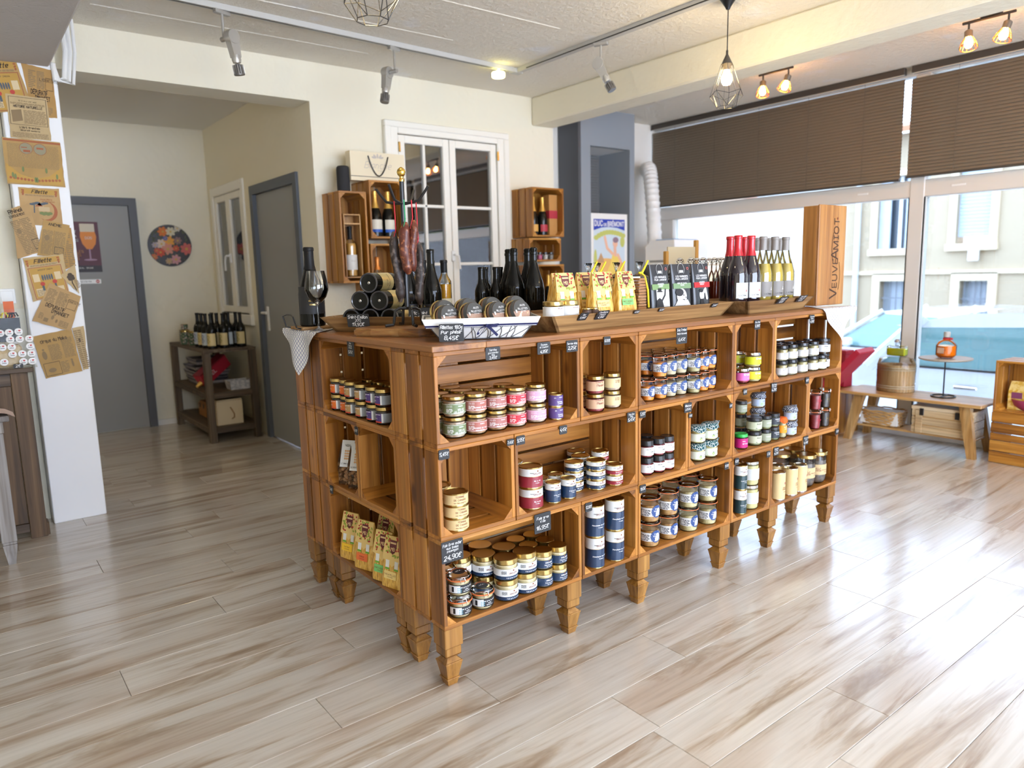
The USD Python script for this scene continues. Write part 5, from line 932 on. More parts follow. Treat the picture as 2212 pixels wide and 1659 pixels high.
bset([(1041, .86, 'first small dark beer bottle from the left'), (1050, .94, 'small dark beer bottle behind the first one'), (1073, .83, 'second small dark beer bottle from the left'), (1082, .91, 'small dark beer bottle behind the second one')], Kbs, 0.0315, 'dark beer bottles behind the basket')
bset([(1113, .74, 'tall dark beer bottle, front one of the left pair'), (1101, .86, 'tall dark beer bottle, rear one of the left pair'), (1154, .66, 'tall dark beer bottle, front one of the right pair'), (1141, .78, 'tall dark beer bottle, rear one of the right pair')], Kbb, 0.0465, 'dark beer bottles behind the basket')
ck = thing('cork_jar', 'small glass jar with a cork lid behind the golden bottles', 'jar', (xat(1001, 1.05), 1.05, ZT)); obj('glass', lathe([(0, 0), (.032, 0), (.034, .004), (.034, .055), (.028, .066), (0, .066)], 24), M_jarglass, ck); obj('salt', lathe([(0, .003), (.031, .003), (.031, .035), (0, .035)], 20), mat('salt_grey', (.45, .50, .50), .8), ck); obj('cork', lathe([(0, .0662), (.029, .0662), (.031, .082), (0, .082)], 20), mat('cork', (.50, .28, .12), .8, bump=(90, .3)), ck)
# --- wire basket with rillettes
BA = -31.5; bk = thing('wire_basket', 'wire basket lined with white cloth, navy ribbon bow in front', 'basket', (.112, .135, ZT), BA)
BL, BW, BH, fx_, fy_ = .266, .15, .066, .050, .038
cor = lambda k, z: [(-fx_ * k, -fy_ * k, z), (BL + fx_ * k, -fy_ * k, z), (BL + fx_ * k, BW + fy_ * k, z), (-fx_ * k, BW + fy_ * k, z)]
M_wire = mat('wire_grey', (.20, .21, .23), .4, metal=.7); M_ribbon = mat('ribbon_navy', (.008, .010, .07), .7)
ws = [tube(cor(k, .003 + z), .0017, 6, True) for k, z in ((0, 0), (1, BH))] + [tube([a, b], .0014, 6) for a, b in zip(cor(0, .003), cor(1, BH + .003))]
for q in np.linspace(0, 1, 6)[1:-1]:
    for side in (0, 2): A, B = np.array(cor(0, .003)), np.array(cor(1, BH + .003)); i, j = side, side + 1; ws.append(tube([A[i] * (1 - q) + A[j] * q, B[i] * (1 - q) + B[j] * q], .0012, 5))
for i in range(4):
    A, B = np.array(cor(0, .003)), np.array(cor(1, BH + .003)); j = (i + 1) % 4; n = 7 if i in (0, 2) else 5
    for q in range(n):
        for sgn in (0, 1):
            P = []
            for e in np.linspace(0, 1, 7):
                f = (q + (e if sgn == 0 else 1 - e)) / n + .06 * math.sin(e * 3.1); f = min(max(f, 0), 1); k = e; P.append((A[i] * (1 - f) + A[j] * f) * (1 - k) + (B[i] * (1 - f) + B[j] * f) * k)
            ws.append(tube(P, .0012, 5))
obj('wire', ws, M_wire, bk)
def ring_strip(k0, z0, k1, z1, t=.0015):
    A, B = cor(k0, z0), cor(k1, z1); out = []
    for i in range(4):
        j = (i + 1) % 4; P = [np.array(p) for p in (A[i], A[j], B[j], B[i])]; c = np.array([BL / 2, BW / 2, 0]); n = np.cross(P[1] - P[0], P[3] - P[0]); n /= np.linalg.norm(n); out.append(hull(P + [p + n * t for p in P]))
    return out
M_linen = mat('linen_white', (.78, .77, .73), .9, bump=(300, .2))
obj('liner', ring_strip(.0 - .08, .004, .90, BH - .002) + [bx(.006, BL - .006, .006, BW - .006, .0045, .006)], M_linen, bk); obj('cuff', ring_strip(.86, BH - .022, 1.10, BH + .006), M_linen, bk); obj('ribbon', ring_strip(.88, BH - .024, .97, BH - .015, -.0022), M_ribbon, bk)
bw = np.array([BL / 2 + .015, -fy_ * .88, BH - .019]); rb = lambda P, w=.006: [hull([np.array(p) * (1, 1, .78) + np.array(bw) + (dx, dy, dz) for p in (a, b) for dx, dz in ((-w / 2, -w / 2), (w / 2, w / 2)) for dy in (-.005, -.0035)]) for a, b in zip(P[:-1], P[1:])]
obj('bow', rb([(0, -.002, 0), (-.022, -.004, -.012), (-.030, -.004, -.030), (-.026, -.006, -.034), (-.012, -.006, -.012), (0, -.004, 0)]) + rb([(0, -.002, 0), (.02, -.006, .002), (.036, -.006, .004), (.034, -.008, -.003), (.012, -.008, -.003), (0, -.004, 0)]) + rb([(0, -.004, 0), (.015, -.004, -.016), (.028, -.004, -.034), (.034, -.003, -.042)]) + rb([(0, -.004, 0), (-.012, -.004, -.022), (-.028, -.003, -.050)]) + [T(trimesh.creation.icosphere(2, .005), bw + (0, -.006, 0))], M_ribbon, bk)
bxy = lambda a, b: (.112 + a * math.cos(math.radians(BA)) - b * math.sin(math.radians(BA)), .135 + a * math.sin(math.radians(BA)) + b * math.cos(math.radians(BA)))
slate('slate reading Rillettes 8,45€ leaning on the wire basket', .078, .056, [('Rillettes 180g', .010, .012), ('Pur plaisir', .010, -.003), ('8,45€', .012, -.022)], (*bxy(.035, -.066), ZT + .030), BA, tilt=10)
def ril(mx, lab):
    t = thing('rillettes_jar', lab, 'jar', mat=mx, group='rillettes jars in the wire basket'); r = .043   # axis = z, sealed face at +z
    obj('contents', lathe([(0, .002), (r - .004, .002), (r - .003, .024), (r - .008, .028), (0, .029)], 32), mat('rillettes_pink', (.55, .33, .24), .5, coat=.6, bump=(160, .5, .003)), t)
    obj('tub', lathe([(0, -.004), (r, -.004), (r + .0015, -.001), (r + .0015, .004), (r, .006), (r - .001, .020), (r - .004, .0275), (r - .009, .0302), (0, .0308)], 36), M_jarglass, t)
    obj('lid', lathe([(0, -.0055), (r, -.0055), (r + .003, -.004), (r + .003, .0035), (r + .0005, .0045), (r + .0005, -.0035), (0, -.0035)], 36), M_gold, t)
    fp = ell(0, 0, r - .006).difference(sbox(-.1, -.1, .1, .000)); lb = obj('label', [T(flat(fp, .0006), (0, 0, .0309)), lathe([(r - .0052, .0296), (r - .0038, .0278), (r - .0008, .020), (r - .0004, .0185)], 36)], mat('label_anthracite', (.055, .055, .052), .5), t)
    obj('lettering', [T(stroke(tx, h, w=h * .16), (x, y, .0318)) for tx, h, x, y in (('JULES', .0055, .004, .016), ('RILLETTES', .0058, .003, .004), ('PUR PORC', .0032, .004, -.003))] + [T(flat(sbox(-.030, -.006, -.024, .004)), (0, 0, .0316))], M_inkw, lb)
    return t
def tilt_mat(a, b, z, lean=40, yaw=0):
    """the jar's axis points up and towards the basket's front-right"""
    d = math.radians(BA - 90 + yaw); ax = np.array([math.cos(d) * math.cos(math.radians(lean)), math.sin(d) * math.cos(math.radians(lean)), math.sin(math.radians(lean))]); up = np.array([0, 0, 1.0]) - ax * ax[2]; up /= np.linalg.norm(up); rt = np.cross(up, ax)
    m = np.eye(4); m[:3, 0] = rt; m[:3, 1] = up; m[:3, 2] = ax; m[:3, 3] = (*bxy(a, b), z); return m
rj = None
for i, (a, b, z, l) in enumerate([(.022, .048, .070, 'leftmost rillettes jar of the front row'), (.105, .050, .076, 'second rillettes jar of the front row'), (.188, .050, .076, 'third rillettes jar of the front row'), (.258, .050, .080, 'rightmost rillettes jar of the front row'), (.012, .105, .084, 'leftmost rillettes jar of the back row'), (.092, .105, .088, 'second rillettes jar of the back row'), (.172, .105, .090, 'third rillettes jar of the back row'), (.252, .105, .092, 'rightmost rillettes jar of the back row')]):
    mm = tilt_mat(a - .002, b + .010, ZT + z - .004, 20, 36)
    if rj is None: rj = ril(mm, l)
    else: dup(rj, None, 0, l, None, mat=mm)
# --- long tray
LA = 4.0; lt = tray('long timber tray of pasta bags and black pouches', (.545, .058, ZT), LA, 1.04, .31, .058, .055, .03, deep=.046); lx = lambda a, b: (.545 + a * math.cos(math.radians(LA)) - b * math.sin(math.radians(LA)), .058 + a * math.sin(math.radians(LA)) + b * math.cos(math.radians(LA))); ZL = ZT + .0468
Kt3 = mk_lidjar('terrine_jar', .037, .060, (.74, .74, .72), 'gros', f_foie, [('GROLIERE', .004, .008, .034)], ink=M_brown, lid_h=.014, z0=.10, z1=.70)
for k, (a, l) in enumerate([(.018, 'left gold-lidded foie gras jar at the near end of the long tray'), (.096, 'right gold-lidded foie gras jar at the near end of the long tray')]):
    t_ = Kt3.put((*lx(a, .035), ZL), -10, l)
Kt4 = mk_lidjar('mini_jar', .017, .030, (.10, .05, .03), 'mini_brown', f_dark, [], lid_h=.006)
for a, b, l in [(.175, .018, 'tiny gold-lidded jar, left of three beside the pasta bags'), (.208, .012, 'tiny gold-lidded jar, middle of three beside the pasta bags'), (.232, .045, 'tiny gold-lidded jar, right of three beside the pasta bags')]: Kt4.put((*lx(a, b), ZL), 0, l)
M_pasta = usdkit.material(stage, LK + 'pasta_strands', {'t': ('texture_coordinate', {}), 'm': ('mapping', {'scale': (150.0, 150.0, 22.0)}), 'n': ('noise_texture', {'scale': 1.0, 'detail': 2.0, 'distortion': .6}), 'r': ('rgb_ramp', {'ramp': [(.3, (.42, .20, .02)), (.5, (.75, .42, .06)), (.7, (.90, .66, .20))]}), 'b': ('bump', {'strength': .6, 'distance': .003}), 'p': ('principled_bsdf', {'roughness': .35, 'coat_weight': .6})},
    [('t.object', 'm.vector'), ('m.vector', 'n.vector'), ('n.fac', 'r.fac'), ('r.color', 'p.base_color'), ('n.fac', 'b.height'), ('b.normal', 'p.normal')], surface='p.BSDF')
M_cream_p = mat('paper_cream', (.74, .52, .18), .45); M_burg = mat('shield_burgundy', (.12, .012, .015), .4)
def pasta_bag(flav, fcol, cname, h=.158, w=.106, d=.06):
    def b():
        t = thing('pasta_bag', '', 'bag'); rr = random.Random(cname)
        dz = lambda z: d / 2 * (1 - .92 * max(0, (z / h - .12) / .88) ** 1.25); wz = lambda z: w / 2 * (1 - .28 * max(0, z / h - .1))
        zs = np.linspace(0, h, 12); V = []; n = 24
        for z in zs:
            for k in range(n):
                a = 2 * np.pi * k / n; c, s = math.cos(a), math.sin(a); e = .35
                V.append((wz(z) * math.copysign(abs(c) ** e, c) * (1 + .02 * rr.uniform(-1, 1)), dz(z) * math.copysign(abs(s) ** e, s) * (1 + .03 * rr.uniform(-1, 1)), z))
        F = []
        for i in range(11):
            for k in range(n): k2 = (k + 1) % n; F += [(i * n + k, i * n + k2, (i + 1) * n + k2), (i * n + k, (i + 1) * n + k2, (i + 1) * n + k)]
        c0 = len(V); V += [(0, 0, 0), (0, 0, h)]
        for k in range(n): F += [(c0, (k + 1) % n, k), (c0 + 1, 11 * n + k, 11 * n + (k + 1) % n)]
        obj('bag', trimesh.Trimesh(np.array(V), np.array(F), process=False), M_pasta, t, smooth=50)
        def pr_(m, e):   # drawing (x, height) on the sloping front
            v = m.vertices; o = m.copy(); o.vertices = np.stack([v[:, 0], [-dz(max(0, q)) - e - zt for q, zt in zip(v[:, 1], v[:, 2])], v[:, 1]], 1); return o
        def fine(poly): m = flat(poly, .0003); return m.subdivide().subdivide() if len(m.faces) < 400 else m
        p = obj('paper_top', [pr_(fine(Polygon([(-wz(h), h), (wz(h), h), (wz(h * .55), h * .55), (w * .18, h * .50), (0, h * .42), (-w * .18, h * .50), (-wz(h * .55), h * .55)])), .0010)] , M_cream_p, t)
        obj('vine_print', pr_(flat(unary_union([affinity.translate(ell(0, 0, .006, .0035, 8, rr.uniform(0, 180)), rr.uniform(-.038, .038), rr.uniform(h * .62, h * .98)) for _ in range(26)])), .0016), mat('vine_green', (.28, .34, .04), .5), p); obj('berry_print', pr_(flat(unary_union([ell(rr.uniform(-.038, .038), rr.uniform(h * .6, h * .98), .0035, n=8) for _ in range(20)])), .0019), mat('berry_red', (.42, .02, .02), .5), p)
        s = obj('shield', pr_(fine(Polygon([(-.017, h * .93), (.017, h * .93), (.017, h * .80), (.010, h * .70), (0, h * .66), (-.010, h * .70), (-.017, h * .80)])), .0023), M_burg, p); obj('shield_mark', [pr_(T(stroke('MB', .011, w=.002), (0, h * .73, 0)), .0028), pr_(T(flat(sbox(-.014, 0, .014, .006)), (0, h * .86, 0)), .0028)], mat('shield_gold', (.72, .50, .25), .5), s)
        for xx in (-.022, .022): obj('window_print', [pr_(T(flat(sbox(-.009, 0, .009, .026)), (xx, h * .40, 0)), .0012)], mat('window_print', (.75, .74, .68), .5), t)
        for xx in (-.022, .022): obj('sill_print', pr_(T(flat(sbox(-.010, -.007, .010, -.001)), (xx, h * .40, 0)), .0014), mat('leaf_print', (.16, .42, .04), .5), t)
        l = obj('flavour_label', pr_(fine(sbox(-.032, h * .20, .022, h * .32).buffer(.003)), .0022), mat('flavour_' + cname, fcol, .45), t); obj('lettering', [pr_(T(stroke(flav, .0055), (-.005, h * .255, 0)), .0027), pr_(T(stroke('artisanales', .004), (-.005, h * .215, 0)), .0027)], M_brown, l); return t
    return b
PB = {'Tagliatelles': Kind(pasta_bag('TAGLIATELLES', (.82, .62, .22), 'straw')), 'Herbes': Kind(pasta_bag('FINES HERBES', (.20, .55, .16), 'herb')), 'Piment': Kind(pasta_bag('PIMENT', (.80, .16, .04), 'chili')), 'Safran': Kind(pasta_bag('SAFRAN', (.90, .55, .03), 'saffron'))}
for k, a, b, rz, l in [('Tagliatelles', .275, .045, -8, 'pasta bag with cream label, left one of the two in front on the long tray'), ('Herbes', .425, .052, -6, 'pasta bag with green label, right one of the two in front on the long tray'), ('Tagliatelles', .165, .125, -10, 'leftmost pasta bag of the back row on the long tray'), ('Tagliatelles', .285, .130, -10, 'second pasta bag of the back row on the long tray'), ('Safran', .40, .135, -8, 'third pasta bag of the back row on the long tray'), ('Piment', .235, .215, -10, 'rearmost pasta bag on the long tray')]: PB[k].put((*lx(a, b), ZL), rz + LA, l, 'pasta bags on the long tray')
# biscuits with yellow ribbons
M_film = pane_mat('clear_film', (.93, .93, .93), ior=1.35); M_ybow = mat('ribbon_yellow', (.80, .66, .02), .5)
def b_bis():
    t = thing('biscuit_bag', '', 'bag'); st = random.Random(4)
    obj('biscuits', [T(bx(-.026, .026, -.016, .016, 0, .010, .002), (st.uniform(-.003, .003), st.uniform(-.002, .002), .004 + i * .0115), rz=st.uniform(-6, 6)) for i in range(11)], mat('biscuit', (.42, .20, .07), .7, bump=(80, .4)), t); obj('film', hull([(sx * .032, sy * .022, z) for sx in (-1, 1) for sy in (-1, 1) for z in (.0005, .135)] + [(0, 0, .152)]), M_film, t)
    obj('gathered_top', [T(hull([(-.004, 0, .150), (.004, 0, .150), (-.022 + i * .012, .004, .196), (-.012 + i * .012, -.004, .193)]), (0, .0015 * i, 0)) for i in range(4)], M_film, t); obj('ribbon', [tube([(-.008, -.002, .150), (.006, -.007, .150), (.03, -.006, .178), (.048, -.004, .198)], [.005, .005, .004, .004], 6), tube([(.0, -.006, .152), (.015, -.014, .135), (.022, -.025, .08), (.026, -.026, .01)], [.004, .0045, .004, .004], 6)], M_ybow, t); return t
Kbis = Kind(b_bis)
for a, b, l in [(.555, .075, 'biscuit bag with long yellow ribbon in front, beside the pouches'), (.425, .235, 'biscuit bag with yellow ribbon, left of three behind the pasta bags'), (.485, .24, 'biscuit bag with yellow ribbon, middle of three behind the pasta bags'), (.56, .20, 'biscuit bag with yellow ribbon, right of three behind the pasta bags')]: Kbis.put((*lx(a, b), ZL), LA, l, 'biscuit bags with yellow ribbons')
def pouch(col, cname, rows, fig):
    def b():
        t = thing('snack_pouch', '', 'bag'); h, w, d = .182, .118, .045; zs = np.linspace(0, 1, 9); V = []; n = 20
        for q in zs:
            for k in range(n): a = 2 * np.pi * k / n; c, s = math.cos(a), math.sin(a); V.append((w / 2 * math.copysign(abs(c) ** .4, c) * (1 - .04 * q), d / 2 * max(.04, (1 - q) ** .7) * math.copysign(abs(s) ** .6, s), q * h))
        F = [f for i in range(8) for k in range(n) for f in ((i * n + k, i * n + (k + 1) % n, (i + 1) * n + (k + 1) % n), (i * n + k, (i + 1) * n + (k + 1) % n, (i + 1) * n + k))]; c0 = len(V); V += [(0, 0, 0), (0, 0, h)]; F += [f for k in range(n) for f in ((c0, (k + 1) % n, k), (c0 + 1, 8 * n + k, 8 * n + (k + 1) % n))]
        obj('pouch', trimesh.Trimesh(np.array(V), np.array(F), process=False), mat('pouch_black', (.028, .030, .036), .3, coat=.3), t, smooth=50)
        dy = lambda z: d / 2 * max(.04, (1 - z / h)) ** .7
        def pr_(m, e): v = m.vertices; o = m.copy(); o.vertices = np.stack([v[:, 0], [-dy(q) - e - zt for q, zt in zip(v[:, 1], v[:, 2])], v[:, 1]], 1); return o
        fine = lambda poly: flat(poly).subdivide()
        obj('colour_band', pr_(fine(sbox(-.054, .078, .054, .101)), .0012), mat('band_' + cname, col, .45), t)
        obj('emblem', pr_(flat(ell(0, .160, .020, .026).difference(ell(0, .160, .0185, .0245)).union(sbox(-.012, .145, .012, .156)).difference(sbox(-.03, .125, .03, .142))), .0016), mat('emblem_grey', (.50, .50, .48), .5), t); obj('seal', pr_(flat(ell(.040, .163, .006).difference(ell(.040, .163, .004))), .0014), mat('seal_red', (.55, .12, .10), .5), t)
        obj('lettering', [pr_(T(stroke(tx, hh, w=hh * .17), (0, z, 0)), .0019) for tx, hh, z in (('LES MARIAGES', .0075, .126), ('POUR L\'APÉRITIF', .0068, .115), *rows)], M_inkw, t)
        obj('picture', [pr_(fine(fig[0]), .0010)], mat('photo_white', (.62, .62, .60), .5), t); obj('picture_dark', [pr_(fine(fig[1]), .0015)], M_ink, t); return t
    return Kind(b)
fig_a = (unary_union([sbox(-.03, .006, .05, .08), ell(-.01, .06, .012, .016)]), unary_union([Polygon([(-.035, .006), (-.03, .035), (-.012, .044), (.004, .035), (.012, .006)]), sbox(-.020, .070, .002, .084), sbox(-.026, .068, .008, .072), LineString([(0, .03), (.022, .055), (.026, .078)]).buffer(.004)])); fig_b = (unary_union([ell(-.005, .045, .030, .034), Polygon([(-.05, .006), (.045, .006), (.03, .03), (-.03, .03)])]), unary_union([ell(-.018, .062, .024, .016), ell(.02, .04, .003), ell(.006, .05, .003), LineString([(.0, .032), (.012, .03)]).buffer(.0015)])); fig_c = (unary_union([ell(-.005, .045, .016, .022), LineString([(.0, .05), (.022, .07), (.03, .03)]).buffer(.007)]), unary_union([ell(-.008, .064, .014, .008), Polygon([(-.02, .006), (-.014, .028), (.004, .028), (.01, .006)])]))
Pg = pouch((.19, .30, .12), 'olive', (('AMANDES', .0062, .098), ('CURRY', .0062, .089)), fig_a); Pg2 = pouch((.17, .27, .13), 'sage_green', (('NOIX DE CAJOU', .0055, .098), ('THYM', .0062, .089)), fig_b); Prd = pouch((.55, .02, .025), 'red', (('AMANDES', .0062, .098), ('PIMENT', .0062, .089)), fig_c)
PG = 'black snack pouches on the long tray'
for K, a, b, rz, l in [(Pg, .69, .085, -4, 'black snack pouch with olive band and top-hatted figure'), (Pg2, .835, .080, -8, 'black snack pouch with sage band and smiling head, in front'), (Prd, .99, .085, -4, 'black snack pouch with red band, rightmost in front'), (Pg, .745, .155, -4, 'black snack pouch with olive band in the second row'), (Pg2, .86, .150, -10, 'black snack pouch with sage band in the second row, in shade'), (Prd, .985, .15, -4, 'black snack pouch with red band in the second row')]: K.put((*lx(a, b), ZL), rz + LA, l, PG)
cr = thing('black_carton', 'black display carton behind the biscuit bags', 'box', (xat(1360, .62), .62, ZT + .0003), LA); obj('carton', bx(-.05, .24, -.05, .06, 0, .178, .004), mat('carton_black', (.02, .02, .022), .5), cr); obj('bag', T(hull([(sx * .05, sy * .04, z) for sx in (-1, 1) for sy in (-1, 1) for z in (0, .12)] + [(0, 0, .165)]), (-.13, 0, 0)), M_ink, cr)
for a, w, h, rows, l in [(.10, .044, .034, [('Bloc', .006, .006), ('5,95€', .008, -.008)], 'slate on the long tray under the foie gras jars'), (.20, .062, .040, [('Confiture', .0075, .010), ('canard', .007, .0), ('4,95€', .009, -.013)], 'slate reading 4,95€ on the long tray under the tiny jars'), (.40, .032, .017, [('4,90€', .008, -.003)], 'small slate on the long tray under the pasta bags'), (.555, .032, .017, [('5,20€', .008, -.003)], 'small slate on the long tray under the biscuits'), (.93, .042, .022, [('3,95€', .009, -.003)], 'small slate on the long tray under the red-banded pouch')]: slate(l, w, h, rows, (*lx(a, -.034), ZT + .050), LA, tilt=-38)
M_juice = mat('juice_red', (.30, .04, .02), .1, coat=.6)
def b_sw():
    t = thing('swing_top_bottle', '', 'bottle'); r, h = .031, .262; obj('glass', lathe([(0, 0), (r - .003, 0), (r, .005), (r, .15), (r * .8, .175), (.014, .20), (.0125, .215), (.0125, .238), (.016, .240), (.016, .246), (0, .246)], 24), M_clear, t); obj('syrup', lathe([(0, .004), (r - .003, .004), (r - .003, .14), (0, .14)], 20), M_juice, t); obj('stopper', lathe([(0, .2465), (.011, .2465), (.0135, .252), (.010, .260), (0, .262)], 16), M_chrome, t); obj('swing_wire', [tube([(.014, s * .0, .225), (.019, .010 * s, .236), (.012, .012 * s, .252), (0, .013 * s, .256)], .0014, 6) for s in (-1, 1)] + [tube([(-.014, s * .0, .225), (-.019, .010 * s, .236), (-.012, .012 * s, .252), (0, .013 * s, .256)], .0014, 6) for s in (-1, 1)] + [lathe([(.0127, .222), (.0143, .2235), (.0127, .225)], 16)], M_chrome, t); return t
Ksw = Kind(b_sw)
bset([(u, y, f'clear swing-top bottle behind the pouches, {ORD[i]} from left') for i, (u, y) in enumerate([(1470, .52), (1489, .47), (1504, .56), (1517, .48), (1531, .57), (1541, .49), (1550, .56), (1557, .50)])], Ksw, .0315, 'swing-top bottles')
# --- second tray with wine
T2 = 3.0; tray('short timber tray of red-capped and grey-capped wine bottles', (1.712, .085, ZT), T2, .50, .27, .058, .05, .03, deep=.046); l2 = lambda a, b: (1.712 + a * math.cos(math.radians(T2)) - b * math.sin(math.radians(T2)), .085 + a * math.sin(math.radians(T2)) + b * math.cos(math.radians(T2)))
M_redcap = mat('capsule_red', (.55, .008, .02), .22, coat=.5); M_greycap = mat('capsule_grey', (.26, .24, .22), .4); M_redw = mat('wine_red_dark', (.012, .006, .012), .06, coat=1.0); M_grlab = mat('label_grey', (.24, .22, .20), .5)
dress = cat_([T(flat(Polygon([(-.004, 0), (.005, 0), (.001, .009), (.002, .013), (-.001, .013), (0, .009)])), (.012, 0, 0))])
Krw = Kind(lambda: bottle('red_wine_bottle', '', .046, .305, 'burgundy', M_redw, M_redcap, .70, (M_paper, .022, .092, -48, 48, [('La Dame', .007, -.008, .032)], M_ink), lab2=('figure', T(dress, (0, .052, 0)), M_redcap), rn=.0165)); M_whitew = mat('wine_white', (.52, .40, .08), .08, coat=.6)
Kww = Kind(lambda: bottle('white_wine_bottle', '', .044, .302, 'burgundy', M_clear, M_greycap, .79, (M_grlab, .022, .092, -50, 50, [('La Dame', .007, -.008, .032)], M_ink), M_whitew, .58, lab2=('figure', T(dress, (0, .052, 0)), M_inkw), rn=.0165))
for u, y, l in [(1576, .25, 'red-capped wine bottle at the back left'), (1593, .165, 'red-capped wine bottle, left one in front'), (1607, .26, 'red-capped wine bottle hidden behind the front two'), (1621, .165, 'red-capped wine bottle, right one in front')]: Krw.put((xat(u, y, 600), y, ZL), -12, l, 'red-capped wine bottles')
for u, y, l in [(1647, .165, 'grey-capped white wine bottle, left one in front'), (1672, .170, 'grey-capped white wine bottle, middle one in front'), (1695, .175, 'grey-capped white wine bottle, right one in front'), (1634, .27, 'grey-capped white wine bottle, left one behind'), (1659, .272, 'grey-capped white wine bottle, middle one behind'), (1683, .275, 'grey-capped white wine bottle, right one behind')]: Kww.put((xat(u, y, 600), y, ZL), -10, l, 'grey-capped white wine bottles')
slate('left slate reading 12,50€ on the short wine tray', .075, .042, [('Languedoc', .008, .010), ('Domaine', .0075, 0), ('12,50€', .009, -.014)], (*l2(.225, -.042), ZT + .052), T2, tilt=-42); slate('right slate reading 12,30€ on the short wine tray', .075, .042, [('Pays d\'Oc', .008, .010), ('Blanc sec', .0075, 0), ('12,30€', .009, -.014)], (*l2(.405, -.042), ZT + .052), T2, tilt=-42)
tw = thing('dried_bunch', 'bunch of dried twigs behind the white wine bottles', 'dried twigs', (2.315, .30, ZT)); rt = random.Random(8); obj('twigs', [tube([(0, 0, 0), (rt.uniform(-.03, .05), rt.uniform(-.03, .03), .08), (rt.uniform(-.05, .09), rt.uniform(-.05, .05), .15 + rt.uniform(0, .05))], [.0035, .003, .0015], 5) for _ in range(26)], mat('dry_twig', (.36, .20, .11), .9), tw)
bxn = thing('wine_box', 'tall wooden wine box branded VEUVE AMIOT at the far end', 'box', (xat(1760, .13), .13, ZT + .003), 0); W_box = wood('box_pine_z', '#8a531e', '#b87e3c', '#cf9c5c', 'z', grain=10, rough=.45); bw_ = xat(1817, .13) - xat(1760, .13); bh = .505
obj('body', bx(.002, bw_ - .002, .004, .082, 0, bh - .004, .002), W_box, bxn); obj('lid', bx(0, bw_, -.008, .0035, 0, bh, .003), W_box, bxn); obj('pull_hole', T(lathe([(0, 0), (.006, 0), (.006, .002), (0, .0005)], 16), (bw_ * .66, -.0082, bh * .87), rx=90), M_brown, bxn)
tm = meshkit.text_mesh('Veuve Amiot'.upper(), .036, .0008); tm.vertices[:, 0] *= .36 / np.ptp(tm.vertices[:, 0]); big = cat_([T(meshkit.text_mesh('V', .054, .0008), (0, 0, 0)), T(meshkit.text_mesh('EUVE', .038, .0008), (.046, 0, 0)), T(meshkit.text_mesh('A', .052, .0008), (.172, 0, 0)), T(meshkit.text_mesh('MIOT', .038, .0008), (.214, 0, 0))])
big.vertices[:, 0] *= .41 / np.ptp(big.vertices[:, 0]); big.vertices[:, 1] *= 1.3; sw = flat(unary_union([LineString([(.05 + .01 * i, -.014 - .012 * math.sin(i / 14 * 3.14)) for i in range(15)]).buffer(.0016), LineString([(.20 + .01 * i, .052 + .010 * math.sin(i / 14 * 3.14)) for i in range(15)]).buffer(.0016)]), .0008)
vt = T(cat_([big, sw]), (bw_ * .73, .028, 0), rz=90); obj('lettering', T(flatY(vt), (0, -.0082, 0)), mat('branding_brown', (.045, .018, .008), .7), bxn)
# --- bags in the end crates
PB = {k: Kind(pasta_bag(n_, c_, q_, .185, .112, .062)) for k, n_, c_, q_ in (('Tagliatelles', 'TAGLIATELLES', (.82, .62, .22), 'straw'), ('Herbes', 'FINES HERBES', (.20, .55, .16), 'herb'), ('Piment', 'PIMENT', (.80, .16, .04), 'chili'), ('Safran', 'SAFRAN', (.90, .55, .03), 'saffron'))}
PK = 'pasta bags in the bottom end crate'
for k, u, v, dx, l in [('Safran', 749, 1207, 0, 'pasta bag with saffron label, leftmost in the bottom end crate'), ('Piment', 781, 1229, 0, 'pasta bag with chili-red label, second in the bottom end crate'), ('Herbes', 814, 1257, 0, 'pasta bag with green label, third in the bottom end crate'), ('Tagliatelles', 846, 1283, 0, 'pasta bag with cream label, rightmost in the bottom end crate'), ('Piment', 786, 1229, .085, 'pasta bag behind the chili-labelled one'), ('Tagliatelles', 850, 1283, .085, 'pasta bag behind the cream-labelled one')]:
    P = on(u, v, 'z', SHELF[2]); PB[k].put((max(P[0], .02) + .022 + dx, min(max(P[1], YE + .112), LE - .112), SHELF[2]), -74, l, PK)
def b_nut():
    t = thing('nut_bag', '', 'bag'); r = random.Random(6); obj('nuts', cat_([T(trimesh.creation.icosphere(1, r.uniform(.007, .010)), (r.uniform(-.028, .028), r.uniform(-.016, .016), .012 + r.uniform(0, .065))) for _ in range(70)]), spots_mat('nut', (.30, .13, .04), (.50, .26, .10), 90, .5, .5, .1), t, kind='stuff')
    obj('film', hull([(sx * .040, sy * .026, z) for sx in (-1, 1) for sy in (-1, 1) for z in (.0005, .085)] + [(sx * .036, 0, .165) for sx in (-1, 1)]), M_film, t); l = obj('card', hull([(sx * .028, y - e, z) for sx in (-1, 1) for y, z in ((-.030, .075), (.002, .175)) for e in (0, .0012)]), M_paper, t)
    fq = lambda m: T(m, (0, -.0150, .125), rx=72); obj('lettering', [fq(T(stroke('NOIX', .008), (0, .028, .001))), fq(T(stroke('LE BON GRAIN', .005), (0, -.042, .001)))], M_ink, l); obj('print', fq(T(flat(unary_union([ell(x, y, .004) for x in (-.008, 0, .008) for y in (-.02, -.01, 0, .01)])), (0, 0, .001))), mat('print_nut', (.62, .36, .18), .6), l); return t
Kn = Kind(b_nut)
for y, x, l in [(LE - .105, .055, 'left bag of nuts with white card in the small end crate'), (LE - .185, .058, 'right bag of nuts with white card in the small end crate')]: Kn.put((x, y, SHELF[1]), -58, l, 'nut bags')
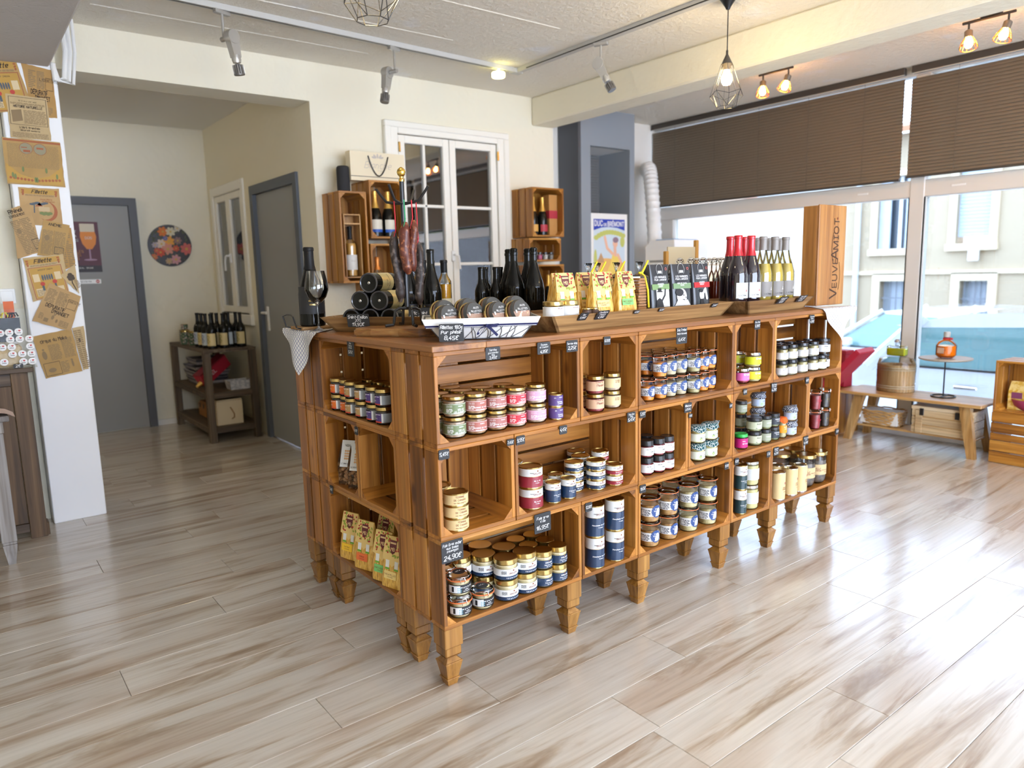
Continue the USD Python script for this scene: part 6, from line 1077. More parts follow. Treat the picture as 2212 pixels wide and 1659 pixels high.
# ------------------------------------------------------------------ lamps
M_bulb = mat('bulb_warm', (1.0, .74, .36), .3, emit=150); M_bulb2 = mat('bulb_orange', (1.0, .46, .10), .3, emit=90); M_puck = mat('led_yellow', (1.0, .90, .34), .4, emit=5)
M_rail = mat('rail_grey', (.50, .49, .46), .45)
tk = thing('ceiling_track', 'white track rail running from the left across the ceiling to the far corner', 'track rail', (0, 0, ZC)); tk2 = thing('ceiling_track', 'white track rail running along the beam towards the pendant lamp', 'track rail', (0, 0, ZC))
ty = lambda x: 2.20 + .055 * x; tx_ = 2.205
obj('rail', hull([(x, ty(x) + s * .018, z) for x in (-.6, 2.16) for s in (-1, 1) for z in (-.001, -.030)]), M_rail, tk); obj('slot', hull([(x, ty(x) + s * .006, z) for x in (-.58, 2.1) for s in (-1, 1) for z in (-.0305, -.029)]), M_black, tk); obj('connector', bx(2.16, 2.24, 2.30, 2.36, -.032, -.001, .003), M_rail, tk)
obj('rail', bx(tx_ - .018, tx_ + .018, -.6, 2.30, -.030, -.001), M_rail, tk2); obj('slot', bx(tx_ - .0195, tx_ - .018, -.6, 2.2, -.027, -.021), M_black, tk2)
def spot(label, loc, yaw, tilt=18):
    t = thing('track_spotlight', label, 'spotlight', loc, yaw); M = mat('spot_silver', (.50, .49, .46), .3, metal=.6)
    obj('adapter', bx(-.045, .045, -.015, .015, -.020, 0, .003), M, t); obj('stem', tube([(0, 0, -.02), (0, 0, -.135)], .007, 10), M, t); obj('joint', tube([(0, -.016, -.14), (0, .036, -.14)], .013, 12), M, t)
    hd = lambda m: T(m, (0, .045, -.14), rx=0, ry=tilt); obj('head', [hd(T(lathe([(0, -.022), (.034, -.022), (.036, -.018), (.036, .018), (.034, .022), (0, .022)], 24), (0, .018, 0), rx=90)), hd(hull([(s * .030, .018 + q * .020, z) for s in (-1, 1) for q in (-1, 1) for z in (0, )] + [(s * .021, .018 + q * .018, -.10) for s in (-1, 1) for q in (-1, 1)])), hd(T(lathe([(0, -.125), (.020, -.125), (.024, -.11), (.021, -.085), (0, -.085)], 20), (0, .018, 0)))], M, t)
    obj('lamp', hd(T(lathe([(0, -.185), (.026, -.185), (.028, -.178), (.014, -.130), (0, -.13)], 24), (0, .018, 0))), mat('spot_lamp', (.16, .155, .15), .35, metal=.5), t); obj('fin', [hd(T(bx(.014, .0285, -.0006, .0006, -.180, -.135), (0, .018, 0), rz=a)) for a in range(0, 360, 24)], M_steel, t); return t
spot('silver track spotlight at the upper left', (.165, ty(.165), ZC - .030), 200, 10); spot('silver track spotlight on the middle of the first rail', (1.20, ty(1.20), ZC - .030), 20, 12); spot('silver track spotlight on the rail along the beam', (2.205, 1.50, ZC - .030), 120, 28)
pk = thing('track_puck_lamp', 'small round glowing lamp at the corner of the track rails', 'lamp', (2.03, ty(2.03), ZC - .030)); obj('neck', lathe([(0, -.02), (.012, -.02), (.012, 0), (0, 0)], 14), M_white_plast, pk); obj('disc', lathe([(0, -.055), (.042, -.055), (.046, -.050), (.046, -.026), (.042, -.021), (0, -.021)], 28), M_puck, pk)
def pendant(label, x, y, zb):
    t = thing('pendant_lamp', label, 'pendant lamp', (x, y, 0)); K = lambda z: zb + z
    obj('canopy', lathe([(0, ZC - .055), (.010, ZC - .055), (.014, ZC - .045), (.045, ZC), (0, ZC)], 24), M_black, t); obj('cable', tube([(0, 0, ZC - .05), (.002, 0, K(.45)), (0, 0, K(.225))], .0028, 8), M_black, t)
    obj('socket', lathe([(0, K(.135)), (.016, K(.135)), (.020, K(.15)), (.030, K(.165)), (.006, K(.215)), (.006, K(.235)), (0, K(.235))], 20), mat('socket_brown', (.06, .05, .04), .4), t)
    obj('bulb', lathe([(0, K(.055)), (.018, K(.060)), (.028, K(.078)), (.029, K(.095)), (.018, K(.12)), (.014, K(.135)), (0, K(.136))], 24), M_bulb, t)
    top = [(.030 * math.cos(a), .030 * math.sin(a), K(.165)) for a in np.arange(8) * np.pi / 4]; mid = [(.087 * math.cos(a), .087 * math.sin(a), K(0) + (.0 if i % 2 else .022)) for i, a in enumerate(np.arange(8) * np.pi / 4)]; bot = [(.050 * math.cos(a), .050 * math.sin(a), K(-.055)) for a in np.arange(8) * np.pi / 4]
    obj('cage', [tube([a, b], .0014, 6) for a, b in zip(top, mid)] + [tube([mid[i], mid[(i + 1) % 8]], .0014, 6) for i in range(8)] + [tube([mid[i], bot[i]], .0014, 6) for i in range(8)] + [tube([bot[i], bot[(i + 1) % 8]], .0014, 6) for i in range(8)] + [tube([mid[i], bot[(i + 1) % 8]], .0014, 6) for i in range(0, 8, 2)], M_black, t); return t
pendant('black wire cage pendant lamp, fully in view in front of the blinds', 2.32, .665, 2.235); pendant('black wire cage pendant lamp cut off by the top edge', .002, .275, 2.155)
def twin(label, y0, y1, x):
    ym = (y0 + y1) / 2; t = thing('twin_spot_bar', label, 'ceiling lamp', (x, ym, ZC)); L = abs(y1 - y0) / 2
    obj('base_plate', bx(-.05, .05, -.055, .055, -.022, 0, .006), mat('lamp_iron', (.035, .033, .03), .5), t); obj('bar', tube([(0, -L, -.035), (0, L, -.035)], .008, 10), cache['lamp_iron'], t)
    for s in (-1, 1):
        yy = s * L * .75; obj('arm', tube([(0, yy, -.035), (0, yy, -.075)], .006, 8), cache['lamp_iron'], t); rot = lambda m: T(m, (0, yy, -.08), rx=-18 * s * (s < 0) - 8, ry=14)
        h_ = obj('socket', rot(lathe([(0, -.045), (.022, -.045), (.022, -.006), (.016, 0), (0, 0)], 18)), mat('socket_steel', (.20, .18, .15), .4, metal=.6), t); obj('bulb', rot(lathe([(0, -.105), (.016, -.10), (.023, -.085), (.020, -.065), (.012, -.045), (0, -.045)], 20)), M_bulb2, t)
        obj('cage', [rot(tube([(.022 * math.cos(a), .022 * math.sin(a), -.045), (.038 * math.cos(a), .038 * math.sin(a), -.075), (.047 * math.cos(a), .047 * math.sin(a), -.105)], .0016, 5)) for a in np.arange(12) * np.pi / 6] + [rot(tube([(r_ * math.cos(a), r_ * math.sin(a), z) for a in np.arange(20) * np.pi / 10], .0016, 5, True)) for r_, z in ((.038, -.075), (.047, -.105))], mat('copper_wire', (.60, .22, .06), .3, metal=1), t)
    return t
twin('twin bulb ceiling lamp next to the pendant lamp', 1.41, 1.14, 3.73); twin('twin bulb ceiling lamp at the upper right', .07, -.20, 3.75)
twin('twin bulb ceiling lamp out of the picture to the right', -1.5, -1.8, 3.74); twin('farthest twin bulb ceiling lamp out of the picture to the right', -3.1, -3.4, 3.74)
pendant('black wire cage pendant lamp behind the camera, over the counter', -1.9, -2.6, 2.2); pendant('black wire cage pendant lamp behind the camera, in the middle of the shop', .6, -3.0, 2.2); pendant('black wire cage pendant lamp out of the picture, near the beam', 2.3, -1.6, 2.2)
hl = thing('globe_lamp', 'round ceiling lamp at the hidden end of the back hall', 'ceiling lamp', (-1.5, 4.35, 2.69)); obj('globe', lathe([(0, -.14), (.07, -.13), (.11, -.08), (.11, -.04), (.09, -.015), (0, -.015)], 24), mat('globe_glow', (1.0, .85, .62), .4, emit=26), hl); obj('mount', lathe([(0, -.0145), (.06, -.0145), (.06, 0), (0, 0)], 20), M_white_plast, hl)

# ------------------------------------------------------------------ blinds
M_blind = mat('blind_brown', (.165, .13, .09), .45); M_cord = mat('blind_cord', (.10, .09, .07), .7); M_edge = mat('blind_edge', (.45, .42, .36), .5)
def blind(label, y0, y1, z0):
    t = thing('venetian_blind', label, 'blind', (XW - .085, y0, 0)); W = y1 - y0
    obj('head_rail', bx(-.02, .02, 0, W, ZC - .055, ZC - .004, .002), mat('blind_rail', (.05, .042, .035), .4), t); obj('valance_edge', bx(-.0225, -.0205, 0, W, ZC - .060, ZC - .052), M_edge, t)
    n = int((ZC - .07 - z0 - .02) / .0235); c = T(hull([(s * .0145, y, z) for s in (-1, 1) for y in (0, W) for z in (-.0004, .0004)] + [(0, y, .0022) for y in (0, W)]), ry=-67)
    for k in range(n): obj('slat', T(c, (0, 0, z0 + .03 + k * .0235)), M_blind, t)
    obj('bottom_rail', bx(-.013, .013, 0, W, z0, z0 + .016, .003), cache['blind_rail'], t); obj('ladder_cord', [tube([(-.0135, y, z0 + .01), (-.0135, y, ZC - .06)], .0011, 5) for y in np.arange(W * .12, W, W * .19)], M_cord, t); return t
blind('left brown venetian blind over the shop window', .765, 3.18, 1.925); blind('right brown venetian blind over the shop window', -1.93, .715, 1.94); blind('brown venetian blind out of the picture to the right', -4.40, -2.07, 1.94)

# ------------------------------------------------------------------ crates on the back wall
WD2 = ('#7c4a16', '#ba7c2c', '#d8a048'); V_x = wood('wall_crate_x', *WD2, 'x'); V_y = wood('wall_crate_y', *WD2, 'y'); V_z = wood('wall_crate_z', *WD2, 'z'); V = (V_x, V_y, V_z)
yw = YB - DP - .001
def wcrate(label, x, z, W, H, back='z'):
    t = crate(W, DP, H, back=back, name='wall_crate', mats=V); move(t, (x, yw, z)); tag(t, label, None, 'pine crates hung on the back wall'); return t
wcrate('tall pine wall crate with a boxed bottle, leftmost on the back wall', .965, 1.28, .20, .60); wcrate('pine wall crate with champagne bottles, left of the inner window', 1.185, 1.575, .27, .385); wcrate('lower pine wall crate with a rosé bottle, left of the inner window', 1.175, 1.14, .27, .40)
wcrate('upper pine wall crate right of the inner window, with champagne and a gift box', 2.60, 1.60, .335, .385); wcrate('middle low pine wall crate right of the inner window, with salt jars', 2.56, 1.405, .34, .185); wcrate('lowest pine wall crate right of the inner window, with gold-topped bottles', 2.59, 1.05, .34, .33)
M_foilg = mat('foil_gold', (.80, .50, .12), .35, metal=.7); M_labc = mat('label_cream', (.70, .66, .55), .5); M_blue = mat('label_blue', (.02, .10, .45), .5)
def b_champ():
    t = bottle('champagne_bottle', '', .043, .31, 'champagne', M_bglass, M_foilg, .62, (M_labc, .05, .115, -60, 60, [], None), rn=.0155); obj('blue_band', patch(.0437, -60, 60, .03, .05), M_blue, t); return t
Kch = Kind(b_champ); zb = 1.575 + TK
for x, y, l in [(1.265, yw + .08, 'champagne bottle with blue-footed label, left in the wall crate'), (1.365, yw + .08, 'champagne bottle with blue-footed label, right in the wall crate'), (1.312, yw + .175, 'champagne bottle behind the two in the wall crate')]: Kch.put((x, y, zb), 0, l, 'champagne bottles in the left wall crate')
Kch2 = Kind(lambda: bottle('champagne_bottle', '', .041, .305, 'champagne', M_bglass, M_foilg, .62, (mat('label_yellow', (.70, .38, .08), .5), .03, .085, -60, 60, [], None), rn=.015)); Kch3 = Kind(lambda: bottle('champagne_bottle', '', .041, .305, 'champagne', M_bglass, M_foilg, .62, (mat('label_red', (.45, .03, .05), .5), .03, .085, -60, 60, [], None), rn=.015))
Kch2.put((2.67, yw + .08, 1.60 + TK), 0, 'champagne bottle with yellow label in the right wall crate'); Kch3.put((2.765, yw + .075, 1.60 + TK), 0, 'champagne bottle with red label in the right wall crate'); Kch2.put((2.715, yw + .17, 1.60 + TK), 0, 'champagne bottle behind the yellow and red labelled ones')
gb = thing('gift_box', 'tan bottle gift box with red band in the right wall crate', 'box', (2.868, yw + .10, 1.60 + TK)); obj('box', bx(-.043, .043, -.043, .043, .0005, .325, .002), mat('card_tan', (.50, .25, .07), .6), gb); obj('band', bx(-.0436, .0436, -.0436, .0436, .135, .20), cache['label_red'], gb)
Kmini = Kind(lambda: bottle('gold_top_bottle', '', .030, .235, 'champagne', M_bglass, M_foilg, .60, rn=.013))
for i, x in enumerate((2.66, 2.74, 2.83, 2.89)): Kmini.put((x, yw + .09 + .03 * (i % 2), 1.05 + TK), 0, f'gold-topped bottle in the lowest wall crate, {ORD[i]} from left', 'gold-topped bottles')
for i, (x, c, n) in enumerate(((2.665, (.5, .5, .5), 'grey_salt'), (2.725, (.55, .12, .25), 'rose_salt'), (2.785, (.55, .52, .48), 'white_salt'), (2.845, (.30, .28, .26), 'pepper'))):
    t = thing('salt_jar', f'small salt jar in the low wall crate, {ORD[i]} from left', 'jar', (x, yw + .07, 1.405 + TK), group='salt jars'); obj('salt', lathe([(0, .002), (.021, .002), (.021, .038), (0, .038)], 18), mat(n, c, .7), t); obj('glass', lathe([(0, 0), (.022, 0), (.023, .003), (.023, .042), (.020, .046), (0, .046)], 18), M_jarglass, t); obj('lid', lathe([(0, .0462), (.021, .0462), (.021, .060), (0, .060)], 18), M_blacklid, t)
wb2 = thing('bottle_case', 'open pale wooden case holding a white wine bottle, in the tall wall crate', 'box', (1.065, yw + .03, 1.28 + TK + .02)); P_z = wood('pale_ply_z', '#a8733a', '#cf9a55', '#dcb070', 'z', grain=8)
obj('case', [bx(-.062, -.054, 0, .10, 0, .42, .001), bx(.054, .062, 0, .10, 0, .42, .001), bx(-.054, .054, 0, .10, 0, .008), bx(-.054, .054, 0, .10, .412, .42), bx(-.054, .054, .094, .10, .008, .412)], P_z, wb2); obj('neck_bar', bx(-.054, .054, .002, .085, .352, .362), P_z, wb2)
wr = bottle('white_wine_bottle', 'white wine bottle with dark capsule in the open pale case', .040, .335, 'bordeaux', M_clear, M_capsule, .74, (M_paper, .045, .145, -75, 75, [('Blanc', .01, 0, .10)], mat('ink_grey', (.5, .45, .4), .6)), mat('wine_amber', (.62, .36, .10), .1, coat=.6), .66); move(wr, (1.065, yw + .078, 1.28 + TK + .0285))
rs = bottle('rose_bottle', 'round-bellied rosé bottle in the lower left wall crate', .046, .30, 'champagne', M_clear, mat('foil_copper', (.75, .28, .06), .35, metal=.5), .70, (M_labc, .05, .11, -60, 60, [], None), mat('wine_rose', (.55, .38, .16), .1, coat=.6), .55); move(rs, (1.265, yw + .09, 1.14 + TK + .0005))
spk = thing('wireless_speaker', 'black upright wireless speaker on the tall wall crate', 'speaker', (1.062, yw + .12, 1.88)); obj('body', lathe([(0, 0), (.036, 0), (.042, .006), (.043, .02), (.043, .15), (.041, .165), (.034, .172), (0, .172)], 28), mat('speaker_cloth', (.02, .02, .022), .8, bump=(400, .4)), spk); obj('top_ring', lathe([(.028, .1722), (.032, .1735), (.035, .172)], 28), M_black, spk)
pb = thing('paper_bag', 'cream paper carrier bag with black cord handle, lettered Blanche, on the wall crate', 'bag', (1.30, yw + .10, 1.961)); obj('bag', hull([(sx * .205, sy, z) for sx in (-1, 1) for sy in (-.03, .04) for z in (0, .19)]), mat('bag_cream', (.78, .68, .48), .6), pb); obj('handle', tube([(-.075 + .15 * q, -.034 - .004, .165 - .13 * math.sin(math.pi * q) ** .8) for q in np.linspace(0, 1, 15)], .0042, 8), M_black, pb)
obj('base_line', bx(-.205, .205, -.0315, -.0303, .026, .030), M_black, pb); obj('lettering', T(flatY(cat_([T(stroke('Blanche', .042, w=.003, slant=.35), (0, .085, 0)), T(stroke('France', .010, w=.001, slant=.2), (.02, .065, 0))])), (0, -.0306, 0)), cache['ink_grey'], pb)
obj('emblem', T(flatY(flat(unary_union([ell(math.cos(a) * .03, .155 + math.sin(a) * .012, .016, .007, 12, math.degrees(a)) for a in (0.2, .9, 1.6, 2.3, 3.0)]))), (0, -.0304, 0)), cache['ink_grey'], pb)
tn = thing('small_tin', 'small silver tin on the wall crate edge behind the sausages', 'tin', (1.40, yw + .05, 1.5415)); obj('tin', lathe([(0, 0), (.03, 0), (.032, .002), (.032, .028), (.03, .031), (0, .031)], 24), M_steel, tn); obj('lid_seam', lathe([(.0322, .020), (.0332, .0215), (.0322, .023)], 24), M_chrome, tn)

# ------------------------------------------------------------------ air conditioner in the corner
ac = thing('air_conditioner', 'white portable air conditioner with a ribbed hose in the window corner', 'air conditioner', (4.30, 2.62, 0)); obj('body', hull([(sx * (.24 - i), sy * (.17 - i), z) for sx in (-1, 1) for sy in (-1, 1) for i, z in ((.02, 0), (0, .05), (0, 1.52), (.03, 1.58))]), M_white, ac); obj('top_panel', bx(-.17, .17, -.11, .11, 1.58, 1.59, .004), mat('panel_blue', (.30, .48, .72), .3), ac); obj('grille', [bx(-.241, -.238, -.12, .12, 1.1 + i * .04, 1.12 + i * .04) for i in range(8)], M_grey_m, ac)
hp = np.array([(-.13 + .20 * q, .14 + .30 * q, 1.35 + .92 * math.sin(min(1, q * 1.25) * math.pi / 2)) for q in np.linspace(0, 1, 70)]); obj('hose', tube(hp, 0.066 + .005 * np.cos(np.arange(70) * 2.1), 18), M_white_plast, ac)
fr_ = thing('display_board', 'cream display board with wooden edge behind the swing-top bottles', 'board', (xat(1478, .95), .98, ZT)); obj('panel', bx(-.12, .13, -.004, .004, .002, .335), mat('board_cream', (.60, .52, .34), .6), fr_); obj('edge', [bx(.13, .155, -.012, .012, 0, .375, .003), bx(-.145, -.12, -.012, .012, 0, .31, .003)], mat('edge_ochre', (.55, .28, .05), .5), fr_)

# ------------------------------------------------------------------ window bench and what is on it
B_y = wood('bench_birch_y', '#a87a40', '#c99c5e', '#d8b47c', 'y', grain=14, rough=.4); B_z = wood('bench_birch_z', '#a87a40', '#c99c5e', '#d8b47c', 'z', grain=14, rough=.4)
bn = thing('bench', 'low birch bench with splayed legs under the shop window', 'bench', (4.37, .45, 0)); zt_ = .375
obj('seat', bx(-.19, .17, -.48, .50, zt_ - .022, zt_, .004), B_y, bn); obj('shelf', bx(-.10, .09, -.42, .43, .105, .120, .003), B_y, bn)
for sx in (-1, 1):
    for sy in (-1, 1):
        a = np.array([sx * .115, sy * .36, zt_ - .0225]); b = np.array([sx * .150, sy * .43, 0]); obj('leg', hull([p + np.array([dx * .022 * k, dy * .028 * k, 0]) for p, k in ((a, 1.25), (b, .9)) for dx in (-1, 1) for dy in (-1, 1)]), B_z, bn)
obj('rail', [bx(-.13, .13, s * .36 - .015, s * .36 + .015, zt_ - .045, zt_ - .0225, .002) for s in (-1, 1)], B_y, bn)
br = thing('wicker_tub', 'barrel shaped straw tub wrapped in clear film on the bench', 'tub', (4.42, .635, zt_)); M_straw = mat('straw', (.62, .43, .22), .7)
obj('tub', [bx(.090 * math.cos(a) - .011, .090 * math.cos(a) + .011, .115 * math.sin(a) - .012, .115 * math.sin(a) + .012, .001, .20, .003) for a in np.arange(30) * 2 * np.pi / 30], M_straw, br); obj('hoop', [T(tube([(.103 * math.cos(a), .130 * math.sin(a), 0) for a in np.arange(32) * np.pi / 16], .005, 6, True), (0, 0, z)) for z in (.03, .045, .165, .18)], mat('hoop', (.62, .52, .36), .5), br); obj('base', lathe([(0, .001), (.085, .001), (.085, .012), (0, .012)], 24), M_straw, br)
obj('film', hull([((.107 * s) * math.cos(a), (.134 * s) * math.sin(a), z) for s, z in ((1, .0005), (1.02, .2), (.9, .245), (.4, .262)) for a in np.arange(20) * np.pi / 10]), M_film, br)
yb_ = thing('olive_oil_bottle', 'square bottle of yellow-green oil in front of the straw tub', 'bottle', (4.42, .635, zt_ + .2635)); M_yel = mat('oil_yellow', (.60, .62, .01), .1, coat=.6)
obj('oil', bx(-.026, .026, -.065, .065, .003, .058, .006), M_yel, yb_); obj('glass', bx(-.029, .029, -.068, .068, 0, .075, .009), M_jarglass, yb_); obj('neck', lathe([(0, .0755), (.014, .0755), (.013, .10), (0, .10)], 16), M_jarglass, yb_); obj('stopper', lathe([(0, .1005), (.020, .1005), (.022, .112), (.012, .124), (0, .126)], 16), M_steel, yb_)
cs_ = thing('cake_stand', 'slim black wire stand with a round tray on the bench', 'stand', (4.38, .285, zt_)); obj('ring_foot', tube([(.075 * math.cos(a), .075 * math.sin(a), .006) for a in np.arange(28) * np.pi / 14], .0055, 6, True), M_black, cs_); obj('post', [tube([(0, 0, .004), (0, 0, .265)], .005, 8), tube([(-.075, 0, .006), (.075, 0, .006)], .004, 6)], M_black, cs_); obj('tray', lathe([(0, .265), (.15, .265), (.168, .272), (.168, .280), (.15, .277), (0, .277)], 36), mat('tray_ply', (.42, .36, .28), .5), cs_)
ob = thing('amber_bottle', 'round bottle of orange liqueur with red ribbon on the wire stand', 'bottle', (4.38, .285, zt_ + .2810)); obj('liqueur', lathe([(0, .004), (.045, .004), (.060, .02), (.060, .085), (0, .085)], 28), mat('liqueur_orange', (.85, .20, .004), .1, coat=.6), ob); obj('glass', lathe([(0, 0), (.046, 0), (.064, .018), (.065, .085), (.050, .112), (.022, .128), (.018, .140), (.022, .145), (0, .145)], 30), M_jarglass, ob); obj('stopper', lathe([(0, .1455), (.020, .1455), (.022, .175), (.018, .182), (0, .182)], 18), mat('stopper_wood', (.45, .42, .38), .5), ob)
obj('ribbon', [lathe([(.019, .128), (.026, .130), (.026, .138), (.019, .140)], 20), T(bx(-.004, .004, -.045, -.02, .128, .142, .003), (-.015, 0, 0))], M_red, ob); l = obj('label', [T(bx(-.0665, -.0645, -.026, .020, .035, .075), (0, 0, 0), rz=-12)], mat('label_rose', (.62, .42, .30), .5), ob); obj('lettering', T(flatY(stroke('LIQUEUR', .007)), (-.0672, -.005, .054), rz=-102), M_ink, l)
wc = thing('wicker_basket', 'flat wicker basket wrapped in film under the bench', 'basket', (4.37, .685, .1210)); obj('weave', [T(tube([((.085 + .018 * z / .12) * math.copysign(abs(math.cos(a)) ** .6, math.cos(a)), (.135 + .02 * z / .12) * math.copysign(abs(math.sin(a)) ** .6, math.sin(a)), z + .004 * math.sin(12 * a + z * 300)) for a in np.arange(48) * np.pi / 24], .0065, 6, True)) for z in np.arange(.008, .115, .0125)], mat('wicker', (.48, .28, .10), .7), wc); obj('liner', hull([(sx * .085, sy * .135, z) for sx in (-1, 1) for sy in (-1, 1) for z in (.01, .105)]), M_linen, wc)
ws_ = thing('pine_case', 'pale pine case with two black clasps under the bench', 'case', (4.35, .235, .1210)); P_y = wood('pale_pine_y', '#c9a676', '#e2c79c', '#eedcb8', 'y', grain=6, rough=.5)
for z0, z1 in ((.001, .055), (.060, .115), (.120, .165)): obj('plank', bx(-.095, .095, -.20, .20, z0, z1, .002), P_y, ws_)
obj('inner', bx(-.088, .088, -.19, .19, .003, .164), mat('inner_orange', (.60, .34, .10), .6), ws_); obj('lid', bx(-.098, .098, -.205, .205, .166, .192, .003), P_y, ws_)
obj('batten', [bx(-.103, -.0955, y - .022, y + .022, .001, .165, .001) for y in (-.15, .15)], P_y, ws_); obj('clasp', [bx(-.108, -.1032, y - .014, y + .014, .128, .178, .002) for y in (-.10, .13)], M_black, ws_)
lc = crate(.33, .26, .36, back='z', name='window_crate', mats=V); move(lc, (4.55, 1.225, 0), 180); tag(lc, 'pine crate standing left of the bench, vertical slats towards the room', None)
M_redbox = mat('box_red', (.42, .012, .035), .5)
for i, (x, y, z, w, d, h, rz, l) in enumerate([(4.32, 1.10, .361, .11, .11, .17, 12, 'left red gift box on the window crate'), (4.46, 1.08, .361, .10, .14, .29, -8, 'taller red gift box leaning behind on the window crate')]):
    t = thing('gift_box', l, 'box', (x, y, z), rz); obj('box', bx(-w / 2, w / 2, -d / 2, d / 2, 0, h - .03, .003), M_redbox, t); obj('lid', bx(-w / 2 - .003, w / 2 + .003, -d / 2 - .003, d / 2 + .003, h - .0295, h, .003), M_redbox, t)
rt_ = thing('gift_tray', 'red tray with black inside leaning on the left end of the bench', 'tray', mat=M4((4.22, .885, .535), rx=-48)); obj('rim', [bx(-.12, .12, -.19, -.18, 0, .04, .002), bx(-.12, .12, .18, .19, 0, .04, .002), bx(-.12, -.11, -.18, .18, 0, .04, .002), bx(.11, .12, -.18, .18, 0, .04, .002)], M_redbox, rt_); obj('inside', bx(-.1095, .1095, -.1795, .1795, .001, .012), M_ink, rt_); obj('back', bx(-.115, .115, -.185, .185, -.004, .0005), M_redbox, rt_)
# crates at the right edge
for z, l in ((0, 'lower pine crate at the right edge, its slatted bottom towards the room'), ):
    c1 = thing('window_crate', l, 'crate', (4.23, -.075, z), -93)
    for k, (a, b) in enumerate([(.002, .075), (.082, .150), (.156, .198), (.205, .268), (.275, .338)]): obj('plank', bx(0, .60, 0, .012, a, b, .0015), V_x, c1)
    obj('plank', bx(0, .014, .0125, .30, .001, .338, .0015), V_z, c1); obj('plank', bx(.586, .60, .0125, .30, .001, .338, .0015), V_z, c1); obj('plank', bx(.0145, .5855, .0125, .30, .324, .338, .0015), V_x, c1); obj('plank', bx(.0145, .5855, .0125, .30, .001, .012, .0015), V_x, c1)
c2 = crate(.60, .26, .34, back='z', name='window_crate', mats=V); move(c2, (4.235, -.075, .3395), -93); tag(c2, 'upper pine crate at the right edge, open side with a fruit basket', None)
c3 = crate(.42, .22, .26, back='z', name='window_crate', mats=V); move(c3, (4.44, -.33, .681), -90); tag(c3, 'topmost pine crate at the right edge, cut off by the frame', None)
fb = thing('fruit_basket', 'magenta basket of bagged sweets inside the right-edge crate', 'basket', (4.372, -.25, .3395 + TK + .001)); obj('basket', lathe([(0, .002), (.07, .002), (.10, .03), (.115, .07), (.110, .07), (.096, .034), (.068, .008), (0, .008)], 24), mat('basket_magenta', (.40, .05, .14), .6), fb); rf = random.Random(2)
obj('sweets', [T(trimesh.creation.icosphere(2, rf.uniform(.028, .036)), (rf.uniform(-.05, .05), rf.uniform(-.05, .05), .06 + rf.uniform(0, .045))) for _ in range(9)], spots_mat('sweets', (.70, .40, .05), (.35, .42, .08), 22, .5, .4, .05), fb)
pk_ = thing('sweet_bag', 'golden bag of sweets leaning in the right-edge crate', 'bag', (4.34, -.185, .3395 + TK + .001), -90); obj('bag', hull([(sx * .05, sy * .03, z) for sx in (-1, 1) for sy in (-1, 1) for z in (.0, .12)] + [(sx * .045, 0, .185) for sx in (-1, 1)]), spots_mat('sweet_gold', (.62, .36, .04), (.80, .60, .22), 40, .5, .25, .08), pk_); obj('label', hull([(sx * .03, sy - .0325, z) for sx in (-1, 1) for sy in (0, .001) for z in (.075, .115)]), mat('label_plum', (.22, .05, .12), .5), pk_)
# ------------------------------------------------------------------ hall: shelf unit, pictures
H_x = wood('weathered_x', '#3a2f24', '#64533f', '#7c6a52', 'x', grain=14, rough=.6, coat=0); H_y = wood('weathered_y', '#3a2f24', '#64533f', '#7c6a52', 'y', grain=14, rough=.6, coat=0); H_z = wood('weathered_z', '#3a2f24', '#64533f', '#7c6a52', 'z', grain=14, rough=.6, coat=0)
su = thing('shelf_unit', 'weathered wooden three-tier shelf unit in the back hall', 'shelf', (.445, 4.22, 0)); SW, SD = .42, 1.10
for x in (0, SW - .055):
    for y in (0, SD - .055): obj('post', bx(x, x + .055, y, y + .055, 0, .742, .003), H_z, su)
for z in (.742, .385, .10):
    obj('shelf_board', bx(.0 if z > .7 else .002, SW if z > .7 else SW - .002, 0 if z > .7 else .056, SD if z > .7 else SD - .056, z + (.0005 if z > .7 else .012), z + .026, .002), H_y, su)
    if z < .7: obj('rail', [bx(.056, SW - .056, .004, .050, z - .02, z + .026, .002), bx(.056, SW - .056, SD - .05, SD - .004, z - .02, z + .026, .002), bx(.002, .05, .056, SD - .056, z - .02, z + .0115, .002), bx(SW - .05, SW - .002, .056, SD - .056, z - .02, z + .0115, .002)], H_x, su)
ZS = .7685
M_beige = mat('label_beige', (.68, .54, .26), .5); M_blu2 = mat('label_pale_blue', (.50, .56, .60), .5)
def b_craft(m, n):
    def b():
        t = bottle('craft_beer_bottle', '', .037, .285, 'beer', M_bglass, rn=.0135, lab=(m, .025, .125, -130, 60, [], None)); obj('motif', [wrap(T(flat(ell(0, 0, .015, .017).difference(ell(0, 0, .008, .009))), (-.022, .095 - i * .034, 0)), .0385, 0, 0) for i in range(2)], mat('motif_' + n, (.30, .26, .05) if n == 'olive' else (.10, .12, .25), .5), t); return t
    return Kind(b)
Kc1 = b_craft(M_beige, 'olive'); Kc2 = b_craft(M_blu2, 'ink')
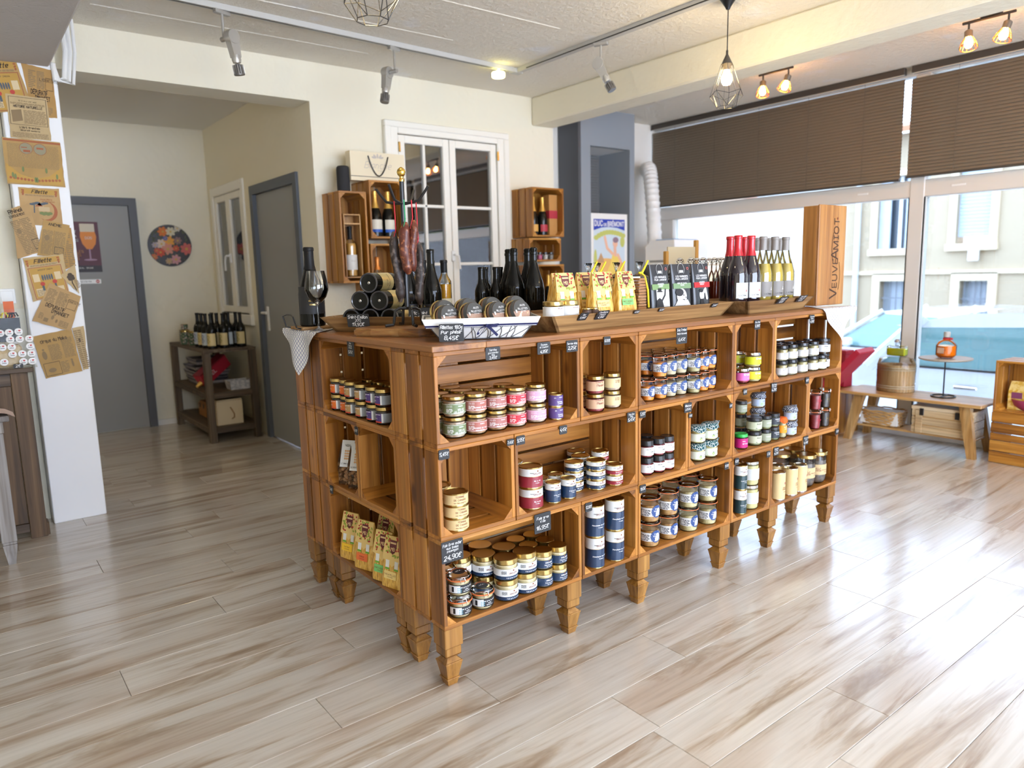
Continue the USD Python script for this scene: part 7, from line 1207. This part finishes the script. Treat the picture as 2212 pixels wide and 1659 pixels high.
for i, (x, y, K, l) in enumerate([(.49 + .055, 4.30, Kc1, 'craft beer bottle with beige label, nearest the shelf corner'), (.64, 4.30, Kc1, 'craft beer bottle with beige label, second along the shelf front'), (.785, 4.32, Kc1, 'craft beer bottle with beige label, rightmost of the shelf front'), (.49 + .04, 4.40, Kc2, 'craft beer bottle with pale blue label behind the corner bottle'), (.525, 4.50, Kc1, 'third craft beer bottle back along the left edge'), (.52, 4.60, Kc2, 'fourth craft beer bottle back along the left edge'), (.62, 4.40, Kc1, 'craft beer bottle in the middle of the group'), (.61, 4.50, Kc2, 'craft beer bottle in the middle row behind'), (.70, 4.36, Kc2, 'craft beer bottle between the second and the rightmost'), (.70, 4.46, Kc1, 'craft beer bottle at the rear of the group'), (.78, 4.42, Kc2, 'craft beer bottle behind the rightmost one')]): K.put((x, y, ZS), -35, l, 'craft beer bottles on the hall shelf')
M_floral = spots_mat('label_floral', (.04, .10, .05), (.55, .42, .40), 70, .55, .5, .04)
def b_flo():
    t = thing('canned_jar', '', 'jar'); obj('jar', lathe([(0, 0), (.040, 0), (.042, .004), (.042, .10), (.038, .108), (0, .108)], 24), M_floral, t); obj('lid', *gold_lid(.040, .1082, .014), t); return t
Kfl2 = Kind(b_flo)
for x, y, z, l in [(.50, 4.95, 0, 'floral jar at the front of the shelf top'), (.52, 5.06, 0, 'floral jar behind the first one on the shelf top'), (.53, 4.80, 0, 'floral jar nearest the beer bottles'), (.51, 5.0, .1232, 'floral jar stacked on top of the two others')][:3]: Kfl2.put((x, y, ZS), 0, l, 'floral jars on the hall shelf')
sj = thing('small_tin', 'small gold-rimmed tin stacked on the floral jars', 'tin', (.51, 5.0, ZS + .1232)); obj('can', lathe([(0, 0), (.028, 0), (.028, .05), (0, .05)], 22), M_floral, sj); obj('rim', [lathe([(.0282, z), (.0296, z + .002), (.0282, z + .004)], 22) for z in (.0, .046)] + [lathe([(0, .0503), (.028, .0503), (.028, .0495), (0, .0495)], 22)], M_gold, sj)
M_plaid = usdkit.material(stage, LK + 'plaid_grey', {'t': ('texture_coordinate', {}), 'w': ('wave_texture', {'scale': 8.0, 'bands_direction': 'z', 'distortion': .4, 'detail': 2.0}), 'w2': ('wave_texture', {'scale': 9.0, 'bands_direction': 'y', 'distortion': .4}), 'm': ('mix', {'fac': .5}), 'r': ('rgb_ramp', {'ramp': [(.2, (.05, .05, .07)), (.5, (.18, .17, .20)), (.8, (.50, .46, .46))]}), 'p': ('principled_bsdf', {'roughness': .7})}, [('t.object', 'w.vector'), ('t.object', 'w2.vector'), ('w.color', 'm.color1'), ('w2.color', 'm.color2'), ('m.color', 'r.fac'), ('r.color', 'p.base_color')], surface='p.BSDF')
ZM = .4115
def gbox(name, label, loc, rz, sx, sy, h, m, group=None):
    t = thing(name, label, 'box', loc, rz, group); fl_ = .02
    obj('tray', [hull([(s * sx / 2 * k, q * sy / 2 * k, z) for k, z in ((.86, 0), (1, h)) for q in (-1, 1)] + [(s * (sx / 2 * k - .005), q * sy / 2 * k, z) for k, z in ((.86, 0), (1, h)) for q in (-1, 1)]) for s in (-1, 1)] + [hull([(q * sx / 2 * k, s * sy / 2 * k, z) for k, z in ((.86, 0), (1, h)) for q in (-1, 1)] + [(q * sx / 2 * k, s * (sy / 2 * k - .005), z) for k, z in ((.86, 0), (1, h)) for q in (-1, 1)]) for s in (-1, 1)], m, t); obj('inside', bx(-sx * .42, sx * .42, -sy * .42, sy * .42, .001, .008), M_ink, t); return t
for i, (z, s_) in enumerate([(0, .9), (.062, 1.0), (.124, 1.0), (.170, .86)][:4]): gbox('gift_tray', ['lowest', 'second', 'third', 'topmost'][i] + ' of the stacked plaid gift trays on the middle shelf', (.66, 4.98, ZM + z), 0, .30 * s_, .40 * s_, (.058, .058, .042, .055)[i], M_plaid, 'stacked plaid gift trays')
gbox('gift_tray', 'single pale plaid gift tray at the right of the middle shelf', (.745, 4.365, ZM), 0, .19, .15, .075, spots_mat('plaid_pale', (.40, .40, .42), (.66, .64, .62), 40, .5, .7, .1))
rg = thing('gift_box', 'tilted red gift carton on the middle shelf behind the post', 'box', mat=M4((.60, 4.58, ZM + .150), rx=0, ry=-32, rz=20)); obj('carton', bx(-.15, .15, -.05, .05, -.055, .05, .004), M_redbox, rg); obj('flap', bx(-.15, .15, -.052, .052, .0505, .062, .003), mat('box_red_dark', (.20, .008, .02), .5), rg); obj('lettering', T(flatY(stroke('NOËL', .03)), (-.05, -.0505, -.01)), M_inkw, rg); obj('foil_top', T(lathe([(0, 0), (.022, .0), (.012, .05), (0, .055)], 14), (-.151, 0, -.02), ry=-90), M_foilg, rg)
ZBs = .1265
cb = thing('wooden_chest', 'small orange-brown wooden chest with dark handle on the bottom shelf', 'chest', (.66, 4.86, ZBs)); obj('body', bx(-.10, .10, -.11, .11, 0, .10, .003), mat('chest_orange', (.36, .15, .03), .45), cb); obj('lid', hull([(x, y, z) for y in (-.112, .112) for x, z in ((-.102, .1005), (.102, .1005), (-.08, .13), (.08, .13))]), cache['chest_orange'], cb); obj('handle', tube([(0, -.05, .13), (0, -.045, .15), (0, .045, .15), (0, .05, .13)], .006, 8), M_black, cb); obj('latch', [bx(-.1045, -.1005, y - .015, y + .015, .075, .115, .002) for y in (-.06, .05)], M_black, cb)
wp = thing('wine_case', 'pale wooden wine case with rope handle on the bottom shelf', 'case', (.635, 4.395, ZBs)); P_c = mat('pale_case', (.72, .58, .36), .55, bump=(30, .1)); obj('panel', [bx(-.105, .105, -.10, -.092, 0, .20, .0015), bx(-.105, -.097, -.0915, .10, 0, .20, .0015), bx(.097, .105, -.0915, .10, 0, .20, .0015), bx(-.0965, .0965, .092, .10, 0, .20, .0015)], P_c, wp); obj('lid', bx(-.102, .102, -.098, .098, .2005, .212, .002), P_c, wp)
obj('rope', tube([(.005, -.101, .145), (.012, -.112, .13), (.03, -.116, .09), (.03, -.112, .06), (.012, -.101, .045)], .005, 8), mat('rope', (.35, .20, .08), .8), wp); obj('hole', [T(lathe([(0, 0), (.007, 0), (.007, .001), (0, .001)], 12), (-.1055, y, z), ry=-90) for y in (-.05, .04) for z in (.06, .10, .14)], M_ink, wp)
# round flower picture
dp = thing('round_picture', 'round dark flower still-life picture on the hall wall', 'picture', (.545, 5.398, 1.642)); R0 = .187
obj('disc', T(lathe([(0, 0), (R0, 0), (R0 + .001, .004), (R0, .008), (0, .008)], 48), rx=90), mat('picture_black', (.022, .016, .016), .4), dp)
rp = random.Random(12); lay = 0
def flower(x, y, r, col, n=7):
    global lay
    lay += 1; c = '_'.join(str(int(v * 99)) for v in col)
    pet = unary_union([ell(x + math.cos(a) * r * .55, y + math.sin(a) * r * .55, r * .5, r * .3, 12, math.degrees(a)) for a in np.arange(n) * 2 * math.pi / n + rp.uniform(0, 1)])
    f = obj('flower', T(flatY(flat(pet.intersection(ell(0, 0, R0 - .002)), .0003 + .00003 * lay)), (0, -.0081, 0)), mat('petal_' + c, col, .6), dp); obj('flower_heart', T(flatY(flat(ell(x, y, r * .22), .0008 + .00003 * lay)), (0, -.0081, 0)), mat('heart_ochre', (.55, .35, .06), .6), f)
obj('foliage', T(flatY(flat(unary_union([ell(rp.uniform(-.15, .15), rp.uniform(-.15, .15), .018, .006, 10, rp.uniform(0, 180)) for _ in range(60)]).intersection(ell(0, 0, R0 - .003)), .0002)), (0, -.0081, 0)), mat('leaf_dim', (.07, .08, .03), .7), dp)
for x, y, r, c in [(-.05, .125, .045, (.62, .16, .02)), (.015, .125, .042, (.62, .56, .38)), (.075, .155, .03, (.55, .50, .40)), (-.07, .015, .045, (.66, .52, .42)), (-.125, .005, .028, (.40, .34, .38)), (-.005, .04, .048, (.72, .32, .04)), (-.02, -.03, .052, (.62, .26, .18)), (.14, -.03, .055, (.55, .12, .10)), (.05, -.025, .030, (.55, .08, .03)), (-.085, -.06, .040, (.55, .07, .03)), (-.115, -.045, .026, (.50, .10, .05)), (.04, -.125, .045, (.55, .27, .27)), (-.02, -.14, .03, (.45, .30, .18)), (.07, .045, .035, (.25, .14, .12)), (-.14, -.10, .03, (.55, .15, .06)), (-.035, .065, .022, (.08, .12, .35))]: flower(x, y, r, c)
# beer poster and small sign on the hall door
bp_ = thing('beer_poster', 'burgundy poster with a glass of amber beer on the hall door', 'poster', (-.19, 5.372, 1.415)); obj('paper', bx(-.16, .165, 0, .002, 0, .425), mat('poster_burgundy', (.085, .010, .022), .5), bp_)
dw = lambda nm, poly, n, col, e, par=None: obj(nm, T(flatY(flat(poly, .0003)), (0, -e, 0)), mat(n, col, .5), par or bp_)
dw('beer', Polygon([(.028, .35), (.135, .35), (.145, .30), (.135, .24), (.105, .195), (.065, .195), (.035, .24), (.022, .30)]), 'beer_amber', (.70, .22, .01), .0003); dw('foam', sbox(.030, .345, .132, .405).buffer(.004), 'beer_foam', (.62, .55, .42), .0006); dw('stem', unary_union([sbox(.079, .11, .091, .196), ell(.085, .105, .05, .008)]), 'stem_mauve', (.35, .20, .28), .0003); dw('bottom_band', sbox(-.16, 0, .165, .055), 'poster_black', (.02, .012, .014), .0003)
obj('lettering', T(flatY(cat_([T(stroke(a, .02), (x, y, 0)) for a, x, y in (('ET', -.02, .33), ('LA', -.02, .295), ('BIÈRES', -.04, .26), ('DOS', .085, .28))])), (0, -.0012, 0)), M_inkw, bp_); obj('lettering', T(flatY(cat_([T(stroke(a, .02), (x, y, 0)) for a, x, y in (('ARTISANALES', -.055, .165), ('LOCALES', -.045, .135), ('AU FRAIS', -.06, .105))])), (0, -.0012, 0)), mat('ink_orange', (.65, .28, .04), .5), bp_); obj('lettering', T(flatY(stroke('BIO  LOCAL  BRUNE', .012)), (.02, -.0012, .03)), M_inkw, bp_)
sg = thing('door_sign', 'small white sign with a red no-entry dot on the hall door', 'sign', (-.13, 5.372, 1.335)); obj('plate', bx(-.14, .085, 0, .002, -.018, .018), M_white_plast, sg); obj('lettering', T(flatY(stroke('Entrée interdite', .011)), (-.045, -.0003, -.005)), M_ink, sg); d_ = obj('red_dot', T(flatY(flat(ell(.060, 0, .0145))), (0, -.0003, 0)), mat('dot_red', (.50, .02, .02), .5), sg); obj('bar', T(flatY(flat(sbox(.051, -.003, .069, .003))), (0, -.0008, 0)), M_inkw, d_)
# wall left of the column: trunking, switch, orange card
sgw = struct('trim_1', [bx(-.995, -.955, YB - .025, YB, 1.30, ZC, .003), bx(-.93, -.90, YB - .018, YB, 0, ZC, .003)], M_plaster)
ls = thing('light_switch', 'square white light switch on the wall left of the column', 'switch', (-.868, YB - .0005, 1.265)); obj('plate', bx(-.04, .04, -.009, 0, -.04, .04, .003), M_white_plast, ls); obj('rocker', bx(-.028, .028, -.013, -.0095, -.028, .028, .002), M_white_plast, ls)
# pipes hanging at the beam corner
pp = thing('cable_loop', 'white cable loops hanging at the corner above the column', 'cables', (-.50, 2.84, 2.42)); obj('cable', [tube([(.02 + i * .025, .0, .30), (.02 + i * .022, -.035, .12), (.0 + i * .02, -.045, -.02 - i * .012), (-.045 + i * .01, -.05, -.035), (-.045, -.045, .05)], .013 - .002 * i, 10) for i in range(3)], M_white_plast, pp)
# ------------------------------------------------------------------ counter cabinet, small table, badge display
C_z = wood('counter_z', '#3d2d1f', '#6b5236', '#8a6f4d', 'z', grain=12, rough=.6, coat=0, knots=.8); C_x = wood('counter_x', '#3d3026', '#665544', '#857460', 'x', grain=12, rough=.6, coat=0)
cc = thing('counter_cabinet', 'rustic brown wooden counter cabinet left of the column', 'cabinet', (-.84, 2.60, 0)); CW = 1.3
obj('top', bx(-CW - .02, .025, -.025, .19, .880, .905, .003), C_x, cc); obj('stile', bx(-.075, 0, 0, .03, .0, .8795, .002), C_z, cc); obj('rail', bx(-CW, -.0755, .002, .03, .815, .8795, .002), C_x, cc); obj('rail', bx(-CW, -.0755, .002, .03, .04, .085, .002), C_x, cc); obj('side', bx(-.012, 0, .0305, .185, .02, .8795, .001), C_z, cc); obj('plinth', bx(-.03, .012, .02, .10, 0, .07, .003), C_z, cc)
for i in range(9): obj('plank', bx(-.0765 - (i + 1) * .135 + .003, -.0765 - i * .135, .012, .026, .0855, .8145, .002), C_z, cc)
M_gw = wood('greywash_z', '#6f6a68', '#9a9694', '#b5b1ad', 'z', grain=14, rough=.7, coat=0)
gt = thing('side_table', 'grey washed small table with tapered legs at the left edge', 'table', (-1.02, 2.265, 0)); obj('leg', [frustum(.030, .030, .058, .058, .10, 0), bx(-.029, .029, -.029, .029, .10, .115, .004), bx(-.031, .031, -.031, .031, .115, .64, .002)], M_gw, gt); obj('leg', [T(frustum(.030, .030, .058, .058, .10, 0), (-.5, 0, 0)), bx(-.531, -.469, -.031, .031, .10, .64, .002)], M_gw, gt); obj('apron', bx(-.56, .035, -.035, .19, .6405, .695, .003), M_gw, gt); obj('top', bx(-.60, .06, -.05, .22, .6955, .722, .004), M_gw, gt)
pa_ = sheet('paper_sheet', 'pale pink paper sheet hanging over the edge of the grey table', 'paper', lambda u, v: np.array([-1.20 + .265 * u, 2.22 + .17 * v, .724 + .018 * math.sin(u * 2.6) - (.05 * max(0, u - .85) / .15) * .4]), 10, 6, mat('paper_pink', (.78, .62, .58), .7), 1, 1)
# badges in a clear display
ad = thing('badge_display', 'clear acrylic display with black board on the counter', 'display', (-.90, 2.60, .9055)); obj('acrylic', [bx(-.30, .105, .0, .003, .005, .30), bx(-.30, .105, -.02, .10, 0, .0045)], pane_mat('acrylic', (.97, .98, .98), 1.12), ad); obj('black_board', bx(-.30, .055, .0035, .010, .135, .255), M_ink, ad); obj('sand_bed', bx(-.30, .05, .012, .09, .005, .115, .01), spots_mat('kraft_shred', (.55, .38, .18), (.68, .54, .34), 30, .5, .8, .1), ad); obj('tissue', hull([(-.30, .012, .10), (-.02, .012, .10), (-.05, .09, .125), (-.30, .09, .135), (-.20, .05, .14)]), M_linen, ad)
def b_badge():
    t = thing('badge', '', 'badge'); obj('disc', T(lathe([(0, 0), (.0175, 0), (.0185, .002), (.017, .0045), (.010, .006), (0, .0065)], 24), rx=90), M_white, t); obj('heart', T(flatY(flat(unary_union([ell(.001, .0065, .003), ell(.006, .0065, .003), Polygon([(-.0016, .0055), (.0086, .0055), (.0035, .0005)])]))), (0, -.0066, 0)), cache['dot_red'], t); obj('lettering', T(flatY(cat_([T(stroke('I', .007, w=.0014), (-.007, .001, 0)), T(stroke('APÉRO', .004, w=.0009), (0, -.007, 0))])), (0, -.0066, 0)), M_ink, t); return t
Kb = Kind(b_badge)
for i, (u, v) in enumerate([(0, 720), (19.5, 718.5), (40, 716.5), (22, 733.5), (42.5, 732.5), (5, 750.5), (25, 749.5), (63, 731.5), (65, 748), (27, 765.5), (48, 764), (67.5, 763.5), (9, 782.5), (50.5, 781), (69.5, 780)]):
    P = on(u, v, 'y', 2.5985); Kb.put((P[0], 2.5985, P[2]), 0, f'round white badge with red heart, {ORD[i]} counted row by row from the top left', 'heart badges')
slate('tiny slate reading 2€ below the badges', .042, .022, [('2€', .013, -.005)], (on(40, 794, 'y', 2.578)[0], 2.578, .917), 0)
oc = thing('orange_card', 'upright orange card behind the badge display', 'card', (-.875, 2.72, .906)); obj('card', bx(-.025, .02, -.002, .002, .16, .335), mat('card_orange', (.72, .13, .01), .5), oc); obj('backing', bx(-.02, .015, .003, .006, .0, .30), M_white_plast, oc)
rbn = thing('ribbon_coil', 'yellow and black ribbon coils on top of the badge board', 'ribbon', (-.90, 2.625, 1.161)); obj('ribbons', [T(tube([(0, .0, .0), (.008, 0, .022), (.022, 0, .024), (.03, 0, .004)], .004, 6), (.0 + .011 * i, 0, 0)) for i in range(3)], M_black, rbn); obj('yellow_ribbon', T(tube([(0, .0, .0), (.008, 0, .024), (.022, 0, .026), (.03, 0, .004)], .0045, 6), (-.02, 0, 0)), M_ybow, rbn); obj('twine', T(tube([(-.10, 0, 0), (-.07, 0, .012), (-.04, 0, .008), (-.015, 0, .016)], .006, 6), (0, 0, 0)), mat('rope', (.35, .2, .08), .8), rbn)
# ------------------------------------------------------------------ old newspaper clippings on the column
PAPERS = [('#b9925a', 'kraft'), ('#c2a070', 'sand'), ('#bd9a62', 'honey'), ('#c9b084', 'ivory')]
def pm(i):
    c, n = PAPERS[i % 4]; c = lin(c); nm = 'old_paper_' + n
    if nm not in cache: cache[nm] = spots_mat(nm, c, tuple(x * .80 for x in c), 9, .52, .9, .2)
    return cache[nm]
M_pink = mat('newsprint_ink', (.07, .05, .035), .7); M_soft = mat('newsprint_soft', (.27, .19, .10), .8); M_yell = mat('mag_yellow', (.50, .29, .05), .6); M_rust = mat('mag_rust', (.36, .10, .03), .6); M_sky = mat('mag_blue', (.08, .10, .12), .6); M_mgreen = mat('mag_green', (.16, .20, .06), .6)
def clip(label, corners, layer, pi, draw):
    """corners: pixels of top-left, top-right, bottom-right, bottom-left on the column's face"""
    y = 2.8 - .0012 - .0014 * layer; P = np.array([on(u, v, 'y', y) for u, v in corners])[:, [0, 2]]; c = P.mean(0)
    w = (np.linalg.norm(P[1] - P[0]) + np.linalg.norm(P[2] - P[3])) / 2; h = (np.linalg.norm(P[0] - P[3]) + np.linalg.norm(P[1] - P[2])) / 2; e = (P[1] + P[2] - P[0] - P[3]); a = math.degrees(math.atan2(e[1], e[0]))
    t = thing('newspaper_clipping', label, 'newspaper clipping', mat=M4((c[0], y, c[1])) @ M4(ry=-a)); r = random.Random(layer + 3)
    Q = (P - c) @ np.array([[math.cos(math.radians(a)), -math.sin(math.radians(a))], [math.sin(math.radians(a)), math.cos(math.radians(a))]]); ring = []
    for i in range(4):
        A, B = Q[i], Q[(i + 1) % 4]; ring += [A + (B - A) * q + np.array([r.uniform(-1, 1), r.uniform(-1, 1)]) * .0016 for q in np.linspace(0, 1, 9)[:-1]]
    sh = Polygon(ring).buffer(0); obj('paper', flatY(flat(sh, .0007)), pm(pi), t)
    def pr_(name, geo, m, lv=1):
        if hasattr(geo, 'vertices') and name in ('headline', 'title', 'script', 'banner'):
            W_ = np.abs(geo.vertices[:, 0]).max(); lim = w * .36
            if W_ > lim: geo = geo.copy(); geo.vertices[:, :2] *= lim / W_ if name == 'script' else [lim / W_, 1]
        if not hasattr(geo, 'vertices'): geo = flat(geo.intersection(sh.buffer(-.001)), .0001)
        obj(name, T(flatY(geo), (0, -.0008 - .00012 * lv, 0)), m, t)
    draw(pr_, w, h); return t
def col_text(pr_, x0, x1, y0, y1, n, s=0): pr_('small_print', bars(x0, x1, y0, y1, n, s), M_soft)
def fillette(scene):
    def d(p, w, h):
        p('title_band', sbox(-w * .45, h * .33, w * .45, h * .46), M_yell); p('corner_ornament', unary_union([ell(s * w * .40, h * (.42 - .05 * k), w * .04, w * .025, 8, 40 * k) for s in (-1, 1) for k in range(3)]), M_rust, 2); p('title', T(stroke('Fillette', h * .085, w=h * .016, slant=.35), (0, h * .355, 0)), M_pink, 3); col_text(p, -w * .35, w * .35, h * .28, h * .32, 2); scene(p, w, h)
    return d
def scene_house(p, w, h):
    p('red_moon', ell(w * .16, -h * .12, w * .25, h * .26).difference(ell(w * .10, -h * .09, w * .23, h * .25)), M_rust); p('house', unary_union([sbox(-w * .05, -h * .12, w * .22, 0), Polygon([(-w * .12, 0), (w * .02, h * .10), (w * .08, 0)])]), mat('mag_stone', (.56, .42, .24), .7), 2); p('roof', Polygon([(-w * .14, 0), (-w * .02, h * .11), (w * .06, h * .01)]), M_rust, 3); p('tree', unary_union([ell(-w * .2 + .012 * i, h * (.06 + .02 * (i % 3)), w * .07, h * .03) for i in range(6)] + [LineString([(-w * .16, -h * .16), (-w * .15, h * .04)]).buffer(w * .014)]), M_sky, 3); p('bush', unary_union([ell(w * (.02 + .05 * i), -h * (.17 + .02 * (i % 2)), w * .06, h * .04) for i in range(5)]), M_mgreen, 4)
    p('script', T(cat_([stroke('Anne Marie', h * .04, w=h * .006, slant=.2), T(stroke('et Marianne', h * .04, w=h * .006, slant=.2), (w * .05, -h * .055, 0))]), (w * .15, h * .18, 0)), M_rust, 2)
def scene_fair(p, w, h):
    p('picture', sbox(-w * .40, -h * .46, w * .40, h * .24), M_yell); p('frame', sbox(-w * .43, -h * .48, w * .43, h * .26).difference(sbox(-w * .41, -h * .465, w * .41, h * .245)), M_rust, 2); p('panel', unary_union([sbox(-w * .36, -h * .08, -w * .2, h * .1), sbox(w * .2, -h * .08, w * .36, h * .1), sbox(-w * .36, -h * .42, -w * .14, -h * .24), sbox(w * .12, -h * .42, w * .36, -h * .24)]), mat('mag_pale', (.70, .56, .34), .8), 2); p('crowd', unary_union([ell(-w * .12 + w * .06 * i, h * .0, w * .025, h * .07) for i in range(5)]), M_sky, 3); p('rosette', unary_union([ell(-w * .16, -h * .14, w * .06), ell(w * .16, -h * .12, w * .06)]), mat('mag_red', (.50, .05, .03), .6), 3); p('ribbon', unary_union([sbox(-w * .19, -h * .30, -w * .13, -h * .18), sbox(w * .14, -h * .28, w * .19, -h * .16)]), M_sky, 3)
    p('banner', T(stroke('APERITIF CINEMA', h * .028), (0, h * .17, 0)), M_pink, 4); col_text(p, -w * .35, -w * .15, -h * .41, -h * .26, 8)
def ads(head, seed, sub=None, top=0):
    def d(p, w, h):
        p('headline', T(stroke(head, h * .07, w=h * .014), (0, h * (.38 if not top else top), 0)), M_pink, 2); r = random.Random(seed)
        if sub: p('headline', T(stroke(sub, h * .045, w=h * .009), (0, h * .30 if not top else h * (top - .08), 0)), M_pink, 2)
        col_text(p, -w * .44, -w * .03, -h * .45, h * .25, 22, seed); col_text(p, w * .03, w * .44, -h * .45, h * .25, 22, seed + 1); p('column_rule', sbox(-.0006, -h * .45, .0006, h * .26), M_pink); p('portrait', ell(-w * .25, h * .02, w * .10, w * .12), M_soft, 2); p('boxed_ad', sbox(w * .06, -h * .40, w * .42, -h * .20).difference(sbox(w * .075, -h * .39, w * .405, -h * .21)), M_pink, 3)
    return d
def dep(p, w, h):
    p('headline', cat_([T(stroke('DÉPURATIF', h * .085, w=h * .018), (-w * .12, -h * .06, 0)), T(stroke('D\'MANGET', h * .085, w=h * .018), (w * .14, -h * .17, 0))]), M_pink, 2); col_text(p, -w * .44, -w * .18, h * .06, h * .42, 10, 3); col_text(p, -w * .14, w * .14, h * .06, h * .42, 12, 4); p('boxed_ad', sbox(w * .17, h * .05, w * .44, h * .30).difference(sbox(w * .18, h * .06, w * .43, h * .29)), M_pink, 2); p('boxed_word', T(stroke('L\'OBÉSITÉ', h * .05), (w * .305, h * .22, 0)), M_pink, 3); p('sketch', unary_union([ell(-w * .05, -h * .28, w * .04, h * .06), ell(-w * .02, -h * .20, w * .03), ell(w * .08, -h * .34, w * .03, h * .05), sbox(-w * .26, -h * .44, -w * .14, -h * .34)]), M_soft, 2); col_text(p, w * .16, w * .42, -h * .44, -h * .28, 7, 6); col_text(p, -w * .42, -w * .30, -h * .40, -h * .24, 6, 8)
def hist(p, w, h):
    p('headline', T(stroke('HISTOIRE NATURELLE', h * .05, w=h * .012, slant=.15), (0, h * .22, 0)), M_pink, 2); p('headline', cat_([T(stroke('10 francs par mois', h * .03), (0, h * .36, 0)), T(stroke('L\'Art français', h * .045, w=h * .009), (0, -h * .26, 0)), T(stroke('décoratif moderne', h * .034, w=h * .006), (0, -h * .32, 0))]), M_pink, 2); p('frame', sbox(-w * .46, -h * .18, w * .46, h * .46).difference(sbox(-w * .447, -h * .172, w * .447, h * .452)), M_pink); p('book_picture', Polygon([(-w * .42, h * .14), (-w * .17, h * .18), (-w * .15, -h * .08), (-w * .40, -h * .13)]), M_soft); col_text(p, -w * .12, w * .43, -h * .14, h * .18, 13, 1); col_text(p, -w * .44, w * .44, -h * .47, -h * .35, 6, 2); col_text(p, -w * .42, w * .42, h * .29, h * .34, 2, 5)
def story(p, w, h):
    p('text_field', bars(-w * .44, w * .44, -h * .12, h * .40, 30, 2, fill=.4), M_soft); p('medallion', unary_union([ell(-w * .12, h * .30, w * .115), ell(w * .12, h * .30, w * .115)]), M_rust, 2); p('medallion_view', unary_union([ell(-w * .12, h * .30, w * .105), ell(w * .12, h * .30, w * .105)]), mat('mag_grey', (.30, .27, .17), .7), 3); p('field_print', unary_union([sbox(-w * .17, h * .22, -w * .05, h * .27), sbox(w * .06, h * .30, w * .18, h * .34), sbox(-w * .2, h * .31, -w * .10, h * .33)]), M_rust, 4)
    p('ground', unary_union([Polygon([(-w * .48, -h * .05), (-w * .25, -h * .28), (0, -h * .36), (w * .25, -h * .28), (w * .48, -h * .05), (w * .48, -h * .47), (-w * .48, -h * .47)])]), M_yell, 2); p('garland', unary_union([ell(x * w, -h * (.40 - .1 * abs(x)), w * .025, h * .03, 8, 40 * x) for x in np.linspace(-.42, .42, 15)]), M_rust, 3); [p('figure', ell(x * w, y * h, w * .02, h * .06), M_mgreen, 4) for x, y in ((-.38, -.30), (-.34, -.33), (-.2, -.16), (.2, -.16), (0, -.38), (.03, -.38), (.38, -.28))]; p('border', sbox(-w * .49, h * .44, w * .49, h * .48), M_rust, 2)
def moka(p, w, h):
    p('headline', T(stroke('cirque du Moka', h * .075, w=h * .013), (-w * .02, h * .30, 0)), M_pink, 2); col_text(p, -w * .20, w * .10, -h * .12, h * .24, 16, 3); col_text(p, w * .16, w * .44, -h * .12, h * .34, 20, 4); p('sketch', unary_union([ell(-w * .34, h * .02, w * .06, h * .10), ell(-w * .34, h * .15, w * .03), ell(w * .30, -h * .28, w * .03, h * .08), ell(w * .30, -h * .19, w * .03), ell(-w * .25, -h * .34, w * .10, h * .05)]), M_soft, 2); p('frame', sbox(-w * .44, -h * .46, -w * .02, -h * .16).difference(sbox(-w * .43, -h * .45, -w * .03, -h * .17)), M_pink, 2); col_text(p, 0, w * .2, -h * .44, -h * .18, 9, 6)
def tree_d(p, w, h): p('tree', unary_union([LineString([(0, -h * .45), (-w * .05, -h * .1), (w * .05, h * .1)]).buffer(w * .04)] + [ell(w * .12 * math.cos(i * 1.2), h * (.16 + .10 * math.sin(i * 2.1)), w * .15, h * .08) for i in range(7)]), M_pink, 2); col_text(p, w * .1, w * .4, -h * .4, 0, 8, 3)
def cols(p, w, h): col_text(p, -w * .42, -w * .03, -h * .45, h * .45, 20, 7); col_text(p, w * .03, w * .42, -h * .45, h * .45, 20, 9); p('sketch', ell(0, h * .2, w * .12, h * .05), M_pink, 2)
def puratif(p, w, h): dep(p, w, h)
for a in [('clipping at the upper right of the column, headed Dépuratif', [(45, 135), (112, 152), (124, 256), (70, 250)], 0, 0, dep), ('magazine cover Fillette at the top left of the column', [(-46, 128), (34, 132), (72, 236), (-30, 246)], 1, 2, fillette(scene_fair)), ('clipping headed Histoire Naturelle near the top of the column', [(11, 202), (101, 213), (111, 305), (24, 297)], 2, 3, hist), ('magazine cover Fillette with a house and red crescent', [(39, 404), (127, 408), (136, 490), (46, 484)], 0, 1, fillette(scene_house)), ('wide illustrated story page with two round medallions', [(3, 296), (130, 308), (141, 405), (16, 396)], 3, 2, story),
 ('clipping headed Rhinol, tilted left in the middle of the column', [(24, 450), (63, 439), (90, 544), (38, 559)], 1, 1, ads('Rhinol', 3, 'ENROUEMENT')), ('narrow clipping edge at the right of the middle of the column', [(118, 488), (154, 492), (163, 575), (128, 585)], 2, 0, cols), ('clipping headed Anémie, tilted right in the middle of the column', [(94, 474), (151, 487), (137, 557), (80, 551)], 3, 2, ads('ANÉMIE', 8)), ('magazine cover Fillette with two red rosettes', [(49, 557), (136, 549), (150, 636), (71, 652)], 4, 3, fillette(scene_fair)),
 ('small clipping with a black tree at the column\'s right edge', [(131, 595), (162, 570), (171, 634), (158, 622)], 5, 3, tree_d), ('clipping headed Dépuratif D\'Manget in the lower middle', [(107, 611), (175, 640), (153, 716), (70, 693)], 6, 1, dep), ('lowest large newspaper page, headed cirque du Moka', [(68, 727), (154, 710), (178, 801), (99, 818)], 4, 2, moka), ('narrow page beside the lowest large newspaper page', [(155, 709), (181, 704), (191, 797), (180, 799)], 3, 3, cols)]: clip(*a)
